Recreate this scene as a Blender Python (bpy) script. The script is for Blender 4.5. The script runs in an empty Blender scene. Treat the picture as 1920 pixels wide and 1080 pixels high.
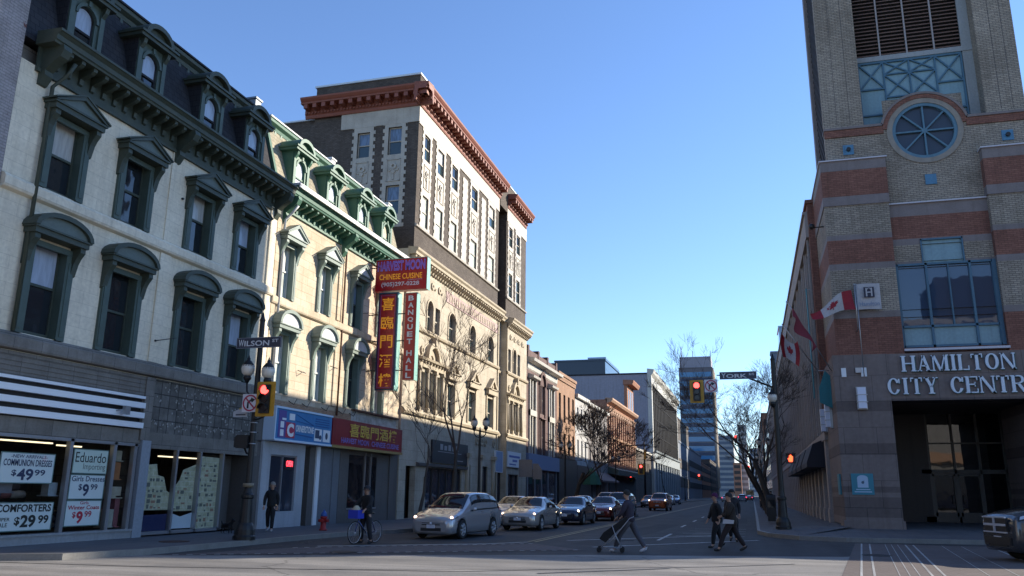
import bpy, bmesh, math, random
from mathutils import Vector, Matrix
S = bpy.context.scene
COL = S.collection
R = math.radians
# ------------------------------------------------------------------ camera
def make_camera():
    p, r, y = R(14.0), R(0.66), R(-16.1)
    fw = Vector((math.sin(y)*math.cos(p), math.cos(y)*math.cos(p), math.sin(p)))
    rt = Vector((math.cos(y), -math.sin(y), 0)); up = rt.cross(fw)
    rt2 = math.cos(r)*rt + math.sin(r)*up; up2 = -math.sin(r)*rt + math.cos(r)*up
    c = bpy.data.cameras.new('camera'); o = bpy.data.objects.new('camera', c); COL.objects.link(o)
    c.sensor_width = 36; c.lens = 1533/1920*36; c.clip_start = .1; c.clip_end = 9000
    m = Matrix((rt2, up2, -fw)).transposed().to_4x4(); m.translation = (0, 0, 1.65)
    o.matrix_world = m; S.camera = o
make_camera()
SUN_AZ, SUN_EL = R(53), R(22)
W = bpy.data.worlds.new('World'); S.world = W; W.use_nodes = True
_nt = W.node_tree; _sk = _nt.nodes.new('ShaderNodeTexSky'); _sk.sky_type = 'NISHITA'; _sk.sun_disc = False
_sk.sun_elevation = SUN_EL; _sk.sun_rotation = SUN_AZ; _sk.air_density = 1.0; _sk.dust_density = 0.; _sk.ozone_density = 3.6
_ti = _nt.nodes.new('ShaderNodeMix'); _ti.data_type = 'RGBA'; _ti.blend_type = 'MULTIPLY'; _ti.inputs[0].default_value = 1; _ti.inputs[7].default_value = (.87, .905, 1.03, 1)   # the camera's white balance
_nt.links.new(_sk.outputs[0], _ti.inputs[6]); _nt.links.new(_ti.outputs[2], _nt.nodes['Background'].inputs[0]); _nt.nodes['Background'].inputs[1].default_value = SKY_STRENGTH = .14
_l = bpy.data.lights.new('sun', 'SUN'); _l.energy = 5.0; _l.angle = R(.5); _l.color = (1, .90, .74)
_lo = bpy.data.objects.new('sun', _l); COL.objects.link(_lo)
_d = Vector((math.sin(SUN_AZ)*math.cos(SUN_EL), math.cos(SUN_AZ)*math.cos(SUN_EL), math.sin(SUN_EL)))
_lo.rotation_euler = _d.to_track_quat('Z', 'Y').to_euler(); _lo.location = (60, 60, 60)
S.view_settings.view_transform = 'Standard'; S.view_settings.look = 'None'; S.view_settings.gamma = 1
S.view_settings.use_curve_mapping = False
S.view_settings.exposure = 0.90
S.cycles.max_bounces = 6; S.cycles.transparent_max_bounces = 12; S.cycles.diffuse_bounces = 3; S.cycles.glossy_bounces = 3
rnd = random.Random(7)
# ------------------------------------------------------------------ materials
_M = {}
KA = .78      # one scale for the reflectance of weathered masonry and paint
def _base(name, rough=.7, metal=0., spec=.5):
    m = bpy.data.materials.new(name); m.use_nodes = True; nt = m.node_tree; b = nt.nodes['Principled BSDF']
    b.inputs['Roughness'].default_value = rough; b.inputs['Metallic'].default_value = metal
    b.inputs['Specular IOR Level'].default_value = spec
    return m, nt, b
def N(nt, t, **k):
    n = nt.nodes.new(t)
    for a, v in k.items():
        if a.startswith('i_'):
            key = a[2:]; key = int(key) if key.isdigit() else key.replace('_', ' ')
            n.inputs[key].default_value = v
        else: setattr(n, a, v)
    return n
def coords(nt, world=True):
    """a vector whose x runs along a wall and y runs up it, whichever way the wall faces"""
    if not world:
        return N(nt, 'ShaderNodeTexCoord').outputs['Object']
    g = N(nt, 'ShaderNodeNewGeometry'); sn = N(nt, 'ShaderNodeSeparateXYZ'); sp = N(nt, 'ShaderNodeSeparateXYZ')
    nt.links.new(g.outputs['True Normal'], sn.inputs[0]); nt.links.new(g.outputs['Position'], sp.inputs[0])
    ab = N(nt, 'ShaderNodeMath', operation='ABSOLUTE'); nt.links.new(sn.outputs[0], ab.inputs[0])
    gt = N(nt, 'ShaderNodeMath', operation='GREATER_THAN', i_1=.6); nt.links.new(ab.outputs[0], gt.inputs[0])
    mx = N(nt, 'ShaderNodeMix', data_type='FLOAT'); nt.links.new(gt.outputs[0], mx.inputs[0])
    nt.links.new(sp.outputs[0], mx.inputs[2]); nt.links.new(sp.outputs[1], mx.inputs[3])
    cb = N(nt, 'ShaderNodeCombineXYZ'); nt.links.new(mx.outputs[0], cb.inputs[0]); nt.links.new(sp.outputs[2], cb.inputs[1])
    return cb.outputs[0]
def stain(nt, vec, colsock, b, amt=.3, scale=.6, dark=(.5, .47, .43), streak=.28):
    """weather a colour with two noises, one broad, one fine"""
    n = N(nt, 'ShaderNodeTexNoise', i_Scale=scale, i_Detail=8, i_Roughness=.65); nt.links.new(vec, n.inputs['Vector'])
    r = N(nt, 'ShaderNodeMapRange', i_1=.35, i_2=.72, i_3=0., i_4=amt); nt.links.new(n.outputs[0], r.inputs[0])
    mx = N(nt, 'ShaderNodeMix', data_type='RGBA', blend_type='MULTIPLY'); mx.inputs[7].default_value = (*dark, 1)
    nt.links.new(r.outputs[0], mx.inputs[0]); nt.links.new(colsock, mx.inputs[6])
    n2 = N(nt, 'ShaderNodeTexNoise', i_Scale=scale*14, i_Detail=4); nt.links.new(vec, n2.inputs['Vector'])
    r2 = N(nt, 'ShaderNodeMapRange', i_1=.3, i_2=.7, i_3=.90, i_4=1.07); nt.links.new(n2.outputs[0], r2.inputs[0])
    m2 = N(nt, 'ShaderNodeMix', data_type='RGBA', blend_type='MULTIPLY', i_0=1.); nt.links.new(mx.outputs[2], m2.inputs[6]); nt.links.new(r2.outputs[0], m2.inputs[7])
    mp = N(nt, 'ShaderNodeMapping'); mp.inputs['Scale'].default_value = (2.6, .13, 2.6); nt.links.new(vec, mp.inputs[0])      # rain streaks run down the wall
    n3 = N(nt, 'ShaderNodeTexNoise', i_Scale=1.3, i_Detail=6, i_Roughness=.6); nt.links.new(mp.outputs[0], n3.inputs['Vector'])
    r3 = N(nt, 'ShaderNodeMapRange', i_1=.50, i_2=.74, i_3=0., i_4=streak); nt.links.new(n3.outputs[0], r3.inputs[0])
    m3 = N(nt, 'ShaderNodeMix', data_type='RGBA', blend_type='MULTIPLY'); m3.inputs[7].default_value = (.32, .29, .26, 1); nt.links.new(r3.outputs[0], m3.inputs[0]); nt.links.new(m2.outputs[2], m3.inputs[6])
    nt.links.new(m3.outputs[2], b.inputs['Base Color'])
    return n2
def paint(name, col, rough=.6, metal=0., amt=.25, scale=.8, spec=.5, bump=.15, world=True, dark=(.5, .47, .43), coat=0):
    if name in _M: return _M[name]
    m, nt, b = _base(name, rough, metal, spec)
    rgb = N(nt, 'ShaderNodeRGB'); rgb.outputs[0].default_value = (*[c*KA for c in col], 1)
    v = coords(nt, world) if world else coords(nt, False)
    n2 = stain(nt, v, rgb.outputs[0], b, amt, scale, dark)
    if bump:
        bp = N(nt, 'ShaderNodeBump', i_Strength=bump, i_Distance=.02); nt.links.new(n2.outputs[0], bp.inputs['Height']); nt.links.new(bp.outputs[0], b.inputs['Normal'])
    if coat: b.inputs['Coat Weight'].default_value = coat; b.inputs['Coat Roughness'].default_value = .05
    _M[name] = m; return m
def plain(name, col, rough=.5, metal=0., spec=.5, emit=0, ecol=None):
    if name in _M: return _M[name]
    m, nt, b = _base(name, rough, metal, spec); b.inputs['Base Color'].default_value = (*col, 1)
    if emit: b.inputs['Emission Color'].default_value = (*(ecol or col), 1); b.inputs['Emission Strength'].default_value = emit
    _M[name] = m; return m
def brick(name, c1, c2, mortar, w=.22, h=.075, ms=.012, amt=.35, scale=.5, bump=.4, off=.5, sq=1., dark=(.35, .33, .3), rough=.85, patch=None):
    if name in _M: return _M[name]
    m, nt, b = _base(name, rough, 0, .3); v = coords(nt)
    t = N(nt, 'ShaderNodeTexBrick', offset=off, squash=sq, i_Scale=1., i_Mortar_Size=ms, i_Brick_Width=w, i_Row_Height=h, i_Mortar_Smooth=.2, i_Bias=0.)
    t.inputs['Color1'].default_value = (*[c*KA for c in c1], 1); t.inputs['Color2'].default_value = (*[c*KA for c in c2], 1); t.inputs['Mortar'].default_value = (*[c*KA for c in mortar], 1)
    nt.links.new(v, t.inputs['Vector'])
    src = t.outputs['Color']
    if patch:   # worn patches where another colour shows through
        n = N(nt, 'ShaderNodeTexNoise', i_Scale=patch[1], i_Detail=9, i_Roughness=.75); nt.links.new(v, n.inputs['Vector'])
        rr = N(nt, 'ShaderNodeMapRange', i_1=patch[2], i_2=patch[2]+.04); nt.links.new(n.outputs[0], rr.inputs[0])
        mx = N(nt, 'ShaderNodeMix', data_type='RGBA'); nt.links.new(rr.outputs[0], mx.inputs[0]); nt.links.new(src, mx.inputs[6]); mx.inputs[7].default_value = (*patch[0], 1)
        src = mx.outputs[2]
    stain(nt, v, src, b, amt, scale, dark)
    if bump:
        bp = N(nt, 'ShaderNodeBump', i_Strength=bump, i_Distance=.012, invert=True); nt.links.new(t.outputs['Fac'], bp.inputs['Height']); nt.links.new(bp.outputs[0], b.inputs['Normal'])
    _M[name] = m; return m
def glass(name, col=(.015, .02, .025), rough=.04, curtain=None, wob=.6, alpha=None, spec=.6, con=.45):
    """window glass: glossy and slightly wavy, over a dark room, a pale blind or a painted sky reflection"""
    if name in _M: return _M[name]
    m, nt, b = _base(name, rough, 0, spec); v = coords(nt)
    b.inputs['IOR'].default_value = 1.52
    if curtain:
        wv = N(nt, 'ShaderNodeTexNoise', i_Scale=3.2, i_Detail=2); mp = N(nt, 'ShaderNodeMapping'); mp.inputs['Scale'].default_value = (3.5, .5, 1)
        nt.links.new(v, mp.inputs[0]); nt.links.new(mp.outputs[0], wv.inputs['Vector'])
        cr = N(nt, 'ShaderNodeValToRGB'); cr.color_ramp.elements[0].color = (*[c*con for c in curtain], 1); cr.color_ramp.elements[1].color = (*curtain, 1)
        cr.color_ramp.elements[0].position = .35; cr.color_ramp.elements[1].position = .6
        nt.links.new(wv.outputs[0], cr.inputs[0]); nt.links.new(cr.outputs[0], b.inputs['Base Color'])
        b.inputs['Coat Weight'].default_value = .6; b.inputs['Coat Roughness'].default_value = .03; b.inputs['Roughness'].default_value = .5
    else:
        b.inputs['Base Color'].default_value = (*col, 1)
    n = N(nt, 'ShaderNodeTexNoise', i_Scale=1.7, i_Detail=1); nt.links.new(v, n.inputs['Vector'])
    bp = N(nt, 'ShaderNodeBump', i_Strength=wob*.12, i_Distance=.05); nt.links.new(n.outputs[0], bp.inputs['Height'])
    nt.links.new(bp.outputs[0], b.inputs['Normal'])
    if curtain: nt.links.new(bp.outputs[0], b.inputs['Coat Normal'])
    if alpha is not None: b.inputs['Alpha'].default_value = alpha
    _M[name] = m; return m
def clear_glass(name='shop_glass', tint=(.75, .8, .8), refl=1.):
    if name in _M: return _M[name]
    m = bpy.data.materials.new(name); m.use_nodes = True; nt = m.node_tree; nt.nodes.clear()
    o = N(nt, 'ShaderNodeOutputMaterial'); t = N(nt, 'ShaderNodeBsdfTransparent'); t.inputs[0].default_value = (*tint, 1)
    g = N(nt, 'ShaderNodeBsdfGlossy', i_Roughness=.03); f = N(nt, 'ShaderNodeFresnel', i_IOR=1.5); mx = N(nt, 'ShaderNodeMixShader')
    ml = N(nt, 'ShaderNodeMath', operation='MULTIPLY', i_1=refl); nt.links.new(f.outputs[0], ml.inputs[0])
    nt.links.new(ml.outputs[0], mx.inputs[0]); nt.links.new(t.outputs[0], mx.inputs[1]); nt.links.new(g.outputs[0], mx.inputs[2]); nt.links.new(mx.outputs[0], o.inputs[0])
    _M[name] = m; return m
# ------------------------------------------------------------------ frames: (u, v, w) on a wall to world
class Fr:
    def __init__(s, o, U, V, Wd): s.o, s.U, s.V, s.W = Vector(o), Vector(U), Vector(V), Vector(Wd)
    def __call__(s, u, v, w=0.): return s.o + s.U*u + s.V*v + s.W*w
XF, XM, YT = -18.5, 3.8, 40.0
FL = Fr((XF, 0, 0), (0, 1, 0), (0, 0, 1), (1, 0, 0))      # left street wall, u = Y
FT = Fr((0, YT, 0), (1, 0, 0), (0, 0, 1), (0, -1, 0))     # tower front, u = X
FM = Fr((XM, 0, 0), (0, 1, 0), (0, 0, 1), (-1, 0, 0))     # mall side wall, u = Y
WD = Fr((0, 0, 0), (1, 0, 0), (0, 1, 0), (0, 0, 1))       # plain world
def facing(y, x0=0): return Fr((x0, y, 0), (1, 0, 0), (0, 0, 1), (0, -1, 0))
class MB:
    def __init__(s): s.v = []; s.f = []; s.m = []; s.sm = []; s.cur = 0; s.smooth = False
    def face(s, pts):
        n = len(s.v); s.v += [tuple(p) for p in pts]; s.f.append(tuple(range(n, n+len(pts)))); s.m.append(s.cur); s.sm.append(s.smooth); return s
    def raw(s, vs, fs, smooth=None):
        n = len(s.v); s.v += [tuple(p) for p in vs]
        for f in fs: s.f.append(tuple(i+n for i in f)); s.m.append(s.cur); s.sm.append(s.smooth if smooth is None else smooth)
        return s
    def fbox(s, F, u0, u1, v0, v1, w0, w1):
        P = [F(u, v, w) for w in (w0, w1) for v in (v0, v1) for u in (u0, u1)]
        return s.raw(P, [(0, 2, 3, 1), (4, 5, 7, 6), (0, 1, 5, 4), (2, 6, 7, 3), (0, 4, 6, 2), (1, 3, 7, 5)], False)
    def box(s, x0, x1, y0, y1, z0, z1): return s.fbox(WD, x0, x1, y0, y1, z0, z1)
    def prism(s, F, pts, w0, w1):
        n = len(pts); P = [F(u, v, w0) for u, v in pts] + [F(u, v, w1) for u, v in pts]
        fs = [tuple(range(n))[::-1], tuple(range(n, 2*n))] + [(i, (i+1) % n, n+(i+1) % n, n+i) for i in range(n)]
        return s.raw(P, fs, False)
    def sweep(s, F, prof, u0, u1):
        """a moulding: profile of (w, v) points run along u"""
        n = len(prof); P = [F(u0, v, w) for w, v in prof] + [F(u1, v, w) for w, v in prof]
        return s.raw(P, [tuple(range(n)), tuple(range(n, 2*n))[::-1]] + [(i, n+i, n+(i+1) % n, (i+1) % n) for i in range(n)], False)
    def tube(s, path, rad, n=8, cap=True, smooth=True):
        path = [Vector(p) for p in path]; rad = rad if isinstance(rad, (list, tuple)) else [rad]*len(path)
        vs = []; up = Vector((0, 0, 1)); pa = None
        for i, p in enumerate(path):
            d = (path[min(i+1, len(path)-1)] - path[max(i-1, 0)]).normalized()
            if pa is None: a = d.cross(up) if abs(d.z) < .95 else d.cross(Vector((0, 1, 0)))
            else: a = pa - d*pa.dot(d)
            a.normalize(); b = d.cross(a); pa = a
            for k in range(n):
                t = 2*math.pi*k/n; vs.append(p + (a*math.cos(t)+b*math.sin(t))*rad[i])
        fs = [(i*n+k, i*n+(k+1) % n, (i+1)*n+(k+1) % n, (i+1)*n+k) for i in range(len(path)-1) for k in range(n)]
        s.raw(vs, fs, smooth)
        if cap:
            m = len(path)-1; s.raw(vs[:n], [tuple(range(n))[::-1]], False); s.raw(vs[m*n:], [tuple(range(n))], False)
        return s
    def lathe(s, c, prof, n=16, axis='Z', smooth=True, cap=True):
        c = Vector(c); vs = []
        for r, h in prof:
            for k in range(n):
                t = 2*math.pi*k/n; a, b = r*math.cos(t), r*math.sin(t)
                vs.append(c + Vector({'Z': (a, b, h), 'X': (h, a, b), 'Y': (a, h, b)}[axis]))
        s.raw(vs, [(i*n+k, i*n+(k+1) % n, (i+1)*n+(k+1) % n, (i+1)*n+k) for i in range(len(prof)-1) for k in range(n)], smooth)
        for i in (0, len(prof)-1) if cap else ():
            if prof[i][0] > 1e-4: s.raw(vs[i*n:(i+1)*n], [tuple(range(n))], False)
        return s
    def ball(s, c, r, n=12, sz=1.): return s.lathe(c, [(max(r*math.sin(math.pi*i/8), 1e-5), -r*sz*math.cos(math.pi*i/8)) for i in range(9)], n)
    def ring(s, F, cu, cv, r0, r1, w0, w1, a0=0., a1=360., n=32):
        full = abs(a1-a0-360) < 1e-3; k = n if full else n
        A = [R(a0+(a1-a0)*i/k) for i in range(k+1)]
        for i in range(k):
            c0, s0, c1, s1 = math.cos(A[i]), math.sin(A[i]), math.cos(A[i+1]), math.sin(A[i+1])
            q = [(cu+r0*c0, cv+r0*s0), (cu+r1*c0, cv+r1*s0), (cu+r1*c1, cv+r1*s1), (cu+r0*c1, cv+r0*s1)]
            P = [F(u, v, w) for w in (w0, w1) for u, v in q]
            fs = [(4, 5, 6, 7), (1, 2, 6, 5), (0, 4, 7, 3), (0, 3, 2, 1)]
            if not full and i == 0: fs.append((0, 1, 5, 4))
            if not full and i == k-1: fs.append((2, 3, 7, 6))
            s.raw(P, fs, False)
        return s
    def disc(s, F, cu, cv, r, w0, w1, n=24, sx=1.): return s.prism(F, [(cu+sx*r*math.cos(2*math.pi*i/n), cv+r*math.sin(2*math.pi*i/n)) for i in range(n)], w0, w1)
    def line(s, F, a, b, t, w0, w1):
        (x0, y0), (x1, y1) = a, b; L = math.hypot(x1-x0, y1-y0); nx, ny = -(y1-y0)/L*t/2, (x1-x0)/L*t/2
        return s.prism(F, [(x0+nx, y0+ny), (x1+nx, y1+ny), (x1-nx, y1-ny), (x0-nx, y0-ny)], w0, w1)
ORG = {}
def put(o, parent=None):
    COL.objects.link(o)
    if parent is not None: o.parent = parent
    return o
def thing(name, label, cat, loc, group=None, rotz=0):
    o = bpy.data.objects.new(name, None); o.empty_display_size = .3; put(o); o.location = loc; o.rotation_euler = (0, 0, rotz)
    tag(o, label, cat, group); ORG[o] = Vector(loc); return o
def tag(o, label=None, cat=None, group=None, kind=None):
    if label: o['label'] = label
    if cat: o['category'] = cat
    if group: o['group'] = group
    if kind: o['kind'] = kind
    return o
def obj(name, mb, mats, parent=None, world=True, label=None, recalc=True, merge=False):
    """one mesh object. world=True: the builder's points are world points (taken relative to the thing's base)"""
    vs = mb.v; org = Vector((0, 0, 0))
    if parent is not None: org = ORG.get(parent, Vector((0, 0, 0))) if world else Vector((0, 0, 0))
    elif world and vs:
        xs, ys, zs = zip(*vs); org = Vector(((min(xs)+max(xs))/2, (min(ys)+max(ys))/2, min(zs)))
    me = bpy.data.meshes.new(name); me.from_pydata([Vector(v)-org for v in vs], [], mb.f)
    for mt in (mats if isinstance(mats, (list, tuple)) else [mats]): me.materials.append(mt)
    me.polygons.foreach_set('material_index', mb.m); me.polygons.foreach_set('use_smooth', mb.sm)
    if recalc or merge:
        bm = bmesh.new(); bm.from_mesh(me)
        bmesh.ops.remove_doubles(bm, verts=bm.verts, dist=1e-4)
        bmesh.ops.recalc_face_normals(bm, faces=bm.faces); bm.to_mesh(me); bm.free()
    o = bpy.data.objects.new(name, me); put(o, parent)
    if parent is None: o.location = org
    ORG[o] = org
    if label: o['label'] = label
    return o
def struct(name, mb, mats, label=None, kind='structure'):
    o = obj(name, mb, mats); o['kind'] = kind
    if label: o['label'] = label
    return o
def copy_tree(o, parent=None):
    c = o.copy(); COL.objects.link(c)
    if parent is not None: c.parent = parent
    for ch in [k for k in S.objects if k.parent == o]: copy_tree(ch, c)
    return c
# ------------------------------------------------------------------ lettering
_T = {}
def text_geo(s, bold=0., shear=0., spacing=1.):
    k = (s, bold, shear, spacing)
    if k in _T: return _T[k]
    cu = bpy.data.curves.new('lettering', 'FONT'); cu.body = s; cu.size = 1; cu.offset = bold; cu.shear = shear; cu.resolution_u = 3; cu.space_character = spacing
    o = bpy.data.objects.new('lettering', cu); COL.objects.link(o)
    dg = bpy.context.evaluated_depsgraph_get(); dg.update(); me = bpy.data.meshes.new_from_object(o.evaluated_get(dg))
    v = [(p.co.x, p.co.y) for p in me.vertices]; f = [tuple(p.vertices) for p in me.polygons]
    bpy.data.objects.remove(o); bpy.data.curves.remove(cu); bpy.data.meshes.remove(me)
    xs = [a for a, b in v]; ys = [b for a, b in v]
    _T[k] = (v, f, min(xs), max(xs), min(ys), max(ys)); return _T[k]
def text(mb, F, s, u0, u1, v0, v1, w, bold=0., shear=0., spacing=1., th=0., keep=False):
    """letters fitted into a box on a wall; u grows to the reader's right when u1 > u0"""
    v, f, a, b, c, d = text_geo(s, bold, shear, spacing)
    su, sv = (u1-u0)/(b-a), (v1-v0)/(d-c)
    P = [F(u0+(x-a)*su, v0+(y-c)*sv, w) for x, y in v]; mb.raw(P, f, False)
    if th:
        Q = [F(u0+(x-a)*su, v0+(y-c)*sv, w-th) for x, y in v]
        ed = {}
        for fa in f:
            for i in range(len(fa)):
                e = (fa[i], fa[(i+1) % len(fa)])
                if (e[1], e[0]) in ed: del ed[(e[1], e[0])]
                else: ed[e] = 1
        n = len(P)
        mb.raw(P+Q, [(a_, b_, b_+n, a_+n) for a_, b_ in ed], False)
    return mb
# ------------------------------------------------------------------ walls with openings
def wall(mb, F, u0, u1, v0, v1, holes, depth=.2, w=0., arch=()):
    """sheet of wall with rectangular holes (a,b,c,d) whose reveals go `depth` back; arch holes get a round head"""
    us = sorted({u0, u1, *[h[0] for h in holes], *[h[1] for h in holes]}); vs = sorted({v0, v1, *[h[2] for h in holes], *[h[3] for h in holes]})
    us = [u for u in us if u0 <= u <= u1]; vs = [v for v in vs if v0 <= v <= v1]
    for i in range(len(us)-1):
        for j in range(len(vs)-1):
            cu, cv = (us[i]+us[i+1])/2, (vs[j]+vs[j+1])/2
            if any(h[0] < cu < h[1] and h[2] < cv < h[3] for h in holes): continue
            mb.face([F(us[i], vs[j], w), F(us[i+1], vs[j], w), F(us[i+1], vs[j+1], w), F(us[i], vs[j+1], w)])
    for a, b, c, d in holes:
        for q in (((a, c), (a, d)), ((b, c), (b, d)), ((a, c), (b, c)), ((a, d), (b, d))):
            (x0, y0), (x1, y1) = q
            mb.face([F(x0, y0, w), F(x1, y1, w), F(x1, y1, w-depth), F(x0, y0, w-depth)])
    for a, b, c, d in arch: arch_fill(mb, F, a, b, d, w-depth, w)
    return mb
def arch_fill(mb, F, a, b, top, w0, w1, rise=None, n=12):
    r = (b-a)/2; rise = rise or r; cu = (a+b)/2; cv = top-rise
    P = [(cu-r*math.cos(math.pi*i/n), cv+rise*math.sin(math.pi*i/n)) for i in range(n+1)]
    for i in range(n):
        (x0, y0), (x1, y1) = P[i], P[i+1]
        mb.face([F(x0, y0, w1), F(x1, y1, w1), F(x1, top, w1), F(x0, top, w1)])
        mb.face([F(x0, y0, w1), F(x1, y1, w1), F(x1, y1, w0), F(x0, y0, w0)])
sash_pool = []; sash_rng = random.Random(5)
def sash(root, F, a, b, c, d, w, fm, gm, fw=.06, name='window', mid=True, mun=0, arch=False, gm2=None, gmid=None, curtain_h=0):
    """a window: frame and meeting rail as the part, its pane the sub-part"""
    m = MB(); t = .05
    m.fbox(F, a, a+fw, c, d, w, w+t); m.fbox(F, b-fw, b, c, d, w, w+t); m.fbox(F, a+fw, b-fw, c, c+fw*1.3, w, w+t*1.1)
    if not arch: m.fbox(F, a+fw, b-fw, d-fw, d, w, w+t)
    else: m.ring(F, (a+b)/2, d-(b-a)/2, (b-a)/2-fw, (b-a)/2+.02, w, w+t, 0, 180, 12)
    mz = (c+d)/2 if not gmid else gmid
    if gm2 is not None and not arch and len(sash_pool) and gm2 in sash_pool[0]:
        gm2 = sash_rng.choice(sash_pool[0]); mz += sash_rng.choice((0, 0, 0, .12))

    if mid: m.fbox(F, a+fw, b-fw, mz-.035, mz+.035, w, w+t*1.3)
    for i in range(mun):
        u = a+(b-a)*(i+1)/(mun+1); m.fbox(F, u-.02, u+.02, c+fw, d-fw, w, w+t*.8)
    o = obj(name, m, fm, root)
    g = MB()
    g.face([F(a, c, w+.012), F(b, c, w+.012), F(b, mz, w+.012), F(a, mz, w+.012)])
    g.cur = 1 if gm2 else 0
    g.face([F(a, mz, w+.022), F(b, mz, w+.022), F(b, d, w+.022), F(a, d, w+.022)])
    obj('pane', g, [gm, gm2] if gm2 else gm, o, recalc=False)
    return o
# ================================================================== SETTING: ground, roads, pavements
asphalt = None
def make_asphalt(name, c, c2, tracks=(1.1, .05)):
    m, nt, b = _base(name, .78, 0, .35); v = N(nt, 'ShaderNodeNewGeometry').outputs['Position']
    n = N(nt, 'ShaderNodeTexNoise', i_Scale=.35, i_Detail=9, i_Roughness=.7); nt.links.new(v, n.inputs['Vector'])
    cr = N(nt, 'ShaderNodeValToRGB'); cr.color_ramp.elements[0].color = (*c, 1); cr.color_ramp.elements[1].color = (*c2, 1)
    cr.color_ramp.elements[0].position = .35; cr.color_ramp.elements[1].position = .68
    n2 = N(nt, 'ShaderNodeTexNoise', i_Scale=38, i_Detail=3); nt.links.new(v, n2.inputs['Vector'])
    r2 = N(nt, 'ShaderNodeMapRange', i_1=.3, i_2=.7, i_3=.75, i_4=1.25); nt.links.new(n2.outputs[0], r2.inputs[0])
    # tar-filled cracks
    vo = N(nt, 'ShaderNodeTexVoronoi', feature='DISTANCE_TO_EDGE', i_Scale=.16); nd = N(nt, 'ShaderNodeTexNoise', i_Scale=.8, i_Detail=4)
    ad = N(nt, 'ShaderNodeVectorMath', operation='ADD'); nt.links.new(v, ad.inputs[0]); nt.links.new(v, nd.inputs['Vector']); nt.links.new(nd.outputs['Color'], ad.inputs[1]); nt.links.new(ad.outputs[0], vo.inputs['Vector'])
    rc = N(nt, 'ShaderNodeMapRange', i_1=.002, i_2=.007, i_3=.62, i_4=1.); nt.links.new(vo.outputs['Distance'], rc.inputs[0])
    nt.links.new(n.outputs[0], cr.inputs[0])
    m1 = N(nt, 'ShaderNodeMix', data_type='RGBA', blend_type='MULTIPLY', i_0=1.); nt.links.new(cr.outputs[0], m1.inputs[6]); nt.links.new(r2.outputs[0], m1.inputs[7])
    m2 = N(nt, 'ShaderNodeMix', data_type='RGBA', blend_type='MULTIPLY', i_0=1.); nt.links.new(m1.outputs[2], m2.inputs[6]); nt.links.new(rc.outputs[0], m2.inputs[7])
    mt = N(nt, 'ShaderNodeMapping'); mt.inputs['Scale'].default_value = (*tracks, 1); nt.links.new(v, mt.inputs[0])
    n4 = N(nt, 'ShaderNodeTexNoise', i_Scale=1., i_Detail=5, i_Roughness=.6); nt.links.new(mt.outputs[0], n4.inputs['Vector'])
    r4 = N(nt, 'ShaderNodeMapRange', i_1=.32, i_2=.68, i_3=.72, i_4=1.25); nt.links.new(n4.outputs[0], r4.inputs[0])
    m4 = N(nt, 'ShaderNodeMix', data_type='RGBA', blend_type='MULTIPLY', i_0=1.); nt.links.new(m2.outputs[2], m4.inputs[6]); nt.links.new(r4.outputs[0], m4.inputs[7])
    nt.links.new(m4.outputs[2], b.inputs['Base Color'])
    bp = N(nt, 'ShaderNodeBump', i_Strength=.35, i_Distance=.01); nt.links.new(n2.outputs[0], bp.inputs['Height']); nt.links.new(bp.outputs[0], b.inputs['Normal'])
    _M[name] = m; return m
def ground_brick(name, c1, c2, mortar, w, h, ms, rot=0., amt=.3):
    m, nt, b = _base(name, .85, 0, .3); g = N(nt, 'ShaderNodeNewGeometry'); mp = N(nt, 'ShaderNodeMapping'); mp.inputs['Rotation'].default_value = (0, 0, rot)
    nt.links.new(g.outputs['Position'], mp.inputs[0])
    t = N(nt, 'ShaderNodeTexBrick', i_Scale=1., i_Mortar_Size=ms, i_Brick_Width=w, i_Row_Height=h)
    t.inputs['Color1'].default_value = (*c1, 1); t.inputs['Color2'].default_value = (*c2, 1); t.inputs['Mortar'].default_value = (*mortar, 1)
    nt.links.new(mp.outputs[0], t.inputs['Vector']); stain(nt, mp.outputs[0], t.outputs['Color'], b, amt, .5)
    bp = N(nt, 'ShaderNodeBump', i_Strength=.3, i_Distance=.01, invert=True); nt.links.new(t.outputs['Fac'], bp.inputs['Height']); nt.links.new(bp.outputs[0], b.inputs['Normal'])
    _M[name] = m; return m
M_asph = make_asphalt('asphalt', (.030, .029, .031), (.056, .053, .054))  # street asphalt darkened for the shade it lies in
M_asph2 = make_asphalt('sun_paled_asphalt', (.17, .165, .16), (.25, .235, .215), (.07, .9))  # sunlit road: the sun put into a paler asphalt
M_soil = paint('ground_soil', (.12, .115, .10), amt=.4)
M_walk = ground_brick('pavement_concrete', (.11, .11, .118), (.13, .13, .135), (.06, .06, .062), 1.6, 1.6, .012, 0, .35)
M_kerb = paint('kerb_concrete', (.28, .27, .25), amt=.5, scale=1.5)
M_cross = ground_brick('crossing_bricks', (.105, .08, .076), (.13, .102, .096), (.15, .14, .135), .24, .12, .012, R(38))
M_white = paint('road_white_paint', (.62, .62, .60), amt=.8, scale=3, dark=(.2, .2, .2))
M_yellow = paint('road_yellow_paint', (.45, .36, .14), amt=.8, scale=3, dark=(.25, .22, .2))
def sheet(name, pts, z, mat, label=None):
    m = MB(); m.face([(x, y, z if not callable(z) else z(x, y)) for x, y in pts]); return struct(name, m, mat, label)
sheet('ground', [(-4000, -300), (4000, -300), (4000, 6000), (-4000, 6000)], -.012, M_soil)
sheet('street_road', [(-15.0, 10), (14, -3), (14, 36), (.8, 38), (.8, 900), (-15.0, 900)], 0., M_asph)
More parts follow.
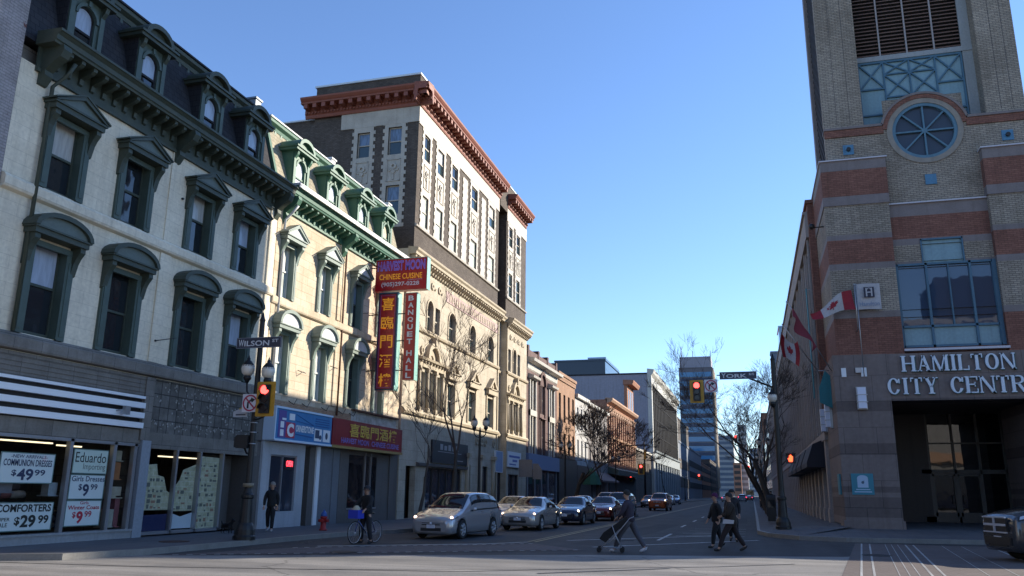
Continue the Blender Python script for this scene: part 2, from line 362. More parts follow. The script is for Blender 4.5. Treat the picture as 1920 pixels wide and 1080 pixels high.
# the cross street's sunlit part painted paler, its edge cut along the shadow line
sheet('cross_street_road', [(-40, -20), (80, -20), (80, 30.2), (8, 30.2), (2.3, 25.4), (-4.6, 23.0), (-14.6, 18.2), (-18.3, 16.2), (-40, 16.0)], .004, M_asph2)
def strip(mb, a, b, wd, z=.009):
    (x0, y0), (x1, y1) = a, b; L = math.hypot(x1-x0, y1-y0); nx, ny = -(y1-y0)/L*wd/2, (x1-x0)/L*wd/2
    mb.face([(x0+nx, y0+ny, z), (x1+nx, y1+ny, z), (x1-nx, y1-ny, z), (x0-nx, y0-ny, z)])
sheet('left_crossing_paving', [(-14.4, 18.4), (-4.9, 24.9), (-7.0, 27.2), (-12.8, 22.3)], .008, M_cross)
sheet('right_crossing_paving', [(1.4, 17.0), (9.4, 17.0), (9.9, 32.6), (3.4, 32.6)], .008, M_cross)
mk = MB()
def dotted(a, b, n, wd=.12, fill=.45):
    for i in range(n):
        t0, t1 = i/n, (i+fill)/n
        strip(mk, (a[0]+(b[0]-a[0])*t0, a[1]+(b[1]-a[1])*t0), (a[0]+(b[0]-a[0])*t1, a[1]+(b[1]-a[1])*t1), wd, .0125)
dotted((-14.2, 18.5), (-4.9, 24.9), 34); dotted((-12.9, 22.1), (-6.9, 27.3), 24)
struct('dotted_crossing_lines', mk, M_white)
mk = MB()
strip(mk, (-12.6, 23.0), (-8.42, 26.3), .25, .0125); strip(mk, (-8.42, 26.3), (-7.4, 27.9), .18, .0125)
struct('stop_line', mk, M_white)
mk = MB()
for dx in (-.12, .12): strip(mk, (-7.35+dx, 28.2), (-7.2+dx, 300), .1, .0065)
struct('centre_line', mk, M_yellow)
mk = MB()
for k in range(14):
    y0 = 44 + k*9; strip(mk, (-3.6, y0), (-3.6, y0+3), .12, .0065)
strip(mk, (-3.4, 31.2), (-3.4, 36.5), .12, .0065)
strip(mk, (-4.9, 26.4), (.1, 33.0), .16, .0065); strip(mk, (-6.4, 29.6), (-.9, 36.6), .16, .0065)
for k in range(4): strip(mk, (-3.1+k*.1, 35+k*2.4), (-.4, 35.6+k*2.4), .1, .0065)
struct('lane_marks', mk, M_white)
mk = MB()
for x in (1.84, 2.1, 3.25, 3.5, 5.9, 6.15, 7.9, 8.15): strip(mk, (x, 17.2), (x+1.75, 32.4), .05, .0125)
for x in (2.6, 2.8, 3.0, 4.4, 5.0): strip(mk, (x, 17.2), (x+1.75, 32.4), .02, .0125)
struct('crossing_edge_lines', mk, M_white)
# pavements: top sheet plus a real kerb
def pavement(name, curb, inner, zc, zi, kerb_w=.16):
    """curb: outer polyline; inner: polyline of the same length against the buildings"""
    m = MB(); k = MB(); n = len(curb)
    for i in range(n-1):
        a, b, c, d = curb[i], curb[i+1], inner[i+1], inner[i]
        def off(p, q, t=kerb_w):
            L = math.hypot(q[0]-p[0], q[1]-p[1]); return (p[0]+(q[0]-p[0])*t/L, p[1]+(q[1]-p[1])*t/L)
        a1, b1 = off(a, d), off(b, c)
        zi0, zi1 = (zi[i], zi[i+1]) if isinstance(zi, (list, tuple)) else (zi, zi)
        m.face([(*a1, zc-.002), (*b1, zc-.002), (*c, zi1), (*d, zi0)])
        k.face([(*a, zc), (*b, zc), (*b1, zc), (*a1, zc)]); k.face([(*a, -.02), (*b, -.02), (*b, zc), (*a, zc)])
        k.face([(*a1, zc), (*b1, zc), (*b1, zc-.02), (*a1, zc-.02)])
    struct(name, m, M_walk); struct(name.replace('pavement', 'kerb'), k, M_kerb)
lc = [(-60, 15.4), (-16.8, 15.4), (-15.4, 16.2), (-14.75, 18.4), (-14.65, 22), (-14.6, 25.5), (-14.35, 29.5), (-13.7, 31), (-13.4, 34), (-13.4, 300), (-13.4, 900)]
li = [(-60, 16.1), (-18.6, 16.1), (-18.6, 17), (-18.6, 18.6), (-18.6, 22), (-18.6, 25.5), (-18.6, 29.5), (-18.6, 31), (-18.6, 34), (-18.6, 300), (-18.6, 900)]
pavement('left_pavement', lc, li, .15, .15)
rc = [(.1, 900), (.1, 200), (.1, 60), (.1, 42), (.1, 38.2), (.5, 35.9), (1.6, 34.0), (3.2, 33.4), (6, 33.8), (9, 34.2), (16, 35), (60, 38)]
ri = [(4.6, 900), (4.6, 200), (4.6, 60), (4.6, 46), (4.6, 42), (4.6, 40.6), (4.8, 46.5), (6.0, 46.5), (8, 46.5), (10, 46.5), (16, 46.5), (60, 46.5)]
pavement('right_pavement', rc, ri, .16, [.3, .3, .36, .40, .40, .40, .42, .42, .42, .42, .42, .42])
# iron manhole cover on the left pavement
m = MB(); m.lathe((-16.1, 21.0, .15), [(.42, 0), (.42, .012), (.36, .016), (.34, .01), (.0, .01)], 20)
o = obj('manhole_cover', m, paint('cast_iron', (.09, .05, .045), .6, .5)); tag(o, 'round rusty iron manhole cover set in the left pavement', 'manhole')

mk = MB(); tp = [(-22, 14.6), (-12.5, 15.6), (-6.0, 17.2), (-2.9, 19.4), (-.9, 20.6), (.9, 22.2)]
for a, b in zip(tp[:-1], tp[1:]): strip(mk, a, b, .07, .012)
strip(mk, (-4.4, 17.4), (-1.9, 19.7), .12, .012); strip(mk, (-9.5, 16.2), (-3.9, 18.7), .04, .012)
struct('tar_seams', mk, plain('tar', (.03, .03, .032), .6))

# patched trenches, oil stains and covers in the roadway
M_patch = make_asphalt('fresh_patch', (.018, .018, .020), (.030, .029, .031)); M_worn = make_asphalt('worn_patch', (.062, .059, .056), (.085, .08, .075))
def patch_sheet(pts, mt, nm, z=.0035): sheet(nm, pts, z, mt)
patch_sheet([(-5.9, 27.5), (-4.6, 27.2), (-3.9, 47), (-5.1, 47.2)], M_patch, 'trench_patch')
patch_sheet([(-2.6, 34.5), (-.9, 34.1), (-.7, 38.5), (-2.5, 39)], M_worn, 'worn_patch')
patch_sheet([(-12.2, 23.5), (-9.6, 24.9), (-10.0, 26.2), (-12.4, 24.9)], M_patch, 'road_patch', .0045)
patch_sheet([(-3.2, 52), (-.4, 52), (-.5, 63), (-3.3, 62.5)], M_patch, 'far_patch')
patch_sheet([(-9.8, 12.0), (-3.0, 12.6), (-3.2, 15.1), (-9.6, 14.2)], make_asphalt('grey_patch', (.12, .115, .11), (.17, .16, .15)), 'crossroad_patch', .0075)
for i, (x, y) in enumerate(((-4.6, 31.0), (-10.8, 21.2), (3.3, 26.4))):
    m = MB(); m.lathe((x, y, .010), [(.40, 0), (.40, .006), (.34, .009), (.33, .004), (.001, .004)], 20)
    o = obj('manhole_cover', m, paint('cast_iron_dark', (.05, .045, .045), .6, .5)); tag(o, ['round manhole cover in the dark lane behind the striding man', 'round manhole cover in the paved crossing left of the cyclist', 'round manhole cover among the white lines of the right crossing'][i], 'manhole')
m = MB()
_lr = random.Random(2)
for _ in range(60):
    x, y = (_lr.uniform(-14.3, -13.6), _lr.uniform(19, 33)) if _lr.random() < .5 else (_lr.uniform(-17.8, -14.9), _lr.uniform(17.5, 34))
    a = _lr.uniform(0, 6); s_ = _lr.uniform(.02, .07); z = .017 if x > -14.6 else .158
    m.face([(x+s_*math.cos(a+k), y+s_*math.sin(a+k)*.7, z) for k in (0, 1.4, 3.1, 4.6)])
struct('gutter_litter', m, plain('litter', (.25, .22, .17), .9), kind='stuff')
# ================================================================== LEFT STREET WALL
def each(name, root, mat, boxes, F=None):
    for q in boxes:
        m = MB(); m.fbox(F or FL, *q); obj(name, m, mat, root)
M_cream = brick('cream_painted_stone', (.95, .85, .66), (.98, .88, .69), (.72, .64, .50), 1.05, .36, .006, .3, .7, .1)
M_tan = brick('tan_painted_stone', (.66, .565, .42), (.73, .64, .50), (.44, .35, .25), .95, .36, .01, .6, .9, .2, dark=(.62, .5, .4))
M_dgreen = paint('dark_green_trim', (.046, .066, .052), .6, amt=.7, scale=2.5, dark=(1.9, 1.45, 1.2))
M_dgreen2 = paint('faded_green_casing', (.085, .125, .105), .6, amt=.5, scale=2.2)
M_tymp = paint('grey_green_tympanum', (.14, .18, .16), .6, amt=.3)
M_green = paint('bright_green_trim', (.075, .19, .125), .5, amt=.35, scale=2)
M_casing = paint('grey_green_casing', (.20, .27, .235), .5, amt=.35, scale=2)
M_wtrim = paint('white_painted_trim', (.72, .73, .73), .5, amt=.25, scale=1.5)
M_slate = brick('slate_shingles', (.035, .037, .045), (.05, .05, .058), (.015, .015, .02), .3, .22, .01, .4, 1.)
M_tanshingle = brick('tan_shingles', (.42, .38, .28), (.5, .45, .34), (.2, .18, .13), .3, .2, .01, .4, 1.)
M_gstone = brick('grey_limestone', (.25, .23, .205), (.29, .27, .24), (.1, .095, .09), .9, .5, .008, .6, 1.2, .2)
M_darkw = glass('dark_window_glass', wob=1.4); M_skyw = glass('painted_sky_glass', curtain=(.34, .40, .50), con=.8)  # M_skyw: pale blue-grey tone paints the reflected sky into the pane
M_curt = glass('curtained_glass', curtain=(.62, .63, .60)); M_curt2 = glass('lace_curtain_glass', curtain=(.42, .48, .46))
sash_pool.append([M_skyw, M_darkw, glass('pale_blind_glass', curtain=(.42, .42, .40), con=.75), glass('half_sky_glass', curtain=(.20, .26, .36), con=.5)])  # half_sky_glass paints a dimmer sky reflection into the pane
M_black = plain('black_metal', (.012, .012, .013), .45); M_whitep = plain('white_panel', (.72, .74, .76), .5)
M_alu = plain('aluminium', (.38, .39, .41), .35, .7); M_dark = plain('dark_interior', (.015, .015, .016), .9)
M_lead = paint('grey_lead_flashing', (.22, .25, .29), .5, .3)
def pediment_hood(root, F, c, hw, vb, va, mats, w=.42, name='window_hood'):
    m = MB(); t = .09
    m.fbox(F, c-hw, c+hw, vb, vb+.16, 0, w)                                     # bed moulding
    m.fbox(F, c-hw-.05, c+hw+.05, vb+.16, vb+.22, 0, w+.05)
    apex = va
    for s in (-1, 1):
        m.prism(F, [(c+s*(hw+.09), vb+.22), (c, apex), (c, apex-.13), (c+s*(hw-.02), vb+.22)], 0, w+.07)
        m.prism(F, [(c+s*(hw+.11), vb+.24), (c+s*(hw+.11), vb+.29), (c, apex+.05), (c, apex)], 0, w+.1)
    for s in (-1, 1):                                                          # scrolled brackets
        x = c+s*(hw-.15); a, b = x-.09, x+.09
        m.sweep(F, [(0, vb), (w-.06, vb), (w-.05, vb-.14), (w-.17, vb-.3), (w-.24, vb-.45), (.1, vb-.8), (0, vb-.85)], a, b)
    m.cur = 1; m.prism(F, [(c-hw+.05, vb+.22), (c+hw-.05, vb+.22), (c, apex-.1)], 0, w-.02)
    return obj(name, m, mats, root)
def arch_hood(root, F, c, hw, vb, va, mats, w=.42, name='window_hood'):
    m = MB(); rise = va-vb-.2; n = 12
    m.fbox(F, c-hw, c+hw, vb, vb+.15, 0, w); m.fbox(F, c-hw-.05, c+hw+.05, vb+.15, vb+.2, 0, w+.05)
    P = [(c-(hw+.08)*math.cos(math.pi*i/n), vb+.2+rise*math.sin(math.pi*i/n)) for i in range(n+1)]
    Q = [(c-(hw-.06)*math.cos(math.pi*i/n), vb+.2+(rise-.14)*math.sin(math.pi*i/n)) for i in range(n+1)]
    for i in range(n): m.prism(F, [P[i], P[i+1], Q[i+1], Q[i]], 0, w+.08)
    for s in (-1, 1):
        x = c+s*(hw-.15)
        m.sweep(F, [(0, vb), (w-.06, vb), (w-.05, vb-.14), (w-.17, vb-.3), (w-.24, vb-.45), (.1, vb-.8), (0, vb-.85)], x-.09, x+.09)
    m.cur = 1; m.prism(F, Q, 0, w-.02)
    return obj(name, m, mats, root)
def casing(root, F, c, hw, ow, v0, v1, mat):
    m = MB()
    for s in (-1, 1):
        a, b = sorted((c+s*ow, c+s*hw)); m.fbox(F, a, b, v0, v1, 0, .09); a2, b2 = sorted((c+s*(hw-.035), c+s*(hw+.0))); m.fbox(F, a2, b2, v0+.03, v1+.15, -.235, .088); m.fbox(F, a+.05, b-.05, v0+.12, v1-.2, .09, .11)
    m.fbox(F, c-ow, c+ow, v1, v1+.16, 0, .10)
    return obj('window_casing', m, mat, root)
def cornice(root, F, u0, u1, v0, v1, w, mats, consoles, step=.46, drop=0., label=None):
    """bracketed cornice: frieze v0.., crown up to v1"""
    h = v1-v0; m = MB()
    m.fbox(F, u0, u1, v0, v0+.1, 0, .1); m.fbox(F, u0, u1, v0+.1, v1-.42, 0, .05)
    m.sweep(F, [(0, v1-.42), (w-.2, v1-.42), (w-.18, v1-.36), (w-.14, v1-.33), (w-.12, v1-.2), (w-.04, v1-.12), (w, v1-.1), (w, v1-.03), (0, v1)], u0-.1, u1+.02)
    o = obj('cornice', m, mats, root, label=label)
    n = int((u1-u0)/step); b = MB()
    for i in range(n+1):
        x = u0+.15+(u1-u0-.3)*i/n
        if min(abs(x-k) for k in consoles) < .22: continue
        b.sweep(F, [(.05, v1-.42), (w-.26, v1-.42), (w-.27, v1-.52), (w-.38, v1-.6), (.14, v1-.7), (.12, v1-.86), (.05, v1-.9)], x-.07, x+.07)
    obj('small_bracket', b, mats, root)['kind'] = 'stuff'
    for k in consoles:
        b = MB(); b.sweep(F, [(0, v1-.4), (w-.1, v1-.4), (w-.06, v1-.55), (w-.16, v1-.75), (w-.38, v1-.9), (.22, v1-1.1), (.24, v1-1.25), (.08, v1-1.5), (0, v1-1.52)], k-.14, k+.14)
        obj('large_bracket', b, mats, root)
    return o
def dormer(root, F, c, z0, wf, mats, gm, ow=.66, H=2.0, gm2=None):
    """round-headed dormer standing on the cornice; front face at w=wf"""
    face, side, hood = mats
    m = MB(); hw = .36; zt = z0+H; wd = zt-.28
    wall(m, F, c-ow, c+ow, z0, zt, [(c-hw, c+hw, z0+.12, wd)], .14, wf, [(c-hw, c+hw, z0+.12, wd)])
    m.fbox(F, c-ow, c-ow+.17, z0, zt-.1, wf, wf+.06); m.fbox(F, c+ow-.17, c+ow, z0, zt-.1, wf, wf+.06)
    m.ring(F, c, wd-hw, hw, hw+.1, wf, wf+.06, 0, 180, 12)
    m.fbox(F, c-.06, c+.06, wd+.02, wd+.2, wf, wf+.1)
    o = obj('dormer', m, face, root)
    for k in (-1, 1):
        s = MB(); x = c+k*ow; s.prism(F, [(x-.03, z0), (x+.03, z0), (x+.03, zt), (x-.03, zt)], wf-1.6, wf-.004)
        obj('side_wall', s, side, o)
    h = MB(); e = ow+.2
    h.fbox(F, c-e, c+e, zt, zt+.12, wf-1.5, wf+.28); h.fbox(F, c-e-.05, c+e+.05, zt+.12, zt+.2, wf-1.5, wf+.34)
    n = 12; P = [(c-e*.8*math.cos(math.pi*i/n), zt+.2+.52*math.sin(math.pi*i/n)) for i in range(n+1)]
    Q = [(c-(e*.8-.16)*math.cos(math.pi*i/n), zt+.2+.36*math.sin(math.pi*i/n)) for i in range(n+1)]
    for i in range(n): h.prism(F, [P[i], P[i+1], Q[i+1], Q[i]], wf-1.2, wf+.3)
    h.prism(F, Q, wf-1.2, wf+.12)
    for k in (-1, 1): h.sweep(F, [(wf, zt), (wf+.22, zt), (wf+.18, zt-.16), (wf+.08, zt-.3), (wf, zt-.42)], c+k*(ow-.09)-.07, c+k*(ow-.09)+.07)
    obj('dormer_hood', h, hood, o)
    sash(o, F, c-hw, c+hw, z0+.12, wd, wf-.12, side, gm, .05, arch=True, gm2=gm2, mid=True)
def mansard(root, F, u0, u1, z0, z1, w0, w1, mat, topmat, cap):
    m = MB(); m.prism(Fr(F.o, F.W, F.V, F.U), [(w0, z0), (w1, z1), (w1-9, z1), (w1-9, z0)], u0, u1)
    obj('mansard_roof', m, mat, root)
    m = MB()
    m.sweep(F, [(w1-.3, z1-.34), (w1+.12, z1-.34), (w1+.16, z1-.2), (w1+.3, z1-.1), (w1+.32, z1), (w1+.3, z1+.05), (w1-.3, z1+.05)], u0-.05, u1+.05)
    n = int((u1-u0)/.5)
    for i in range(n+1):
        x = u0+.2+(u1-u0-.4)*i/n; m.fbox(F, x-.06, x+.06, z1-.52, z1-.34, w1-.1, w1+.14)
    obj('roof_cornice', m, topmat, root)
    m = MB(); m.fbox(F, u0-.05, u1+.05, z1+.05, z1+.12, w1-.4, w1+.36); obj('roof_edge', m, cap, root)
# ------------------------------------------------------------------ cream building, dark green trim
A0, A1 = 15.62, 28.45
A = thing('cream_building', 'cream painted building in shade with dark green window hoods and a slate mansard', 'building', (XF-5, 22.3, .15))
cA = [17.5, 20.35, 23.65, 26.45]
h3 = [(c-.55, c+.55, 9.72, 11.95) for c in cA]; h2 = [(c-.58, c+.58, 5.62, 8.2) for c in cA]
m = MB(); wall(m, FL, A0, A1, 5.1, 13.0, h3+h2, .3)
obj('wall', m, M_cream, A)
m = MB(); m.box(-30, XF-.32, A0, A1, 5.1, 13.6); m.box(-30, XF-4.4, A0, A1, .15, 5.1); m.box(XF-4.4, XF-.32, A0, A0+.2, .15, 5.1); m.box(XF-4.4, XF-.32, A1-.2, A1, .15, 5.1); m.box(XF-4.4, XF-.32, 22.0, 22.2, .15, 5.1); m.box(XF-4.4, XF-.32, A0+.2, A1-.2, 3.0, 3.2); m.fbox(FL, A0, A0+.25, 5.1, 13, -.32, -.002); m.fbox(FL, A1-.25, A1, 5.1, 13, -.32, -.002)
obj('core_wall', m, M_gstone, A)
each('pilaster', A, M_cream, [(21.85, 22.35, 5.6, 9.25, 0, .05), (28.0, A1, 5.6, 13.0, 0, .07), (21.9, 22.12, 9.6, 12.95, 0, .04)])
m = MB(); m.sweep(FL, [(0, 9.25), (.13, 9.3), (.16, 9.36), (.16, 9.58), (.1, 9.66), (0, 9.7)], A0, A1); obj('string_course', m, M_cream, A)
m = MB(); m.sweep(FL, [(0, 5.12), (.18, 5.15), (.2, 5.2), (.2, 5.45), (.12, 5.56), (0, 5.6)], A0, A1); obj('stone_ledge', m, M_gstone, A)
for i, c in enumerate(cA):
    sash(A, FL, c-.55, c+.55, 9.72, 11.95, -.24, M_dgreen, M_darkw, .09, gm2=M_skyw if i else M_darkw)
    casing(A, FL, c, .55, .8, 9.7, 11.75, M_dgreen2)
    pediment_hood(A, FL, c, .92, 11.95, 12.68, [M_dgreen, M_tymp])
    sash(A, FL, c-.58, c+.58, 5.62, 8.2, -.24, M_dgreen, M_darkw, .09, gm2=M_skyw if i == 2 else M_darkw)
    casing(A, FL, c, .58, .84, 5.6, 8.05, M_dgreen2)
    arch_hood(A, FL, c, .95, 8.3, 9.02, [M_dgreen, M_tymp])
cornice(A, FL, 16.08, A1+.15, 12.85, 14.02, .85, M_dgreen, [16.35, 22.1, 28.3])
mansard(A, FL, A0, A1, 13.7, 17.2, -.05, -1.05, M_slate, M_dgreen, M_slate)
for c in cA: dormer(A, FL, c+.12, 14.0, -.1, (M_dgreen2, M_slate, M_dgreen), M_darkw, .66, 2.05, gm2=M_skyw)
m = MB(); m.prism(Fr((XF, 0, 0), (1, 0, 0), (0, 0, 1), (0, 1, 0)), [(-.0, 13.9), (-1.05, 17.25), (-1.5, 17.25), (-.5, 13.9)], A0-.35, A0); obj('hip_flashing', m, M_lead, A)
# drainpipe
m = MB(); m.tube([FL(16.75, 13.3, .7), FL(16.72, 12.95, .5), FL(16.62, 12.6, .14), FL(16.6, 5.6, .14)], .055, 8); obj('drainpipe', m, M_dgreen, A)
for y, z in ((17.05, 12.0), (19.2, 12.9), (16.95, 10.1), (21.2, 8.2), (22.05, 6.3), (22.6, 11.4)): m = MB(); m.fbox(FL, y-.03, y+.03, z-.03, z+.03, 0, .08); (m.tube([FL(22.05, 6.3, .05), FL(22.5, 6.45, .5)], .015, 5) if z == 6.3 else None); obj('iron_bracket', m, M_black, A)
# shop fronts of the cream building
m = MB(); m.fbox(FL, A0, 22.0, 4.42, 5.1, -.3, .04)
for k in range(5): m.fbox(FL, A0, 21.85, 4.46+k*.13, 4.565+k*.13, .04, .06)
m.fbox(FL, A0, 22.0, 2.98, 3.42, -.3, .03)
m.fbox(FL, 22.25, A1, 2.88, 3.38, -.3, .03); m.fbox(FL, 21.85, 22.25, 3.1, 5.1, -.3, .10)
obj('shop_fascia', m, M_gstone, A)
m = MB(); m.fbox(FL, A0, 21.85, 3.42, 4.42, -.3, -.02)
obj('black_canopy', m, M_black, A)
m = MB()
for k in range(3): m.fbox(FL, A0, 21.85, 3.46+k*.31, 3.46+k*.31+.17, 0, .16)
m.fbox(FL, A0, 21.85, 4.38, 4.46, 0, .13)
obj('white_canopy_stripe', m, M_whitep, A)
M_tile = brick('stripped_mosaic_tiles', (.17, .16, .145), (.24, .225, .205), (.07, .065, .06), .42, .42, .02, .8, 3.0, .3, 0., patch=((.34, .34, .36), 2.6, .64))
m = MB(); m.fbox(FL, 22.25, A1, 3.38, 5.1, -.3, .02); obj('tiled_panel', m, M_tile, A)
m = MB()
rr = random.Random(3)
for i in range(13):
    for j in range(4):
        u, v = 22.3+i*.46, 3.44+j*.41
        if rr.random() < .75:
            for _ in range(rr.randint(3, 8)):
                m.disc(FL, u+rr.uniform(.04, .4), v+rr.uniform(.04, .36), rr.uniform(.018, .04), .02, .03, 6)
obj('adhesive_dab', m, paint('pale_adhesive', (.40, .39, .36), .8, amt=.3, scale=4), A)['kind'] = 'stuff'
m = MB(); m.fbox(FL, 21.95, 22.35, .15, 3.1, -.3, .12); obj('shop_pilaster', m, paint('pale_blue_grey_panel', (.34, .38, .43), .5), A)
m = MB(); m.fbox(FL, A0, 21.95, .15, .42, -.3, .08); m.fbox(FL, A0, 21.95, .36, .42, .08, .12); obj('shop_sill', m, paint('pale_grey_sill', (.36, .37, .38), .5, amt=.4), A)
M_shopglass = clear_glass(refl=.35, tint=(.93, .95, .94))
# left shop: three panes, a lit interior with stacked goods
m = MB()
for u in (A0+.02, 19.15, 20.85, 21.72): m.fbox(FL, u, u+.12, .42, 2.98, -.1, .05)
m.fbox(FL, A0, 21.9, 2.9, 2.98, -.1, .05)
o = obj('shop_window', m, M_alu, A)
g = MB(); g.face([FL(A0, .42, 0), FL(21.8, .42, 0), FL(21.8, 2.94, 0), FL(A0, 2.94, 0)]); obj('pane', g, M_shopglass, o, recalc=False)
# right shop: panes papered over with newspaper
m = MB()
for u in (22.35, 23.75, 25.0, 26.3): m.fbox(FL, u, u+.09, .2, 2.88, -.1, .05)
m.fbox(FL, 22.35, 26.4, .2, .3, -.1, .05)
o = obj('shop_window', m, M_alu, A)
g = MB(); g.face([FL(22.35, .25, 0), FL(26.3, .25, 0), FL(26.3, 2.86, 0), FL(22.35, 2.86, 0)]); obj('pane', g, M_shopglass, o, recalc=False)
m = MB(); m.fbox(FL, 26.4, A1, .15, 2.88, -1.2, -.9); m.fbox(FL, 28.2, A1, .15, 2.88, -.9, .02); obj('recessed_entry', m, paint('brown_grey_panel', (.13, .12, .115), .7), A)
# newspapers: torn irregular upper edge
M_news = brick('newspaper', (.66, .64, .44), (.74, .72, .52), (.80, .78, .62), .23, .17, .012, .55, 5., .0, dark=(.3, .28, .24), patch=((.12, .13, .13), 7., .66))
m = MB()
pts = [(22.4, .95), (22.4, 2.35), (23.0, 2.4), (23.1, 2.05), (23.4, 2.0), (23.6, 1.55), (23.75, 1.5), (23.75, .95)]
m.prism(FL, pts, -.12, -.1)
m.prism(FL, [(23.85, .9), (23.85, 1.55), (24.2, 1.9), (24.35, 2.25), (25.0, 2.45), (25.0, .9)], -.12, -.1)
m.prism(FL, [(25.08, .3), (25.08, 2.75), (26.3, 2.72), (26.3, .3)], -.12, -.1)
obj('newspaper_cover', m, M_news, A)
rn = random.Random(8); m = MB(); m2 = MB()
for (a, b, c, d) in ((22.45, 23.4, 1.0, 1.95), (23.9, 24.95, .95, 1.6), (24.4, 24.95, 1.6, 2.3), (25.12, 26.25, .35, 2.65)):
    z = c
    while z < d-.1:
        u = a+rn.uniform(0, .1)
        while u < b-.12:
            w_, h_ = rn.uniform(.06, .2), rn.uniform(.04, .13)
            if rn.random() < .6: (m if rn.random() < .75 else m2).fbox(FL, u, min(u+w_, b), z, min(z+h_, d), -.1, -.094)
            u += w_+rn.uniform(.04, .12)
        z += .17
obj('printed_picture', m, plain('newsprint_grey', (.13, .135, .12), .8), A)['kind'] = 'stuff'; obj('printed_advert', m2, plain('newsprint_brown', (.30, .17, .12), .8), A)['kind'] = 'stuff'
m = MB(); m.prism(FL, [(22.4, .32), (23.72, .3), (23.72, .82), (22.4, .8)], -.1, -.08); obj('blue_board', m, plain('navy_board', (.02, .025, .09), .5), A)
m = MB(); m.prism(FL, [(23.85, .34), (25.0, .34), (25.0, .84), (24.4, .72), (23.85, .86)], -.1, -.08); obj('white_cloth_sheet', m, plain('white_sheet', (.5, .56, .62), .7), A)
# interiors: back wall and lamps (lit strip lights)
m = MB(); m.fbox(FL, A0, 28.4, .16, 2.95, -4.3, -4.2); obj('shop_back_wall', m, paint('shop_back', (.06, .055, .05), .9, amt=.5), A)
M_tubel = plain('lit_tube', (1, .9, .7), .5, emit=.9, ecol=(1, .84, .55))
m = MB(); m.fbox(FL, 17.0, 19.4, 2.84, 2.88, -.9, -.82); m.fbox(FL, 19.6, 20.5, 2.80, 2.84, -.9, -.82)
m.fbox(FL, 22.6, 23.6, 2.76, 2.80, -1.0, -.92); m.fbox(FL, 24.1, 26.1, 2.68, 2.72, -1.0, -.92); obj('strip_light', m, M_tubel, A)
# goods stacked behind the glass: folded comforters, boxes, dolls' dresses
cols = [(.40, .38, .40), (.14, .13, .17), (.34, .30, .28), (.10, .14, .24), (.28, .12, .14), (.42, .42, .44), (.08, .07, .08)]
rg = random.Random(11)
gi = 0
def goods(y0, y1, z0, w0, rows):
    global gi
    for j in range(rows):
        y = y0; dz = rg.uniform(.16, .24)
        while y < y1:
            L = rg.uniform(.28, .5)
            m = MB(); m.smooth = True
            n = 8
            cy, cz = y+L/2, z0+dz/2
            m.lathe((XF-w0, cy, cz), [(.02, -L/2), (dz*.45, -L/2+.03), (dz*.5, 0), (dz*.45, L/2-.03), (.02, L/2)], 8, 'Y')
            o = obj('folded_bedding', m, paint('bedding_%d' % (gi % 7), cols[gi % 7], .9, amt=.4, scale=5), None)
            bed.append((o, ('left' if cy < 19.2 else 'right'), gi)); gi += 1; y += L
        z0 += dz*.9
bed = []
goods(16.4, 19.1, .5, .6, 4); goods(19.35, 21.5, .5, .7, 3); goods(16.4, 19.1, 1.3, 1.6, 3)
for i, (y, z, w_, h_, c_) in enumerate(((21.15, .5, .34, .5, (.5, .48, .42)), (21.5, .5, .2, .9, (.3, .1, .12)), (21.2, 1.35, .5, .32, (.55, .5, .4)), (21.25, 1.9, .3, .5, (.5, .2, .08)), (21.3, 2.45, .25, .3, (.45, .4, .3)), (19.6, 1.0, .3, .4, (.42, .36, .2)), (18.9, 1.42, .3, .34, (.36, .42, .48)), (17.3, 1.5, .4, .3, (.2, .2, .24)))):
    m = MB(); m.fbox(FL, y, y+w_, z, z+h_, -.5, -.25); m.fbox(FL, y-.03, y+w_+.03, z-.03, z, -.6, -.2); o = obj('boxed_goods', m, paint('boxed_goods_%d' % i, c_, .7, amt=.5, scale=6)); tag(o, ['cream box at the foot of the right window pane', 'tall red box at the foot of the right window pane', 'pale rounded package half way up the right pane', 'orange picture box above the pale package', 'small top box in the right pane', 'mustard box beside the column of cards', 'pale blue card box near the middle window bar', 'dark box under the communion dresses sign'][i], 'box')
for o, s, k in bed:
    tag(o, 'rolled bedding stacked behind the shop window price signs, %s half' % s, 'bedding', 'bedding stacked in the %s half of the shop window' % s)
# price signs hanging inside the glass
M_paper = plain('sign_card', (.66, .70, .70), .6); M_ink = plain('navy_ink', (.03, .04, .10), .6); M_red = plain('red_ink', (.45, .02, .05), .6); M_grn = plain('grey_green_frame', (.12, .2, .19), .6)
M_card2 = plain('pale_green_card', (.58, .66, .60), .6); M_blk = plain('black_ink', (.02, .02, .02), .6)
def price(label, u0, u1, v0, v1, lines, card=None, w=-.06, tilt=0.):
    t = thing('price_sign', label, 'sign', FL((u0+u1)/2, v0, w), 'price signs in the shop window')
    F = Fr(FL(u0, v0, w), FL.U, FL.V + FL.U*0, FL.W); F = Fr(F.o, (F.U+Vector((0, 0, tilt))), F.V, F.W); a, b = u1-u0, v1-v0
    m = MB(); m.fbox(F, 0, a, 0, b, 0, .012); obj('card', m, card or M_paper, t)
    m = MB()
    for q in ((0, a, 0, .025), (0, a, b-.025, b), (0, .025, .025, b-.025), (a-.025, a, .025, b-.025)): m.fbox(F, *q, .012, .016)
    obj('border', m, M_grn, t)
    for (s, x0, x1, y0, y1, mt, bold) in lines:
        m = MB(); text(m, F, s, x0*a, x1*a, y0*b, y1*b, .017, bold); obj('lettering', m, mt, t, recalc=False)
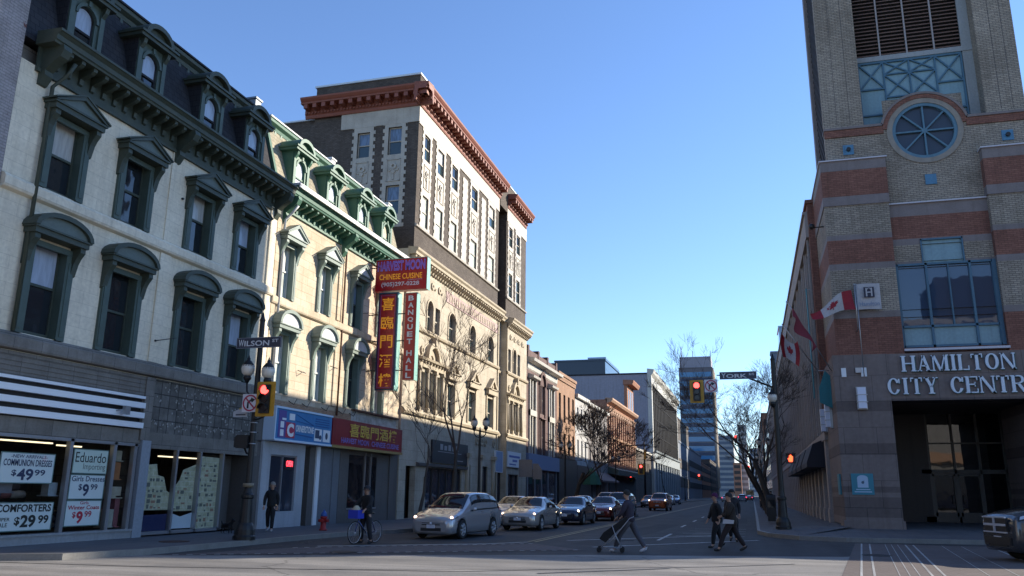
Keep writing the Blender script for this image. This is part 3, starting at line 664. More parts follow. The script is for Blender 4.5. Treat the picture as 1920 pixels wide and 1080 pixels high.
price('communion dresses $49.99 price sign high in the left window pane', 17.02, 18.78, 1.72, 2.52, [('-NEW ARRIVALS-', .18, .85, .82, .93, M_ink, .01), ('COMMUNION DRESSES', .06, .95, .56, .78, M_ink, .02), ('$', .22, .31, .22, .44, M_ink, .02), ('49', .32, .62, .1, .48, M_ink, .03), ('99', .64, .84, .26, .46, M_ink, .02)])
price('comforters $29.99 super sale price sign low in the left window pane', 17.0, 18.95, .50, 1.24, [('COMFORTERS', .06, .96, .66, .93, M_blk, .03), ('SUPER', .07, .3, .36, .48, M_blk, .01), ('SALE', .1, .27, .16, .3, M_blk, .01), ('$', .37, .46, .18, .5, M_blk, .03), ('29', .47, .72, .12, .56, M_blk, .04), ('99', .76, .94, .24, .54, M_blk, .03)], tilt=-.0)
price('pale green script name card topping the column of price cards', 19.42, 20.76, 2.02, 2.72, [('Eduardo', .06, .94, .46, .86, M_blk, 0.), ('Importing', .3, .94, .1, .42, M_blk, -.01)], M_card2)
price('girls dresses $9.99 price sign in the middle of the column of cards', 19.40, 20.74, 1.3, 2.0, [('Girls Dresses', .05, .98, .72, .94, M_ink, .01), ('$', .26, .36, .34, .62, M_ink, .01), ('9', .38, .56, .12, .62, M_ink, .03), ('99', .6, .8, .38, .62, M_ink, .02)])
price('red lettered girls winter coats $9.99 price sign under the blue lettered one', 19.38, 20.72, .56, 1.28, [('Girls', .38, .62, .84, .96, M_red, .01), ('Winter Coats', .06, .94, .64, .8, M_red, .02), ('$', .2, .3, .3, .56, M_red, .02), ('9', .32, .5, .1, .58, M_red, .04), ('99', .54, .74, .34, .58, M_red, .02)])
# floodlight on the canopy
m = MB(); m.tube([FL(20.6, 3.9, .16), FL(20.75, 3.95, .35)], .02, 6); m.fbox(FL, 20.7, 20.9, 3.8, 4.05, .3, .42); obj('floodlight', m, M_alu, A)
# ------------------------------------------------------------------ white painted brick neighbour at the far left
m = MB(); Wb = thing('white_brick_building', 'worn white painted brick wall beside the cream building, red brick showing through', 'building', (XF-5, 8, .15))
m.box(-30, XF+.02, 2, A0-.02, .15, 22); obj('wall', m, brick('worn_white_brick', (.54, .49, .49), (.47, .43, .43), (.36, .33, .33), .24, .085, .014, .5, 1.2, .5, patch=((.17, .065, .055), 1.1, .62)), Wb)
m = MB(); m.box(-30.1, XF+.2, 1.9, A0-.02, 22, 22.4); obj('roof', m, M_gstone, Wb)
# ------------------------------------------------------------------ tan building, bright green trim, in the sun
B0, B1 = 28.45, 41.9
B = thing('tan_building', 'tan painted building in the sun with bright green dormers and white window pediments', 'building', (XF-5, 35, .15))
cB = [29.55, 32.8, 36.05, 39.0]
h3 = [(c-.46, c+.46, 9.45, 11.85) for c in cB]; h2 = [(c-.5, c+.5, 5.48, 8.05) for c in cB]
m = MB(); wall(m, FL, B0, B1, 4.8, 13.3, h3+h2, .3); obj('wall', m, M_tan, B)
m = MB(); m.box(-30, XF-.32, B0, B1, .15, 13.9); m.fbox(FL, B0, B0+.2, 4.8, 13.3, -.32, -.002); m.fbox(FL, B1-.2, B1, 4.8, 13.3, -.32, -.002); obj('core_wall', m, M_gstone, B)
each('pilaster', B, M_tan, [(28.5, 28.85, 5.4, 13.2, 0, .07), (34.15, 34.5, 5.4, 9.0, 0, .06), (34.1, 34.4, 9.45, 13.2, 0, .06)])
m = MB(); m.sweep(FL, [(0, 9.0), (.13, 9.04), (.16, 9.1), (.16, 9.32), (.1, 9.38), (0, 9.42)], B0, B1); obj('string_course', m, M_tan, B)
for i, c in enumerate(cB):
    sash(B, FL, c-.46, c+.46, 9.45, 11.85, -.24, M_wtrim if i < 2 else M_dgreen2, M_curt2 if i < 2 else M_darkw, .07, gm2=M_curt if i < 2 else M_darkw)
    casing(B, FL, c, .46, .66, 9.43, 11.65, M_casing)
    pediment_hood(B, FL, c, .78, 11.85, 12.62, [M_casing, M_wtrim])
    sash(B, FL, c-.5, c+.5, 5.48, 8.05, -.24, M_wtrim if i != 2 else M_dgreen2, M_curt2 if i != 2 else M_darkw, .07, gm2=M_curt if i < 2 else M_darkw)
    casing(B, FL, c, .5, .7, 5.46, 7.9, M_casing)
    arch_hood(B, FL, c, .82, 8.05, 8.9, [M_casing, M_wtrim])
cornice(B, FL, B0+.2, B1-.3, 13.15, 14.1, .85, M_green, [28.95, 34.3, 41.3], .5)
m = MB(); m.fbox(FL, B0+.15, B1-.3, 14.1, 14.2, .3, .93); m.fbox(FL, B0+.15, B1-.3, 14.0, 14.12, .87, .93); obj('snowy_gutter', m, M_wtrim, B)
mansard(B, FL, B0+.1, B1-.3, 13.9, 17.35, -.05, -1.05, M_tanshingle, M_green, M_wtrim)
for c in (30.2, 33.2, 36.4, 39.3): dormer(B, FL, c, 14.15, -.1, (M_green, M_green, M_green), M_skyw if c < 39 else glass('tan_blind_glass', curtain=(.5, .4, .26)), .66, 2.0)
m = MB(); m.prism(Fr((XF, 0, 0), (1, 0, 0), (0, 0, 1), (0, 1, 0)), [(.02, 13.95), (-.95, 17.3), (-1.4, 17.3), (-.4, 13.95)], B0-.04, B0+.12)
obj('party_wall', m, M_green, B)
# chimney stubs on the roof edges
for y, r0, lb in ((27.7, A, None), (34.4, B, None), (41.2, B, None)):
    m = MB(); m.box(XF-1.25, XF-.85, y-.2, y+.2, 17.2, 17.75); m.box(XF-1.3, XF-.8, y-.25, y+.25, 17.75, 17.83); obj('chimney', m, M_lead if r0 is A else M_wtrim, r0)
m = MB(); m.tube([FL(28.95, 13.3, .7), FL(28.93, 13.0, .45), FL(28.92, 12.7, .14), FL(28.92, 4.9, .14)], .06, 8); obj('drainpipe', m, M_wtrim, B)
M_rust = paint('rusty_iron', (.15, .07, .04), .8, amt=.4)
m = MB(); m.tube([FL(34.6, 13.0, .1), FL(34.6, 5.0, .1)], .05, 6); obj('rusty_drainpipe', m, M_rust, B)
# brickwork strip and white sheet above the signs, with iron hooks
m = MB(); m.fbox(FL, B0+.3, 36.2, 4.86, 5.2, 0, .015); obj('exposed_brick', m, brick('salmon_brick', (.42, .24, .15), (.5, .31, .2), (.5, .42, .3), .22, .075, .01, .5, 1.5), B)
m = MB(); m.fbox(FL, 36.2, 41.5, 4.86, 5.38, 0, .03); obj('white_sheet_panel', m, paint('flaking_white', (.66, .66, .62), .6, amt=.9, scale=2.5, dark=(.45, .4, .33)), B)
m = MB(); m.fbox(FL, 36.2, 41.5, 5.38, 5.46, 0, .22); obj('rusty_ledge', m, M_rust, B)
m = MB()
for y in (30.5, 31.6, 33.3, 34.9, 36.0):
    m.tube([FL(y, 5.25, 0), FL(y+.1, 5.1, .2), FL(y+.25, 5.35, .25)], .018, 5)
for y, z in ((31.2, 6.6), (34.0, 7.2)): m.tube([FL(y-.25, z, .05), FL(y, z-.1, .3), FL(y+.25, z, .05)], .018, 5)
obj('iron_hook', m, M_black, B)
# ground floor: lintel, white shop front, grey piers, restaurant front
M_gpier = paint('brown_grey_pier', (.15, .135, .125), .7, amt=.3); M_gpier2 = paint('blue_grey_pier', (.20, .215, .24), .7, amt=.3)
m = MB(); m.fbox(FL, B0, 41.6, 3.45, 4.86, -.32, 0); obj('sign_backing', m, M_gpier, B)
wf = MB()
wf.fbox(FL, 28.75, 29.35, .15, 3.5, -.2, .1); wf.fbox(FL, 31.35, 32.0, .15, 3.5, -.2, .1); wf.fbox(FL, 29.35, 31.35, .15, .78, -.2, .1); wf.fbox(FL, 29.35, 31.35, 3.0, 3.5, -.2, .1)
obj('white_shopfront', wf, paint('white_shop_paint', (.52, .54, .57), .5, amt=.3, scale=1.5), B)
m = MB(); m.fbox(FL, 30.3, 30.38, .78, 3.0, -.05, .05); m.fbox(FL, 29.35, 31.35, 2.94, 3.0, -.05, .05)
o = obj('shop_window', m, M_alu, B); g = MB(); g.face([FL(29.35, .78, 0), FL(31.35, .78, 0), FL(31.35, 3, 0), FL(29.35, 3, 0)]); obj('pane', g, glass('shop_dark_glass', (.03, .035, .05)), o, recalc=False)
each('pier', B, M_gpier, [(32.0, 32.5, .15, 3.5, -1.2, -1.1), (28.45, 28.75, .15, 3.5, -.2, .0), (32.5, 33.0, .15, 3.5, -.2, .05)])
m = MB(); m.fbox(FL, 33.0, 33.3, .15, 3.5, -.1, .12); obj('white_post', m, M_whitep, B)
m = MB(); m.fbox(FL, 33.3, 35.3, .15, 3.5, -.2, .03); m.fbox(FL, 34.6, 34.8, .15, 3.5, .03, .07); obj('blue_grey_pier', m, M_gpier2, B)
m = MB(); m.fbox(FL, 35.3, 36.2, .15, 3.5, -.2, .05); m.fbox(FL, 40.9, 41.9, .15, 4.9, -.3, .06); m.fbox(FL, 36.2, 40.9, .15, .75, -.2, .02); m.fbox(FL, 39.4, 40.9, .75, 3.5, -.2, 0); obj('brown_pier', m, M_gpier, B)
m = MB(); m.fbox(FL, 36.2, 39.4, .75, .82, -.1, .06)
for u in (38.0, 38.65): m.fbox(FL, u, u+.07, .8, 3.45, -.08, .04)
o = obj('restaurant_window', m, M_alu, B); g = MB(); g.face([FL(36.2, .8, -.02), FL(39.4, .8, -.02), FL(39.4, 3.5, -.02), FL(36.2, 3.5, -.02)]); obj('pane', g, glass('restaurant_glass', (.012, .013, .016)), o, recalc=False)
m = MB(); m.fbox(FL, 36.2, 39.4, 3.3, 3.45, -.1, .02); obj('window_head', m, M_gpier, B)
# lit red OPEN sign
t = thing('open_sign', 'small lit red OPEN sign in the white shop window', 'sign', FL(30.75, 2.5, .03))
m = MB(); m.fbox(FL, 30.55, 31.2, 2.45, 2.9, .02, .04); obj('panel', m, M_dark, t)
m = MB(); text(m, FL, 'OPEN', 30.62, 31.12, 2.56, 2.8, .05, .03); obj('lettering', m, plain('red_glow', (.9, .05, .05), .5, emit=3., ecol=(1, .04, .06)), t, recalc=False)
# blue shop sign
FS = Fr((XF, 0, 0), (0, 1, 0), (0, 0, 1), (1, 0, 0))
t = thing('blue_shop_sign', 'long blue shop sign with a big white letter C on a red square', 'sign', FL(31.1, 3.55, .4))
m = MB(); m.fbox(FL, 28.85, 33.45, 3.6, 4.8, 0, .5); obj('box', m, paint('blue_sign_face', (.06, .26, .55), .4, amt=.2, scale=.8, dark=(.5, .6, .8)), t)
m = MB(); m.fbox(FL, 28.82, 33.48, 4.8, 4.88, 0, .54); m.fbox(FL, 28.78, 28.85, 3.55, 4.88, 0, .53); m.fbox(FL, 28.82, 33.48, 3.52, 3.6, 0, .54); obj('trim', m, plain('pale_blue_trim', (.55, .66, .78), .4), t)
m = MB(); m.fbox(FL, 29.05, 29.62, 3.66, 4.74, .5, .51); obj('purple_block', m, plain('purple_panel', (.10, .07, .26), .5), t)
m = MB(); m.fbox(FL, 29.62, 30.32, 3.68, 4.3, .5, .512); obj('red_block', m, plain('red_panel', (.42, .03, .07), .5), t)
m = MB(); text(m, FL, 'C', 29.7, 30.22, 3.72, 4.26, .52, .06)
for a, b, c, d in ((29.2, 29.45, 3.72, 3.98), (29.2, 29.45, 4.05, 4.3), (29.85, 30.25, 4.4, 4.66), (29.3, 29.6, 4.36, 4.44)): m.fbox(FL, a, b, c, d, .5, .52)
text(m, FL, 'ORNERSTONE', 30.38, 31.85, 3.96, 4.24, .515, .03)
obj('lettering', m, plain('white_letters', (.75, .76, .76), .5), t, recalc=False)
m = MB(); m.line(FL, (30.4, 4.66), (31.9, 4.3), .02, .5, .515); m.line(FL, (30.4, 4.4), (31.9, 4.3), .02, .5, .515); m.line(FL, (30.4, 3.86), (31.8, 3.8), .05, .5, .51)
for k in range(4): m.fbox(FL, 32.0, 33.2, 4.3+k*.1, 4.335+k*.1, .5, .512)
obj('blue_line', m, plain('navy_lines', (.02, .08, .25), .5), t)
m = MB()
for a in (31.95, 32.7): m.fbox(FL, a, a+.62, 3.68, 4.2, .5, .512)
obj('picture_panel', m, M_whitep, t)
m = MB(); m.fbox(FL, 32.0, 32.35, 3.8, 4.15, .512, .518); m.disc(FL, 32.45, 3.85, .1, .512, .52, 10); m.disc(FL, 33.0, 3.94, .15, .512, .52, 12, .7); m.cur = 0; obj('picture', m, plain('dark_picture', (.03, .05, .10), .5), t)
# red restaurant sign
t = thing('red_restaurant_sign', 'long red shop sign with gold characters over the dark restaurant window', 'sign', FL(37.4, 3.55, .4))
m = MB(); m.fbox(FL, 33.55, 41.35, 3.6, 4.82, 0, .5); obj('box', m, paint('red_sign_face', (.32, .018, .022), .35, amt=.35, scale=1.2, dark=(.45, .3, .3)), t)
m = MB(); m.fbox(FL, 33.5, 41.4, 3.5, 3.62, 0, .53); obj('gold_strip', m, plain('dull_gold', (.30, .20, .06), .5), t)
m = MB(); text(m, FL, '喜臨門酒樓', 35.2, 40.6, 4.08, 4.7, .515, .012); obj('gold_lettering', m, plain('gold_letters', (.60, .40, .05), .5), t, recalc=False)
m = MB(); text(m, FL, 'HARVEST MOON', 34.4, 37.3, 3.74, 4.0, .515, .02); text(m, FL, 'CHINESE CUISINE', 37.6, 40.9, 3.74, 4.0, .515, .02); obj('violet_lettering', m, plain('violet_letters', (.22, .16, .45), .5), t, recalc=False)
# ------------------------------------------------------------------ projecting restaurant signs at Y = 37.5
FH = facing(37.5)
M_signred = paint('sign_red_acrylic', (.60, .013, .022), .3, amt=.15, spec=.6); M_teal = paint('teal_sign_edge', (.22, .50, .44), .5); M_goldc = plain('orange_gold_letters', (.90, .36, .03), .4, emit=.10, ecol=(1, .4, .02))
def hanging(label, name, u0, u1, v0, v1, dep=.42):
    t = thing(name, label, 'sign', ((u0+u1)/2, 37.5, v0))
    m = MB(); m.fbox(FH, u0, u1, v0, v1, -dep, 0); obj('box', m, [M_signred], t)
    m = MB(); m.fbox(FH, u1, u1+.02, v0-.02, v1+.02, -dep, .01); m.fbox(FH, u0, u1+.02, v1, v1+.03, -dep, .01); obj('teal_edge', m, M_teal, t)
    return t
t = hanging('wide red hanging restaurant sign with blue letters and a phone number', 'projecting_sign', -18.2, -15.35, 11.62, 13.28)
m = MB(); text(m, FH, 'HARVEST MOON', -18.1, -15.45, 12.66, 13.2, .01, .045); obj('blue_lettering', m, plain('blue_letters', (.20, .22, .80), .4), t, recalc=False)
m = MB(); text(m, FH, 'HARVEST MOON', -18.08, -15.47, 12.7, 13.16, .016, -.012); obj('pink_lettering', m, plain('violet_pink', (.50, .10, .40), .4), t, recalc=False)
m = MB(); text(m, FH, 'CHINESE CUISINE', -17.98, -15.6, 12.2, 12.5, .01, .015); obj('gold_lettering', m, M_goldc, t, recalc=False)
m = MB(); text(m, FH, '(905)297-0228', -17.85, -15.75, 11.78, 12.06, .01, .025); m.line(FH, (-16.4, 12.13), (-15.6, 12.15), .015, 0, .01); obj('white_lettering', m, plain('pale_pink_letters', (.70, .58, .62), .4), t, recalc=False)
t = hanging('tall red vertical sign with five orange Chinese characters', 'projecting_sign', -17.93, -16.9, 6.5, 11.5, .5)
m = MB()
for q in ((-17.93, -16.9, 6.5, 6.58), (-17.93, -16.9, 11.42, 11.5), (-17.93, -17.86, 6.58, 11.42), (-16.97, -16.9, 6.58, 11.42)): m.fbox(FH, *q, 0, .04)
obj('frame', m, plain('dark_blue_frame', (.03, .03, .07), .4), t)
m = MB()
for q in ((-17.82, -17.01, 6.63, 6.65), (-17.82, -17.01, 11.35, 11.37), (-17.82, -17.8, 6.65, 11.35), (-17.03, -17.01, 6.65, 11.35)): m.fbox(FH, *q, 0, .012)
obj('violet_line', m, plain('violet_line', (.3, .12, .3), .5), t)
for i, ch in enumerate('喜臨門酒樓'): m = MB(); text(m, FH, ch, -17.76, -17.07, 10.58-i*.975, 11.24-i*.975, .012, .014); obj('gold_character', m, M_goldc, t, recalc=False)
t = hanging('narrow red vertical BANQUET HALL sign with white letters', 'projecting_sign', -16.45, -15.85, 7.0, 11.42, .42)
m = MB()
zz = 11.3
for ch in 'BANQUET HALL':
    if ch == ' ': zz -= .22; continue
    text(m, FH, ch, -16.3, -16.0, zz-.27, zz, .012, .03); zz -= .373
obj('white_lettering', m, plain('white_sign_letters', (.72, .70, .70), .4), t, recalc=False)
for z, nm in ((12.9, 'behind the wide red sign with the phone number'), (10.4, 'highest of three holding the vertical signs'), (9.0, 'middle one of three holding the vertical signs'), (7.5, 'lowest of three holding the vertical signs')):
    m = MB(); m.tube([(XF, 37.62, z), (-15.9 if z < 12 else -18.0, 37.62, z)], .03, 6); m.tube([(XF, 36.9, z-.05), (XF+.25, 37.0, z-.02), (-17.9, 37.62, z)], .015, 5)
    t = obj('sign_bracket', m, M_black); tag(t, 'thin black iron rod, ' + nm, 'bracket', 'iron rods carrying the hanging signs')
m = MB()
for x, z0 in ((-17.6, 5.3), (-17.3, 5.3), (-16.2, 5.6)): m.tube([(x, 37.8, 7.0), (x*1.0, 37.8, z0)], .01, 4)
m = obj('hanging_cable', m, M_black); tag(m, 'thin dark cables hanging below the red vertical signs', 'cable')
# ================================================================== HOTEL
M_dbrick = brick('dark_brown_brick', (.115, .09, .076), (.17, .14, .118), (.085, .07, .06), .24, .085, .012, .6, .6)
M_terra = paint('cream_terracotta', (.54, .485, .40), .5, amt=.5, scale=1.2)
M_beige = brick('beige_limestone', (.62, .55, .43), (.68, .605, .485), (.42, .36, .27), 1.1, .55, .008, .55, .8, .15)
M_beiget = paint('beige_stone_trim', (.58, .49, .35), .7, amt=.5, scale=1.5)
M_redc = paint('red_painted_cornice', (.30, .085, .05), .6, amt=.35, scale=1.5)
M_hw = glass('hotel_dark_glass', (.03, .05, .055)); M_hw2 = glass('hotel_green_blind', curtain=(.42, .50, .46))
M_pinkband = paint('pink_frieze', (.52, .36, .34), .7, amt=.4, scale=2)
H = thing('old_hotel', 'tall old hotel of dark brick and beige stone with a red bracketed cornice', 'building', (XF-6, 55, .15))
H0, H1 = 43.0, 68.5
FS_ = facing(H0)                       # side wall, u = X
segs = [(H0, 60.0, 0.), (60.0, 62.3, -.7), (62.3, H1, 0.)]
wcol = [(43.95, 44.9), (46.25, 47.4), (48.95, 50.1), (53.1, 54.45), (57.35, 58.75), (62.9, 63.95), (65.2, 66.3)]
blind = [51.7, 55.95]
holes = [(a, b, c, d) for a, b in wcol for c, d in ((21.65, 23.35), (17.3, 19.3))]
m = MB()
for a, b, w in segs:
    wall(m, FL, a, b, 15.3, 24.3, [h for h in holes if a < h[0] < b], .25, w)
for u in (60.0, 62.3): m.face([FL(u, 15.35, 0), FL(u, 24.3, 0), FL(u, 24.3, -.7), FL(u, 15.35, -.7)])
shol = [(-22.6, -21.75, 21.7, 23.4), (-20.5, -19.6, 21.7, 23.55), (-22.6, -21.75, 17.8, 19.6), (-20.5, -19.6, 17.8, 19.7)]
wall(m, FS_, -26.0, XF, .15, 24.4, shol, .2, 0.)
obj('wall', m, M_dbrick, H)
m = MB(); m.box(-25.98, XF-.95, H0+.25, H1-.02, .15, 24.4); m.box(-34, -25.9, H0+.4, H1-.5, .15, 24.9)
m.fbox(FL, H1-.05, H1, .15, 24.3, -.95, -.01)
obj('core_wall', m, M_dbrick, H)
m = MB(); m.box(-25.8, XF-.05, H0+.1, 60.2, 24.3, 27.0); m.box(-25.8, XF-.05, 62.1, H1-.1, 24.3, 27.0); m.box(-25.8, XF-1, 60.2, 62.1, 24.3, 26.8)
obj('parapet', m, M_dbrick, H)
m = MB(); m.box(-25.9, XF-0.0, H0+.02, 60.25, 27.0, 27.12); m.box(-25.9, XF-.0, 62.05, H1-.02, 27.0, 27.12); m.box(-34.1, -25.9, H0+.3, H1, 24.9, 25.0); obj('roof_edge', m, plain('pale_coping', (.55, .6, .64), .4), H)
HC1, HCX = 68.2, -26.35
def red_cornice(F, u0, u1, lab):
    m = MB(); z = 24.78
    m.sweep(F, [(0, z), (.12, z), (.16, z+.1), (.16, z+.2), (.22, z+.25), (.22, z+.62), (.26, z+.66), (.26, z+.72), (.80, z+.72), (.82, z+.8), (.78, z+.84), (.84, z+.9), (.93, z+1.02), (.95, z+1.12), (.2, z+1.2), (0, z+1.2)], u0, u1)
    obj('red_cornice', m, M_redc, H)
    m = MB(); n = int((u1-u0)/.62)
    for i in range(n): x = u0+(i+.5)*(u1-u0)/n; m.fbox(F, x-.13, x+.13, z+.44, z+.72, .22, .76)
    n = int((u1-u0)/.22)
    for i in range(n): x = u0+(i+.5)*(u1-u0)/n; m.fbox(F, x-.06, x+.06, z+.26, z+.4, .22, .29)
    obj('dentil', m, M_redc, H)['kind'] = 'stuff'
red_cornice(FL, H0-.93, 60.1, ''); red_cornice(FL, 62.2, HC1, '')
red_cornice(FS_, HCX, XF+.93, '')
m = MB(); m.fbox(FL, 60.1, 62.2, 24.3, 25.9, -.9, .1); obj('cornice_return', m, M_dbrick, H)
# white frieze and window strips with toothed edges
m = MB(); m.fbox(FL, H0, 60.0, 23.65, 24.8, 0, .06); m.fbox(FL, 62.3, H1, 23.65, 24.8, 0, .06); m.fbox(FS_, -23.8, XF+.06, 23.75, 24.8, 0, .06); obj('terracotta_frieze', m, M_terra, H)
def strip_(F, a, b, z0, z1, hs, carved=(), teeth=.12):
    m = MB(); e = .25
    hh = [(p, q, c, d) for p, q, c, d in hs if a-.2 < p and q < b+.2]
    wall(m, F, a-e, b+e, z0, z1, hh, .07, .05)
    z = z0; k = 0
    while z < z1-.01:
        zz = min(z+.24, z1)
        if k % 2 == 0:
            m.fbox(F, a-e-teeth, a-e, z, zz, 0, .05); m.fbox(F, b+e, b+e+teeth, z, zz, 0, .05)
        z = zz; k += 1
    for c0, c1 in carved:      # carved panel: border, shield and swag
        cu = (a+b)/2; w = (b-a)/2
        for q in ((cu-w, cu+w, c0, c0+.05), (cu-w, cu+w, c1-.05, c1), (cu-w, cu-w+.05, c0, c1), (cu+w-.05, cu+w, c0, c1)): m.fbox(F, *q, .05, .09)
        m.ring(F, cu, (c0+c1)/2+.25, .1, .22, .05, .13, 0, 360, 12); m.disc(F, cu, (c0+c1)/2-.1, .14, .05, .12, 8)
        for s in (-1, 1): m.ring(F, cu+s*w*.5, (c0+c1)/2+.1, .08, .15, .05, .1, 180, 360, 8)
        m.fbox(F, cu-.05, cu+.05, c0+.1, (c0+c1)/2-.2, .05, .1)
    obj('terracotta_strip', m, M_terra, H)
for a, b in wcol:
    strip_(FL, a, b, 17.2, 23.65, holes, [(19.75, 21.3)], .1)
for c in blind: strip_(FL, c-.22, c+.22, 17.2, 23.3, [], [], .08)
for a, b in ((-22.6, -21.75), (-20.5, -19.6)): strip_(FS_, a, b, 17.0, 23.75, shol, [(19.95, 21.4)], .12)
for i, (a, b) in enumerate(wcol):
    sash(H, FL, a, b, 21.65, 23.35, -.1, M_terra, M_hw, .07, gm2=M_skyw)
    sash(H, FL, a, b, 17.3, 19.3, -.1, M_terra, M_hw2 if i not in (5, 6) else M_hw, .07, gm2=M_hw2 if i < 5 else M_hw)
for i, (a, b, c, d) in enumerate(shol): sash(H, FS_, a, b, c, d, -.16, M_terra, M_hw, .07, gm2=glass('side_sky_glass', curtain=(.10, .16, .26)))  # blue tone paints reflected sky into the upper sashes
m = MB(); m.sweep(FL, [(0, 17.0), (.12, 17.02), (.14, 17.12), (0, 17.2)], H0, 60.0); m.sweep(FL, [(0, 17.0), (.12, 17.02), (.14, 17.12), (0, 17.2)], 62.3, H1); obj('thin_ledge', m, M_terra, H)
# lower stone front
uh = [(45.15, 46.1, 11.1, 12.95), (48.9, 50.2, 11.1, 13.0), (53.1, 54.4, 11.1, 13.0), (57.3, 58.7, 11.1, 13.0), (62.75, 63.6, 11.1, 12.9), (64.1, 65.1, 11.1, 13.1), (65.6, 66.45, 11.1, 12.9)]
uh2 = (46.55, 47.35, 11.1, 12.75)
lh = [(44.35, 45.3, 6.25, 8.5), (45.65, 46.6, 6.25, 8.6), (46.95, 47.8, 6.25, 8.5), (48.95, 50.35, 6.25, 8.35), (53.1, 54.6, 6.25, 8.35), (57.3, 58.8, 6.25, 8.35), (62.75, 63.6, 6.25, 8.5), (64.05, 65.15, 6.25, 8.6), (65.6, 66.45, 6.25, 8.5)]
fg = [(42.9, 44.3, .15, 3.0), (45.9, 52.2, .2, 3.0), (53.2, 54.0, .2, 3.4), (56.2, 57.9, .2, 3.4), (59.3, 61.4, .2, 3.2), (63.2, 66.2, .2, 3.0)]
m = MB()
for a, b, w in ((41.95, 60.0, .12), (60.0, 62.3, -.4), (62.3, 68.55, .12)):
    hs = [h for h in uh+[uh2]+lh+fg if a < h[0]+.01 and h[1] < b+2 and h[0] < b]
    hs = [(h[0], min(h[1], b), h[2], h[3]) for h in hs if not (w < 0)]
    wall(m, FL, a, b, .15, 15.3, hs, .35, w, [h for h in hs if h[2] == 11.1 and h != uh2 and h[1]-h[0] > .9])
for u in (60.0, 62.3): m.face([FL(u, .15, .12), FL(u, 15.3, .12), FL(u, 15.3, -.4), FL(u, .15, -.4)])
for u in (41.95, 68.55): m.face([FL(u, .15, .12), FL(u, 15.3, .12), FL(u, 15.3, -.9), FL(u, .15, -.9)])
obj('stone_front', m, M_beige, H)
def stone_sweep(name, prof, d=.12):
    for a, b, w in ((41.95, 60.0, d), (60.0, 62.3, d-.52), (62.3, 68.6, d)):
        m = MB(); m.sweep(FL, [(w+x, z) for x, z in prof], a, b); obj(name, m, M_beiget, H)
stone_sweep('stone_cornice', [(0, 14.55), (.08, 14.6), (.08, 14.95), (.5, 14.95), (.52, 15.1), (.62, 15.2), (.64, 15.32), (0, 15.42)])
m = MB()
for a, b, w in ((42.2, 59.9, .12), (62.4, 68.5, .12)):
    n = int((b-a)/.42)
    for i in range(n+1):
        u = a+(b-a)*i/n; m.sweep(FL, [(w, 14.93), (w+.44, 14.93), (w+.42, 14.83), (w+.2, 14.7), (w+.14, 14.58), (w, 14.55)], u-.1, u+.1)
obj('modillion', m, M_beiget, H)['kind'] = 'stuff'
stone_sweep('string_course', [(0, 10.75), (.14, 10.8), (.18, 10.92), (.1, 11.02), (0, 11.05)])
stone_sweep('stone_belt', [(0, 5.8), (.16, 5.84), (.22, 5.98), (.12, 6.12), (0, 6.14)])
m = MB(); m.fbox(FL, 48.3, 59.6, 13.55, 14.25, .12, .16); obj('pink_frieze', m, M_pinkband, H)
m = MB(); rgp = random.Random(4)
for i in range(24):
    u = 48.9+i*.43
    m.fbox(FL, u, u+.16, 13.65, 14.1, .16, .19)
    if i % 3: m.fbox(FL, u+.16, u+.28, 13.65+.2*(i % 2), 13.72+.2*(i % 2), .16, .19)
for u in (43.3, 44.6, 45.9, 47.1, 63.4, 64.6, 65.8, 67.0):
    m.ring(FL, u, 13.95, .1, .24, .12, .2, 0, 360, 12); m.ring(FL, u+.45, 13.9, .06, .14, .12, .2, 180, 360, 8)
obj('carved_relief', m, M_beiget, H)['kind'] = 'stuff'
for i, (a, b, c, d) in enumerate(uh):
    ar = (b-a) > .9
    sash(H, FL, a, b, c, d, -.1, M_terra, M_hw, .07, arch=ar, gm2=M_darkw)
    if ar:
        m = MB(); m.ring(FL, (a+b)/2, d-(b-a)/2, (b-a)/2, (b-a)/2+.12, .12, .18, 0, 180, 12); m.fbox(FL, a-.12, a, c, d-(b-a)/2, .12, .17); m.fbox(FL, b, b+.12, c, d-(b-a)/2, .12, .17); obj('arch_moulding', m, M_beiget, H)
sash(H, FL, uh2[0], uh2[1], uh2[2], uh2[3], -.1, M_terra, M_darkw, .07)
for i, (a, b, c, d) in enumerate(lh): sash(H, FL, a, b, c, d, -.12, M_terra, M_hw, .07, gm2=M_hw if i > 2 else M_hw2, mun=1 if b-a > 1.2 else 0)
for a, b in ((43.9, 48.2), (62.4, 66.9)):       # tripartite windows: entablature, columns, arched tympanum
    m = MB(); m.fbox(FL, a, b, 8.75, 9.1, .12, .3); m.sweep(FL, [(.12, 9.1), (.5, 9.12), (.55, 9.25), (.12, 9.34)], a-.12, b+.12)
    c = (a+b)/2
    for k in range(9): u = a+.2+k*(b-a-.4)/8; m.fbox(FL, u-.05, u+.05, 8.98, 9.1, .3, .42)
    m.ring(FL, c, 9.34, .75, 1.05, .12, .42, 0, 180, 14); m.fbox(FL, c-.12, c+.12, 10.2, 10.7, .12, .5)
    m.ring(FL, c, 9.34, .3, .6, .12, .2, 0, 180, 10)
    for s in (-1, 1): m.ring(FL, c+s*1.5, 9.75, .12, .26, .12, .22, 0, 360, 12)
    obj('arched_pediment', m, M_beiget, H)
    for u in (a+.25, a+1.55, a+2.85, b-.25) if a < 50 else (a+.2, a+1.42, a+2.98, b-.22):
        m = MB(); m.fbox(FL, u-.14, u+.14, 6.14, 6.4, .12, .34); m.tube([FL(u, 6.4, .22), FL(u, 8.55, .22)], [.1, .085], 8); m.fbox(FL, u-.14, u+.14, 8.55, 8.75, .12, .34); obj('column', m, M_beiget, H)
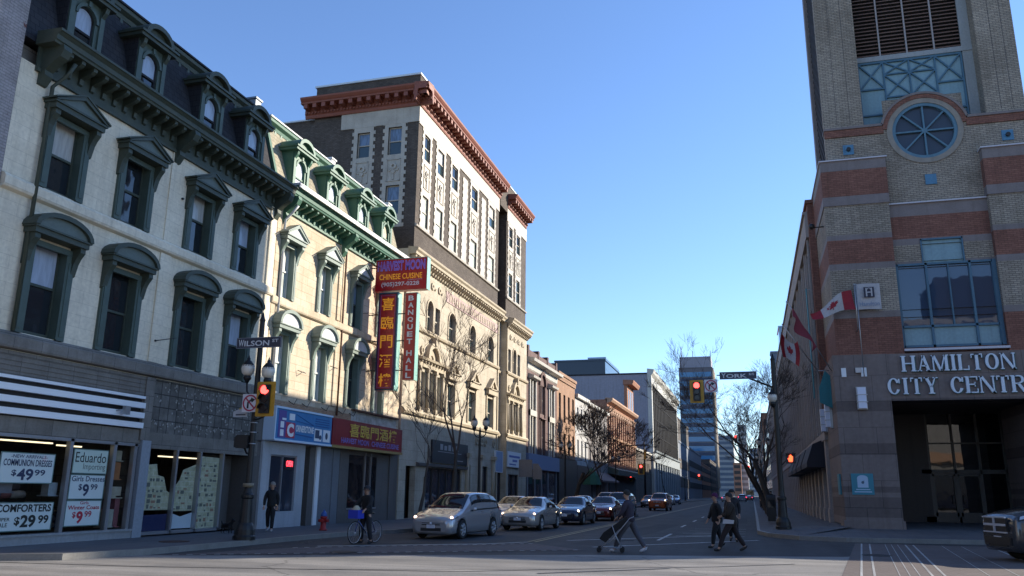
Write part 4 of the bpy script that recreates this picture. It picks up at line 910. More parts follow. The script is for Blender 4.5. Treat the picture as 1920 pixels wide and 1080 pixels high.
for a, b in ((48.95, 50.35), (53.1, 54.6), (57.3, 58.8)):
    c = (a+b)/2; m = MB()
    m.fbox(FL, a-.2, a, 6.14, 8.6, .12, .2); m.fbox(FL, b, b+.2, 6.14, 8.6, .12, .2); m.fbox(FL, a-.3, b+.3, 8.6, 8.95, .12, .4)
    for s in (-1, 1): m.prism(FL, [(c+s*1.15, 8.95), (c, 9.85), (c, 9.6), (c+s*.8, 8.95)], .12, .48)
    m.fbox(FL, a-.45, b+.45, 8.95, 9.03, .12, .48); m.disc(FL, c, 9.2, .14, .12, .4, 10)
    obj('pediment', m, M_beiget, H)
m = MB(); m.fbox(FL, 59.78, 60.0, .15, 14.5, .12, .2); m.fbox(FL, 62.3, 62.52, .15, 14.5, .12, .2); obj('corner_strip', m, M_beiget, H)
# ornament rings over the entrance, ground-floor openings
m = MB()
for u in (55.2, 56.2, 57.2, 59.2): m.ring(FL, u, 5.1, .16, .3, .12, .2, 0, 360, 14)
for u in (55.7, 56.7): m.line(FL, (u-.25, 4.8), (u+.25, 5.35), .08, .12, .18); m.line(FL, (u+.25, 4.8), (u-.25, 5.35), .08, .12, .18)
obj('ring_ornament', m, M_beiget, H)
for (a, b, c, d) in fg[1:]:
    m = MB(); m.fbox(FL, a, b, d-.1, d, -.1, .0); m.fbox(FL, a, b, c, c+.5, -.1, .0)
    k = max(1, int((b-a)/1.1))
    for i in range(k+1): u = a+(b-a-.08)*i/k; m.fbox(FL, u, u+.08, c, d, -.1, .02)
    o = obj('shop_window', m, plain('bronze_frame', (.05, .04, .035), .5), H)
    g = MB(); g.face([FL(a, c, -.06), FL(b, c, -.06), FL(b, d, -.06), FL(a, d, -.06)]); obj('pane', g, glass('shop_dark_glass', (.03, .035, .05)), o, recalc=False)
m = MB(); m.fbox(FL, 42.9, 44.3, .15, 3.0, -.6, -.4); obj('dark_doorway', m, M_dark, H)
m = MB(); m.sweep(FL, [(.12, 3.02), (.3, 3.05), (.32, 3.2), (.12, 3.25)], 44.3, 53.0); obj('shop_lintel', m, M_gpier, H)
m = MB()
for u in (46.8, 48.2, 49.1): m.fbox(FL, u, u+.35, 2.72, 2.78, -.2, -.18)
obj('shop_lamp', m, plain('small_shop_light', (1, .85, .5), .5, emit=3, ecol=(1, .8, .45)), H)
for u in (53.05, 55.9, 58.9): m = MB(); m.tube([FL(u, .15, .2), FL(u, 3.9, .2)], .16, 8); m.fbox(FL, u-.24, u+.24, 3.9, 4.15, .12, .45); obj('entrance_column', m, M_beiget, H)
def board(name, label, F, u0, u1, v0, v1, w, mat, lines, lmat, frame=None, dep=.12, cat='sign', group=None):
    t = thing(name, label, cat, F((u0+u1)/2, v0, w), group)
    m = MB(); m.fbox(F, u0, u1, v0, v1, w, w+dep); obj('board', m, mat, t)
    if frame:
        m = MB()
        for q in ((u0-.04, u1+.04, v0-.04, v0), (u0-.04, u1+.04, v1, v1+.04), (u0-.04, u0, v0, v1), (u1, u1+.04, v0, v1)): m.fbox(F, *q, w, w+dep+.02)
        obj('frame', m, frame, t)
    if lines:
        m = MB()
        for s, a, b, c, d, bo in lines:
            if s: text(m, F, s, u0+(u1-u0)*a, u0+(u1-u0)*b, v0+(v1-v0)*c, v0+(v1-v0)*d, w+dep+.006, bo)
            else: m.fbox(F, u0+(u1-u0)*a, u0+(u1-u0)*b, v0+(v1-v0)*c, v0+(v1-v0)*d, w+dep, w+dep+.008)
        obj('lettering', m, lmat, t, recalc=False)
    return t
board('shop_sign', 'black shop sign under the stone belt of the old hotel', FL, 46.5, 53.0, 3.3, 4.65, .13, plain('black_board', (.02, .02, .024), .5), [(None, .14, .8, .5, .53, 0), (None, .2, .27, .6, .86, 0), (None, .31, .38, .6, .8, 0), (None, .42, .49, .6, .86, 0), (None, .53, .6, .6, .8, 0), (None, .64, .71, .6, .86, 0), (None, .6, .85, .16, .2, 0)], plain('grey_letters', (.3, .3, .31), .5))
board('shop_sign', 'small white sign with blue script above the right shop of the old hotel', FL, 62.6, 66.5, 3.55, 4.75, .13, M_whitep, [(None, .1, .9, .62, .76, 0), (None, .35, .7, .35, .5, 0), (None, .12, .6, .14, .22, 0)], plain('blue_script', (.1, .15, .42), .5))
board('entrance_notice', 'pale blue notice board hanging in the old hotel entrance', FL, 59.4, 61.2, 3.1, 4.6, .13, plain('pale_blue_board', (.22, .30, .45), .5), [], None, M_whitep)
# ================================================================== THE ROW BEYOND
def rowhouse(name, label, y0, y1, zt, wm, rows, parts_, core=None, depth=12, wout=0.):
    t = thing(name, label, 'building', (XF-depth/2, (y0+y1)/2, .15))
    F = Fr((XF+wout, 0, 0), (0, 1, 0), (0, 0, 1), (1, 0, 0))
    hs = [(u, u+w, z0, z1) for (u, w, z0, z1, *_) in rows]
    m = MB(); wall(m, F, y0, y1, .15, zt, hs, .25, 0, [h for h, r in zip(hs, rows) if 'arch' in r]); obj('wall', m, wm, t)
    m = MB(); m.box(XF-depth, XF+wout-.27, y0+.01, y1-.01, .15, zt-.1); m.fbox(F, y0, y0+.1, .15, zt, -.27, -.005); m.fbox(F, y1-.1, y1, .15, zt, -.27, -.005); obj('core_wall', m, core or wm, t)
    for r in rows:
        u, w, z0, z1, fm, gm = r[:6]
        sash(t, F, u, u+w, z0, z1, -.2, fm, gm, .08, arch='arch' in r, mid='flat' not in r)
    for nm, mt, fn in parts_:
        m = MB(); fn(m, F); obj(nm, m, mt, t)
    return t, F
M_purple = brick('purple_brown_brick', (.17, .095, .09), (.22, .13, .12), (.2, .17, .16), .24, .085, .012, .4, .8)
M_wood = paint('white_wood', (.64, .62, .56), .5, amt=.3)
M_blue_w = plain('blue_fascia', (.14, .2, .34), .5)
rows = []
for z0, z1 in ((5.0, 8.2), (8.7, 11.35)):
    for c in (70.9, 74.6, 78.2): rows.append((c-.9, .8, z0, z1, M_wood, M_hw)); rows.append((c+.1, .8, z0, z1, M_wood, M_hw))
def f1(m, F, c0):
    for c in (c0,):
        m.fbox(F, c-1.15, c-.92, 4.9, 11.6, 0, .15); m.fbox(F, c+.92, c+1.15, 4.9, 11.6, 0, .15); m.fbox(F, c-1.15, c+1.15, 8.2, 8.7, 0, .2); m.sweep(F, [(0, 11.4), (.5, 11.5), (.55, 11.7), (0, 11.9)], c-1.3, c+1.3)
        m.fbox(F, c-.12, c+.12, 4.9, 11.6, 0, .1)
def f2(m, F): m.sweep(F, [(0, 12.2), (.1, 12.3), (.15, 12.8), (.7, 12.9), (.75, 13.15), (0, 13.3)], 69.0, 80.7)
def f3(m, F):
    m.ring(F, 74.6, 11.35, 1.0, 1.3, 0, .2, 0, 180, 14)
    m.fbox(F, 73.4, 73.6, 5, 11.35, 0, .1); m.fbox(F, 75.6, 75.8, 5, 11.35, 0, .1); m.fbox(F, 73.5, 75.7, 8.2, 8.3, 0, .25)
def f4(m, F):
    m.fbox(F, 69.0, 80.7, 13.3, 14.0, -.5, .05)
    for u in (69.1, 72.8, 76.4, 80.1): m.fbox(F, u, u+.5, 13.3, 14.35, -.55, .12)
def f5(m, F): m.fbox(F, 68.8, 80.7, 3.6, 4.9, 0, .3)
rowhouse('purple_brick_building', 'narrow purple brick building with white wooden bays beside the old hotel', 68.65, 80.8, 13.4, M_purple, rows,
    [('bay_frame', M_wood, lambda m, F: f1(m, F, 70.9)), ('bay_frame', M_wood, lambda m, F: f1(m, F, 78.2)), ('cornice', M_wood, f2), ('arch', M_purple, f3), ('parapet', M_purple, f4), ('fascia', M_blue_w, f5),
     ('shop_front', M_gpier2, lambda m, F: [m.fbox(F, u, u+.35, .15, 3.6, 0, .12) for u in (69, 71.5, 74, 76.5, 80)] and None),
     ('shop_glass', glass('shop_dark_glass'), lambda m, F: m.fbox(F, 69.2, 80.2, .5, 3.4, 0, .02) and None)])
M_brown = brick('plain_brown_brick', (.42, .22, .13), (.50, .28, .17), (.42, .32, .24), .24, .085, .012, .4, .8)  # brown brick in two close tones
rows = [(81.8+i*2.2, .95, z0, z1, M_gpier, M_darkw) for i in range(4) for z0, z1 in ((5.4, 7.6), (8.7, 11.6))][:8]
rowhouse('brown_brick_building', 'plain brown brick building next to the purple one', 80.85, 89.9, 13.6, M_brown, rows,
    [('cornice', M_brown, lambda m, F: (m.fbox(F, 80.9, 89.9, 12.9, 13.2, 0, .12), m.fbox(F, 80.9, 89.9, 13.4, 13.7, -.3, .25), m.fbox(F, 80.9, 89.9, 13.15, 13.42, -.3, .14))),
     ('shop_front', M_black, lambda m, F: m.fbox(F, 80.9, 89.9, .15, 5.0, 0, .2)), ('plaster_panel', M_beiget, lambda m, F: m.fbox(F, 81, 89.8, 5.0, 8.0, -.02, .01) if 0 else None)])
M_whb = brick('white_painted_brick', (.60, .60, .60), (.68, .68, .67), (.5, .5, .5), .24, .085, .01, .4, .8)
rows = [(91.1+i*2.2, .8, z0, z1, M_wood, M_darkw) for i in range(3) for z0, z1 in ((5.2, 7.4), (8.6, 11.0))]
rowhouse('white_brick_shop', 'small white painted brick building behind the bare tree', 89.95, 97.3, 12.2, M_whb, rows,
    [('cornice', M_wood, lambda m, F: m.fbox(F, 90, 97.3, 12.0, 12.4, -.3, .35)), ('shop_front', M_black, lambda m, F: m.fbox(F, 90, 97.3, .15, 4.6, 0, .2))])
M_grayp = paint('grey_painted_wall', (.22, .20, .20), .7, amt=.4)
rows = [(98.3+i*2.6, .9, z0, z1, M_wood, M_darkw) for i in range(5) for z0, z1 in ((5.2, 7.2), (8.4, 10.6))]
rowhouse('grey_row_building', 'shaded grey building in the middle of the left row', 97.4, 111.5, 12.0, M_grayp, rows,
    [('cornice', M_wood, lambda m, F: m.fbox(F, 97.4, 111.5, 11.8, 12.2, -.3, .35)), ('awning', plain('dark_red_awning', (.06, .02, .02), .7), lambda m, F: m.sweep(F, [(0, 3.2), (1.6, 2.9), (1.6, 3.1), (0, 4.2)], 98, 111))])
M_orange = brick('orange_brick', (.46, .19, .11), (.54, .25, .15), (.36, .24, .18), .24, .085, .012, .45, .6)
M_orstone = paint('orange_stone_trim', (.56, .34, .22), .7, amt=.4)
rows = [(112.4+i*2.0, .95, z0, z1, M_orstone, M_darkw, 'arch') for i in range(13) for z0, z1 in ((9.6, 12.6), (5.4, 8.0))]
def g1(m, F):
    for z in (9.1, 13.0): m.sweep(F, [(0, z-.2), (.3, z-.15), (.4, z+.1), (0, z+.2)], 111.6, 138.8)
    for i in range(14): u = 111.95+i*2.0; m.fbox(F, u, u+.3, 5.3, 13, 0, .22)
    for i in range(13): u = 112.875+i*2.0; m.ring(F, u, 12.125, .5, .72, 0, .3, 0, 180, 8)
def g2(m, F): m.sweep(F, [(0, 13.6), (.6, 13.8), (.8, 14.1), (.8, 14.3), (-.3, 14.35)], 111.6, 138.8)
def g3(m, F):
    m.fbox(F, 131.5, 138.8, 14.3, 18.6, -.5, 0)
    m.sweep(F, [(-.6, 18.6), (.9, 18.6), (1.1, 19.1), (1.1, 19.3), (-.6, 19.4)], 131.2, 139.2)
def g4(m, F): m.sweep(F, [(0, 4.2), (1.3, 4.0), (1.4, 4.7), (0, 5.1)], 111.6, 138.8)
IT, FI = rowhouse('orange_brick_building', 'long orange brick building with rows of arched windows', 111.6, 138.8, 14.2, M_orange, rows,
    [('pilaster_band', M_orstone, g1), ('cornice', M_orstone, g2), ('attic', M_orange, g3), ('canopy', M_dgreen2, g4), ('shop_front', M_dark, lambda m, F: m.fbox(F, 111.8, 138.6, .2, 4.0, 0, .1))], depth=14)
for i in range(3):
    m = MB(); m.fbox(FI, 132.6+i*2.0, 133.5+i*2.0, 14.8, 17.9, -.0, .03); obj('attic_window', m, M_darkw, IT)
rows = [(139.5+i*2.6, 1.0, z0, z1, M_wood, M_darkw) for i in range(8) for z0, z1 in ((5, 7),)]
rowhouse('low_brick_shop', 'low dark brick shop hidden beyond the orange building', 138.85, 162.2, 9.0, M_dbrick, rows, [('cornice', M_wood, lambda m, F: m.fbox(F, 139, 162, 8.7, 9.1, -.3, .3))])
# big pale grey department building
G = thing('grey_department_building', 'big building with a blank grey side wall and a black glass street front', 'building', (XF-11, 192, .15))
M_bgrey = paint('blank_grey_wall', (.34, .34, .40), .8, amt=.2, scale=.2)
m = MB(); m.box(-44, XF-.3, 162.4, 223, .15, 24.6); obj('wall', m, M_bgrey, G)
m = MB(); m.box(-44.1, XF-.2, 162.3, 223.1, 24.6, 24.9); obj('roof_edge', m, M_slate, G)
for q in ((162.3, 163.6, .15, 25.6, -.3, .5), (221.8, 223, .15, 25.2, -.3, .3), (163.6, 165.6, 9.8, 23, -.3, .2)): m = MB(); m.fbox(FL, *q); obj('white_pier', m, M_wood, G)
m = MB(); m.sweep(FL, [(-.3, 22.9), (.3, 22.9), (.4, 24.2), (.9, 24.8), (1.1, 25.5), (-.3, 25.7)], 162.2, 223.05); obj('cornice', m, M_wood, G)
m = MB(); m.fbox(FL, 165.6, 221.8, 9.8, 22.9, -.3, .1); obj('black_curtain_wall', m, plain('black_wall', (.006, .006, .008), .8, spec=.1), G)
m = MB()
for i in range(19): m.fbox(FL, 165.6+i*3.1, 165.75+i*3.1, 9.8, 22.9, .1, .18)
for z in (13, 16.3, 19.6): m.fbox(FL, 165.6, 221.8, z, z+.3, .1, .16)
obj('black_mullion', m, _M['black_wall'], G)['kind'] = 'stuff'
M_blus = paint('pale_blue_grey_stone', (.34, .40, .44), .6, amt=.2)
m = MB(); m.fbox(FL, 163.6, 222, 7.6, 9.4, -.3, .6); m.sweep(FL, [(0, 9.4), (.9, 9.5), (1.0, 9.8), (0, 9.9)], 163.6, 222)
for i in range(13): m.fbox(FL, 164+i*4.8, 165.3+i*4.8, .15, 7.6, -.3, .5)
obj('ground_floor_piers', m, M_blus, G)
m = MB(); m.fbox(FL, 164, 222, .15, 7.6, -.3, .05); obj('ground_floor_glass', m, M_darkw, G)
# slabs behind it
def block(name, label, x0, x1, y0, y1, z1, wm, bands=None, bm=None, extra=None, vbars=0, z0=.15, cat='building', wz=3.4, fill=.55, sides=('y', 'x')):
    t = thing(name, label, cat, ((x0+x1)/2, (y0+y1)/2, z0))
    m = MB(); m.box(x0, x1, y0, y1, z0, z1); obj('wall', m, wm, t)
    if bands:
        m = MB(); z = z0+bands
        while z < z1-wz*.6:
            if 'y' in sides: m.box(x0+.6, x1-.6, y0-.12, y0, z, z+wz*fill)
            if 'x' in sides: m.box(x1, x1+.12, y0+.6, y1-.6, z, z+wz*fill)
            if 'w' in sides: m.box(x0-.12, x0, y0+.6, y1-.6, z, z+wz*fill)
            z += wz
        obj('window_band', m, bm, t)['kind'] = 'stuff'
    if vbars:
        m = MB(); n = vbars
        for i in range(n+1):
            x = x0+(x1-x0)*i/n; m.box(x-.2, x+.2, y0-.3, y0, z0, z1)
        obj('mullion', m, wm, t)
    m = MB(); m.box(x0-.2, x1+.2, y0-.2, y1+.2, z1, z1+.5); obj('roof_edge', m, wm, t)
    if extra: extra(t)
    return t
M_navy = glass('navy_curtain_glass', (.012, .016, .035), spec=.4); M_bluegl = glass('blue_reflective_glass', (.16, .24, .34), spec=.8); M_concr = paint('concrete', (.33, .32, .31), .8, amt=.2, scale=.2)
block('dark_glass_block', 'black glass block showing above the blank grey wall, left of the pale glass one', -52, -37.6, 225, 250, 37.5, M_navy)
block('pale_glass_block', 'pale blue glass block rising over the blank grey wall', -42.5, -37.7, 220+6, 250, 38.2, M_bluegl, 20, M_navy, wz=3, fill=.15)
def _r(t): pass
block('long_dark_roof_block', 'long low dark block behind the blank grey wall', -60, -29.5, 226, 245, 33.4, M_navy)
# low shops to the tower, and the tower
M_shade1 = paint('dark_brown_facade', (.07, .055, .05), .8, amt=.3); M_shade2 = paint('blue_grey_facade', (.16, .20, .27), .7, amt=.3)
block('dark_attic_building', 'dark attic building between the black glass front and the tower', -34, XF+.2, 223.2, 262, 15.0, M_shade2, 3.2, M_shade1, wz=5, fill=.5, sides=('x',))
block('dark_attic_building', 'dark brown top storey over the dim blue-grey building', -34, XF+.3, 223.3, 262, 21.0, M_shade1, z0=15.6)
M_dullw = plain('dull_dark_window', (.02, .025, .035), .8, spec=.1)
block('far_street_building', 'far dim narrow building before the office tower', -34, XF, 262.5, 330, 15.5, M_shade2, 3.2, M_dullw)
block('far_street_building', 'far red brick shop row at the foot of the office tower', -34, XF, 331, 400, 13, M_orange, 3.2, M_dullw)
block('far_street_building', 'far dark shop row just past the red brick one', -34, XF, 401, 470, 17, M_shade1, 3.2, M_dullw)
M_towb = glass('tower_window_band', (.06, .18, .34), spec=.4); M_towc = paint('tower_concrete', (.15, .15, .18), .7, amt=.15, scale=.1)
T2 = block('office_tower', 'tall office tower with blue glass bands and an antenna on its roof box', -37, -18.3, 476, 500, 71.5, M_towc, 4, M_towb, wz=5.2, fill=.52, sides=('y',))
m = MB()
for k in range(12): m.box(-35.8, -19.2, 475.8, 476, 8.6+k*5.2-1.6, 8.6+k*5.2)
obj('dark_band', m, glass('dark_blue_band', (.015, .03, .08), .2, spec=.3), T2)['kind'] = 'stuff'
m = MB(); m.box(-36.5, -28, 477, 498, 72, 78.3); m.box(-28, -18.8, 477, 498, 72, 78.3); obj('roof_box', m, M_bgrey, T2)
m = MB(); m.tube([(-35.5, 480, 78), (-35.5, 480, 85)], .25, 5); m.tube([(-29, 480, 78), (-29, 480, 82)], .2, 5); m.tube([(-19, 480, 78), (-19, 480, 82)], .2, 5); obj('antenna', m, M_concr, T2)
m = MB()
for i in range(7): m.box(-18.3, -17.6, 477+i*3.6, 478.2+i*3.6, 5, 71.5)
m.box(-18.3, -17.9, 476, 500, 55, 70); obj('side_fin', m, paint('sun_paled_fin', (.6, .5, .38), .7), T2)  # sun on this side put into the fins' paler, warmer colour
M_pale = paint('far_pale_concrete', (.45, .46, .47), .8, amt=.15, scale=.1)
for a in (('hazy pale block at the far end of the street, left side', -33, -14, 760, 800, 52, M_pale, 4, M_shade2), ('white slab closing the far end of the street', -9.5, -2.5, 720, 760, 58, paint('far_white', (.62, .63, .62), .8, amt=.1), 4, M_concr),
          ('brown block at the far end beside the white slab', -14, -8, 700, 730, 26, M_orange, 4, M_shade1), ('far grey block on the right of the street end', -1, 12, 900, 930, 48, M_pale, 4, M_shade2), ('far low block at the end of the street', -30, 30, 1400, 1440, 40, M_pale, 4, M_concr)):
    block('distant_building', a[0], *a[1:7], a[7], a[7+0] if 0 else a[7], a[8]) if 0 else block('distant_building', a[0], a[1], a[2], a[3], a[4], a[5], a[6], a[7], a[8], wz=4.5, sides=('y',))
# ================================================================== CITY CENTRE TOWER (front plane Y = 40)
M_buff = brick('buff_brick', (.40, .34, .27), (.54, .46, .365), (.20, .175, .15), .26, .09, .014, .65, .35, .4, dark=(.4, .37, .34))
M_redb = brick('red_brick_band', (.27, .12, .09), (.36, .165, .12), (.16, .085, .065), .26, .09, .01, .4, .5)
M_granite = brick('pink_brown_granite', (.25, .20, .185), (.27, .22, .20), (.15, .12, .11), 1.35, 1.15, .012, .25, .4, .1)
M_granite2 = brick('dark_granite_band', (.165, .13, .12), (.18, .142, .13), (.07, .06, .06), 1.35, 1.15, .012, .2, .4, .1)
M_pstone = paint('pinkish_stone_band', (.27, .225, .215), .7, amt=.5, scale=1.)
M_bframe = paint('blue_window_frame', (.07, .17, .25), .45, amt=.2); M_bpanel = paint('pale_blue_panel', (.25, .40, .45), .35, amt=.15, scale=.6)
M_flash = plain('pale_flashing', (.50, .48, .52), .4); M_louvre = paint('brown_louvre', (.22, .125, .09), .6, amt=.2)
M_mirror = glass('mirror_window', (.03, .05, .09), .02, wob=.25, spec=1.)
CT = thing('city_centre_tower', 'brick shopping centre tower with bands of red brick, a round window and a deep entrance', 'building', (8.85, 44, .4))
GZ = .4
# lower front: side piers and recessed centre
def pier(x0, x1, side):
    F = FT
    rows = [(GZ, .75, M_granite), (.75, 1.6, M_granite2), (1.6, 1.8, M_granite), (1.8, 2.05, M_granite2), (2.05, 3.4, M_granite), (3.4, 3.9, M_granite2), (3.9, 5.3, M_granite), (5.3, 5.75, M_granite2), (5.75, 7.85, M_granite),
            (7.85, 9.55, M_redb), (9.55, 9.85, M_pstone), (9.85, 11.85, M_buff), (11.85, 12.15, M_pstone), (12.15, 13.3, M_redb), (13.3, 13.55, M_pstone), (13.55, 15.0, M_buff), (15.0, 15.45, M_pstone), (15.45, 16.75, M_redb), (16.75, 17.25, M_pstone)]
    ms = []; m = MB()
    for a, b, mt in rows:
        if mt not in ms: ms.append(mt)
        m.cur = ms.index(mt)
        low = a < 7.8
        xa, xb = (x0-.0, x1) if not low else ((x0-.22, x1-.75) if side < 0 else (x0+.75, x1+.22))
        pr = .5 if low else .42
        if a >= 15.0: pr += .06; xa -= .04; xb += .04
        m.fbox(F, xa, xb, a, b, -5, pr)
    m.cur = 0; m.fbox(F, (x0-.3 if side < 0 else x0+.68), (x1-.68 if side < 0 else x1+.3), GZ-.3, .62, -1, .58)
    o = obj('pier', m, ms, CT)
    m = MB(); m.fbox(F, x0-.1, x1+.1, 17.25, 17.31, -5, .56); obj('flashing', m, M_flash, o)
pier(4.05, 6.88, -1); pier(11.05, 13.85, 1)
m = MB(); ms = [M_buff, M_redb, M_pstone]
hol = [(6.97, 11.0, 8.15, 12.05), (8.08, 9.85, 12.05, 13.2)]
for a, b, k in ((7.85, 9.55, 1), (9.55, 9.9, 2), (9.9, 11.85, 0), (11.85, 12.15, 2), (12.15, 12.95, 0), (12.95, 13.25, 2), (13.25, 14.35, 1), (14.35, 14.95, 2)):
    m.cur = k
    h = [(q[0], q[1], max(q[2], a), min(q[3], b)) for q in hol if q[2] < b and q[3] > a]
    wall(m, FT, 6.88, 11.05, a, b, h, .25, .1)
obj('centre_wall', m, ms, CT)
m = MB(); m.box(6.88, 11.05, YT+.3, YT+4.5, 7.9, 17.0); obj('core_wall', m, M_buff, CT)
each('flashing', CT, M_flash, [(6.88, 11.05, 14.95, 15.01, -.1, .2), (6.88, 11.08, 7.95, 8.05, 0, .5)], FT)
# main window: frame, mirror panes, pale spandrel panels
m = MB(); W0 = -.08
for u in (6.97, 8.2, 10.0, 10.92): m.fbox(FT, u-.05, u+.05, 8.15, 12.05, W0, .14)
for v in (8.2, 9.1, 12.0): m.fbox(FT, 6.97, 11.0, v-.05, v+.05, W0, .14)
m.fbox(FT, 9.08, 9.14, 9.1, 12.0, W0, .12)
for q in ((8.08, 8.14), (9.79, 9.85)): m.fbox(FT, *q, 12.05, 13.2, W0, .14)
m.fbox(FT, 8.08, 9.85, 13.13, 13.2, W0, .14)
m.fbox(FT, 10.9, 11.05, 8.15, 12.05, W0, .18)
wo = obj('entrance_window', m, M_bframe, CT)
g = MB(); g.face([FT(6.97, 9.1, .02), FT(11.0, 9.1, .02), FT(11.0, 12.0, .02), FT(6.97, 12.0, .02)]); obj('mirror_pane', g, M_mirror, wo, recalc=False)
g = MB(); g.face([FT(6.97, 8.15, .03), FT(11.0, 8.15, .03), FT(11.0, 9.1, .03), FT(6.97, 9.1, .03)]); obj('pale_panel', g, M_bpanel, wo, recalc=False)
g = MB(); g.face([FT(8.1, 12.05, .03), FT(9.83, 12.05, .03), FT(9.83, 13.15, .03), FT(8.1, 13.15, .03)]); obj('pale_panel', g, M_bpanel, wo, recalc=False)
# wall above the piers with the round window
SX0, SX1 = 4.38, 13.2
m = MB(); m.cur = 0
cx, cz = 8.85, 18.6
def ringwall(m, u0, u1, v0, v1, r, w, n=48):
    P = []
    for i in range(n):
        a = 2*math.pi*i/n; c, s = math.cos(a), math.sin(a)
        t = min((u1-cx)/c if c > 1e-6 else ((u0-cx)/c if c < -1e-6 else 1e9), (v1-cz)/s if s > 1e-6 else ((v0-cz)/s if s < -1e-6 else 1e9))
        P.append(((cx+r*c, cz+r*s), (cx+t*c, cz+t*s)))
    for i in range(n):
        (a, b), (c, d) = P[i], P[(i+1) % n]
        # fill the corner between two rays
        pts = [a, b]
        if abs(b[0]-d[0]) > 1e-6 and abs(b[1]-d[1]) > 1e-6: pts.append((u1 if max(b[0], d[0]) > u1-1e-6 else u0, v1 if max(b[1], d[1]) > v1-1e-6 else v0))
        pts += [d, c]
        m.face([FT(x, y, w) for x, y in pts]); m.face([FT(*a, w), FT(*c, w), FT(*c, w-.35), FT(*a, w-.35)])
ringwall(m, SX0, SX1, 15.0, 18.85, 1.45, .02) if 0 else None
wall(m, FT, SX0, 7.1, 15.0, 18.85, [], .2, .02); wall(m, FT, 10.6, SX1, 15.0, 18.85, [], .2, .02); wall(m, FT, 7.1, 10.6, 15.0, 16.9, [], .2, .02)
ringwall(m, 7.1, 10.6, 16.9, 20.35, 1.45, .02)
for a, b in ((SX0, 6.2), (11.55, SX1)):
    m.face([FT(a, 18.85, .02), FT(b, 18.85, .02), FT(b, 34, .02), FT(a, 34, .02)])
for u in (6.2, 11.55): m.face([FT(u, 18.85, .02), FT(u, 34, .02), FT(u, 34, -.9), FT(u, 18.85, -.9)])
m.face([FT(SX0, 15, .02), FT(SX0, 34, .02), FT(SX0, 34, -.4), FT(SX0, 15, -.4)]); m.face([FT(SX1, 15, .02), FT(SX1, 34, .02), FT(SX1, 34, -4), FT(SX1, 15, -4)])
obj('shaft_wall', m, M_buff, CT)
m = MB(); m.box(SX0+.45, SX1-.1, YT+1.3, YT+5.2, 14, 34); obj('shaft_core', m, M_buff, CT)
m = MB(); m.box(SX0+.0, SX0+.45, YT+4.6, YT+5.2, 14, 34); obj('side_return', m, M_pstone, CT)
m = MB(); m.box(SX0+.25, SX0+.46, YT+.4, YT+4.6, 14, 34)
for k in range(60): z = 15+k*.32; m.box(SX0+.15, SX0+.26, YT+.45, YT+4.55, z, z+.14)
obj('side_louvre', m, paint('dark_louvre', (.05, .04, .035), .7), CT)
# shaft joint lines
m = MB()
for u in (5.0, 5.6, 12.2, 12.7): m.fbox(FT, u-.012, u+.012, 19.3, 34, .018, .024)
obj('brick_joint', m, plain('dark_joint', (.08, .07, .07), .9), CT)
# belt at z = 19 with the red arch over the round window
m = MB(); ms = [M_pstone, M_redb]
m.cur = 1; m.fbox(FT, SX0-.02, 7.05, 18.65, 19.02, .02, .09); m.fbox(FT, 10.65, SX1+.02, 18.65, 19.02, .02, .09); m.ring(FT, cx, cz, 1.66, 1.86, -.5, .1, 8, 172, 28)
m.cur = 0; m.fbox(FT, SX0-.04, 7.0, 19.02, 19.14, -.6, .14); m.fbox(FT, 10.7, SX1+.04, 19.02, 19.14, -.6, .14); m.ring(FT, cx, cz, 1.86, 1.97, -.6, .14, 15, 165, 28)
obj('belt_course', m, ms, CT)
m = MB(); m.ring(FT, cx, cz, 1.42, 1.66, -.4, .07, 0, 360, 72); obj('brick_ring', m, paint('buff_ring', (.36, .32, .27), .8, amt=.4, scale=4), CT)
m = MB(); m.ring(FT, cx, cz, 1.27, 1.42, -.15, .03, 0, 360, 48)
for k in range(8):
    a = R(k*45); m.line(FT, (cx+.08*math.cos(a), cz+.08*math.sin(a)), (cx+1.3*math.cos(a), cz+1.3*math.sin(a)), .075, -.12, .0)
m.disc(FT, cx, cz, .13, -.12, .01, 12)
o = obj('round_window', m, paint('blue_grey_frame', (.11, .23, .31), .4, amt=.2), CT)
g = MB(); g.disc(FT, cx, cz, 1.3, -.16, -.14, 32); obj('pane', g, glass('round_dark_glass', (.05, .065, .09), .15, spec=.3), o)
# tall recess: blue panels with a lattice, louvres above
RX0, RX1, RW = 6.2, 11.55, -.85
m = MB(); m.face([FT(RX0, 18.8, RW), FT(RX1, 18.8, RW), FT(RX1, 22.9, RW), FT(RX0, 22.9, RW)]); obj('blue_panel', m, M_bpanel, CT, recalc=False)
bx = [6.32, 7.48, 8.66, 9.84, 11.02]
m = MB(); t = .07; w0, w1 = RW, RW+.09
for u in bx: m.fbox(FT, u-t/2, u+t/2, 18.9, 22.9, w0, w1)
m.fbox(FT, bx[0], bx[4], 22.78, 22.9, w0, w1+.01)
for a, b in ((0, 1), (3, 4)):
    m.fbox(FT, bx[a], bx[b], 21.35, 21.43, w0, w1+.004); m.line(FT, (bx[a], 21.4), (bx[b], 22.84), t, w0, w1+.003); m.line(FT, (bx[a], 22.84), (bx[b], 21.4), t, w0, w1+.005)
    m.fbox(FT, bx[a], bx[b], 19.95, 20.03, w0, w1+.004)
m.fbox(FT, bx[1], bx[3], 22.1, 22.17, w0, w1+.004); m.fbox(FT, bx[1], bx[3], 20.85, 20.92, w0, w1+.004)
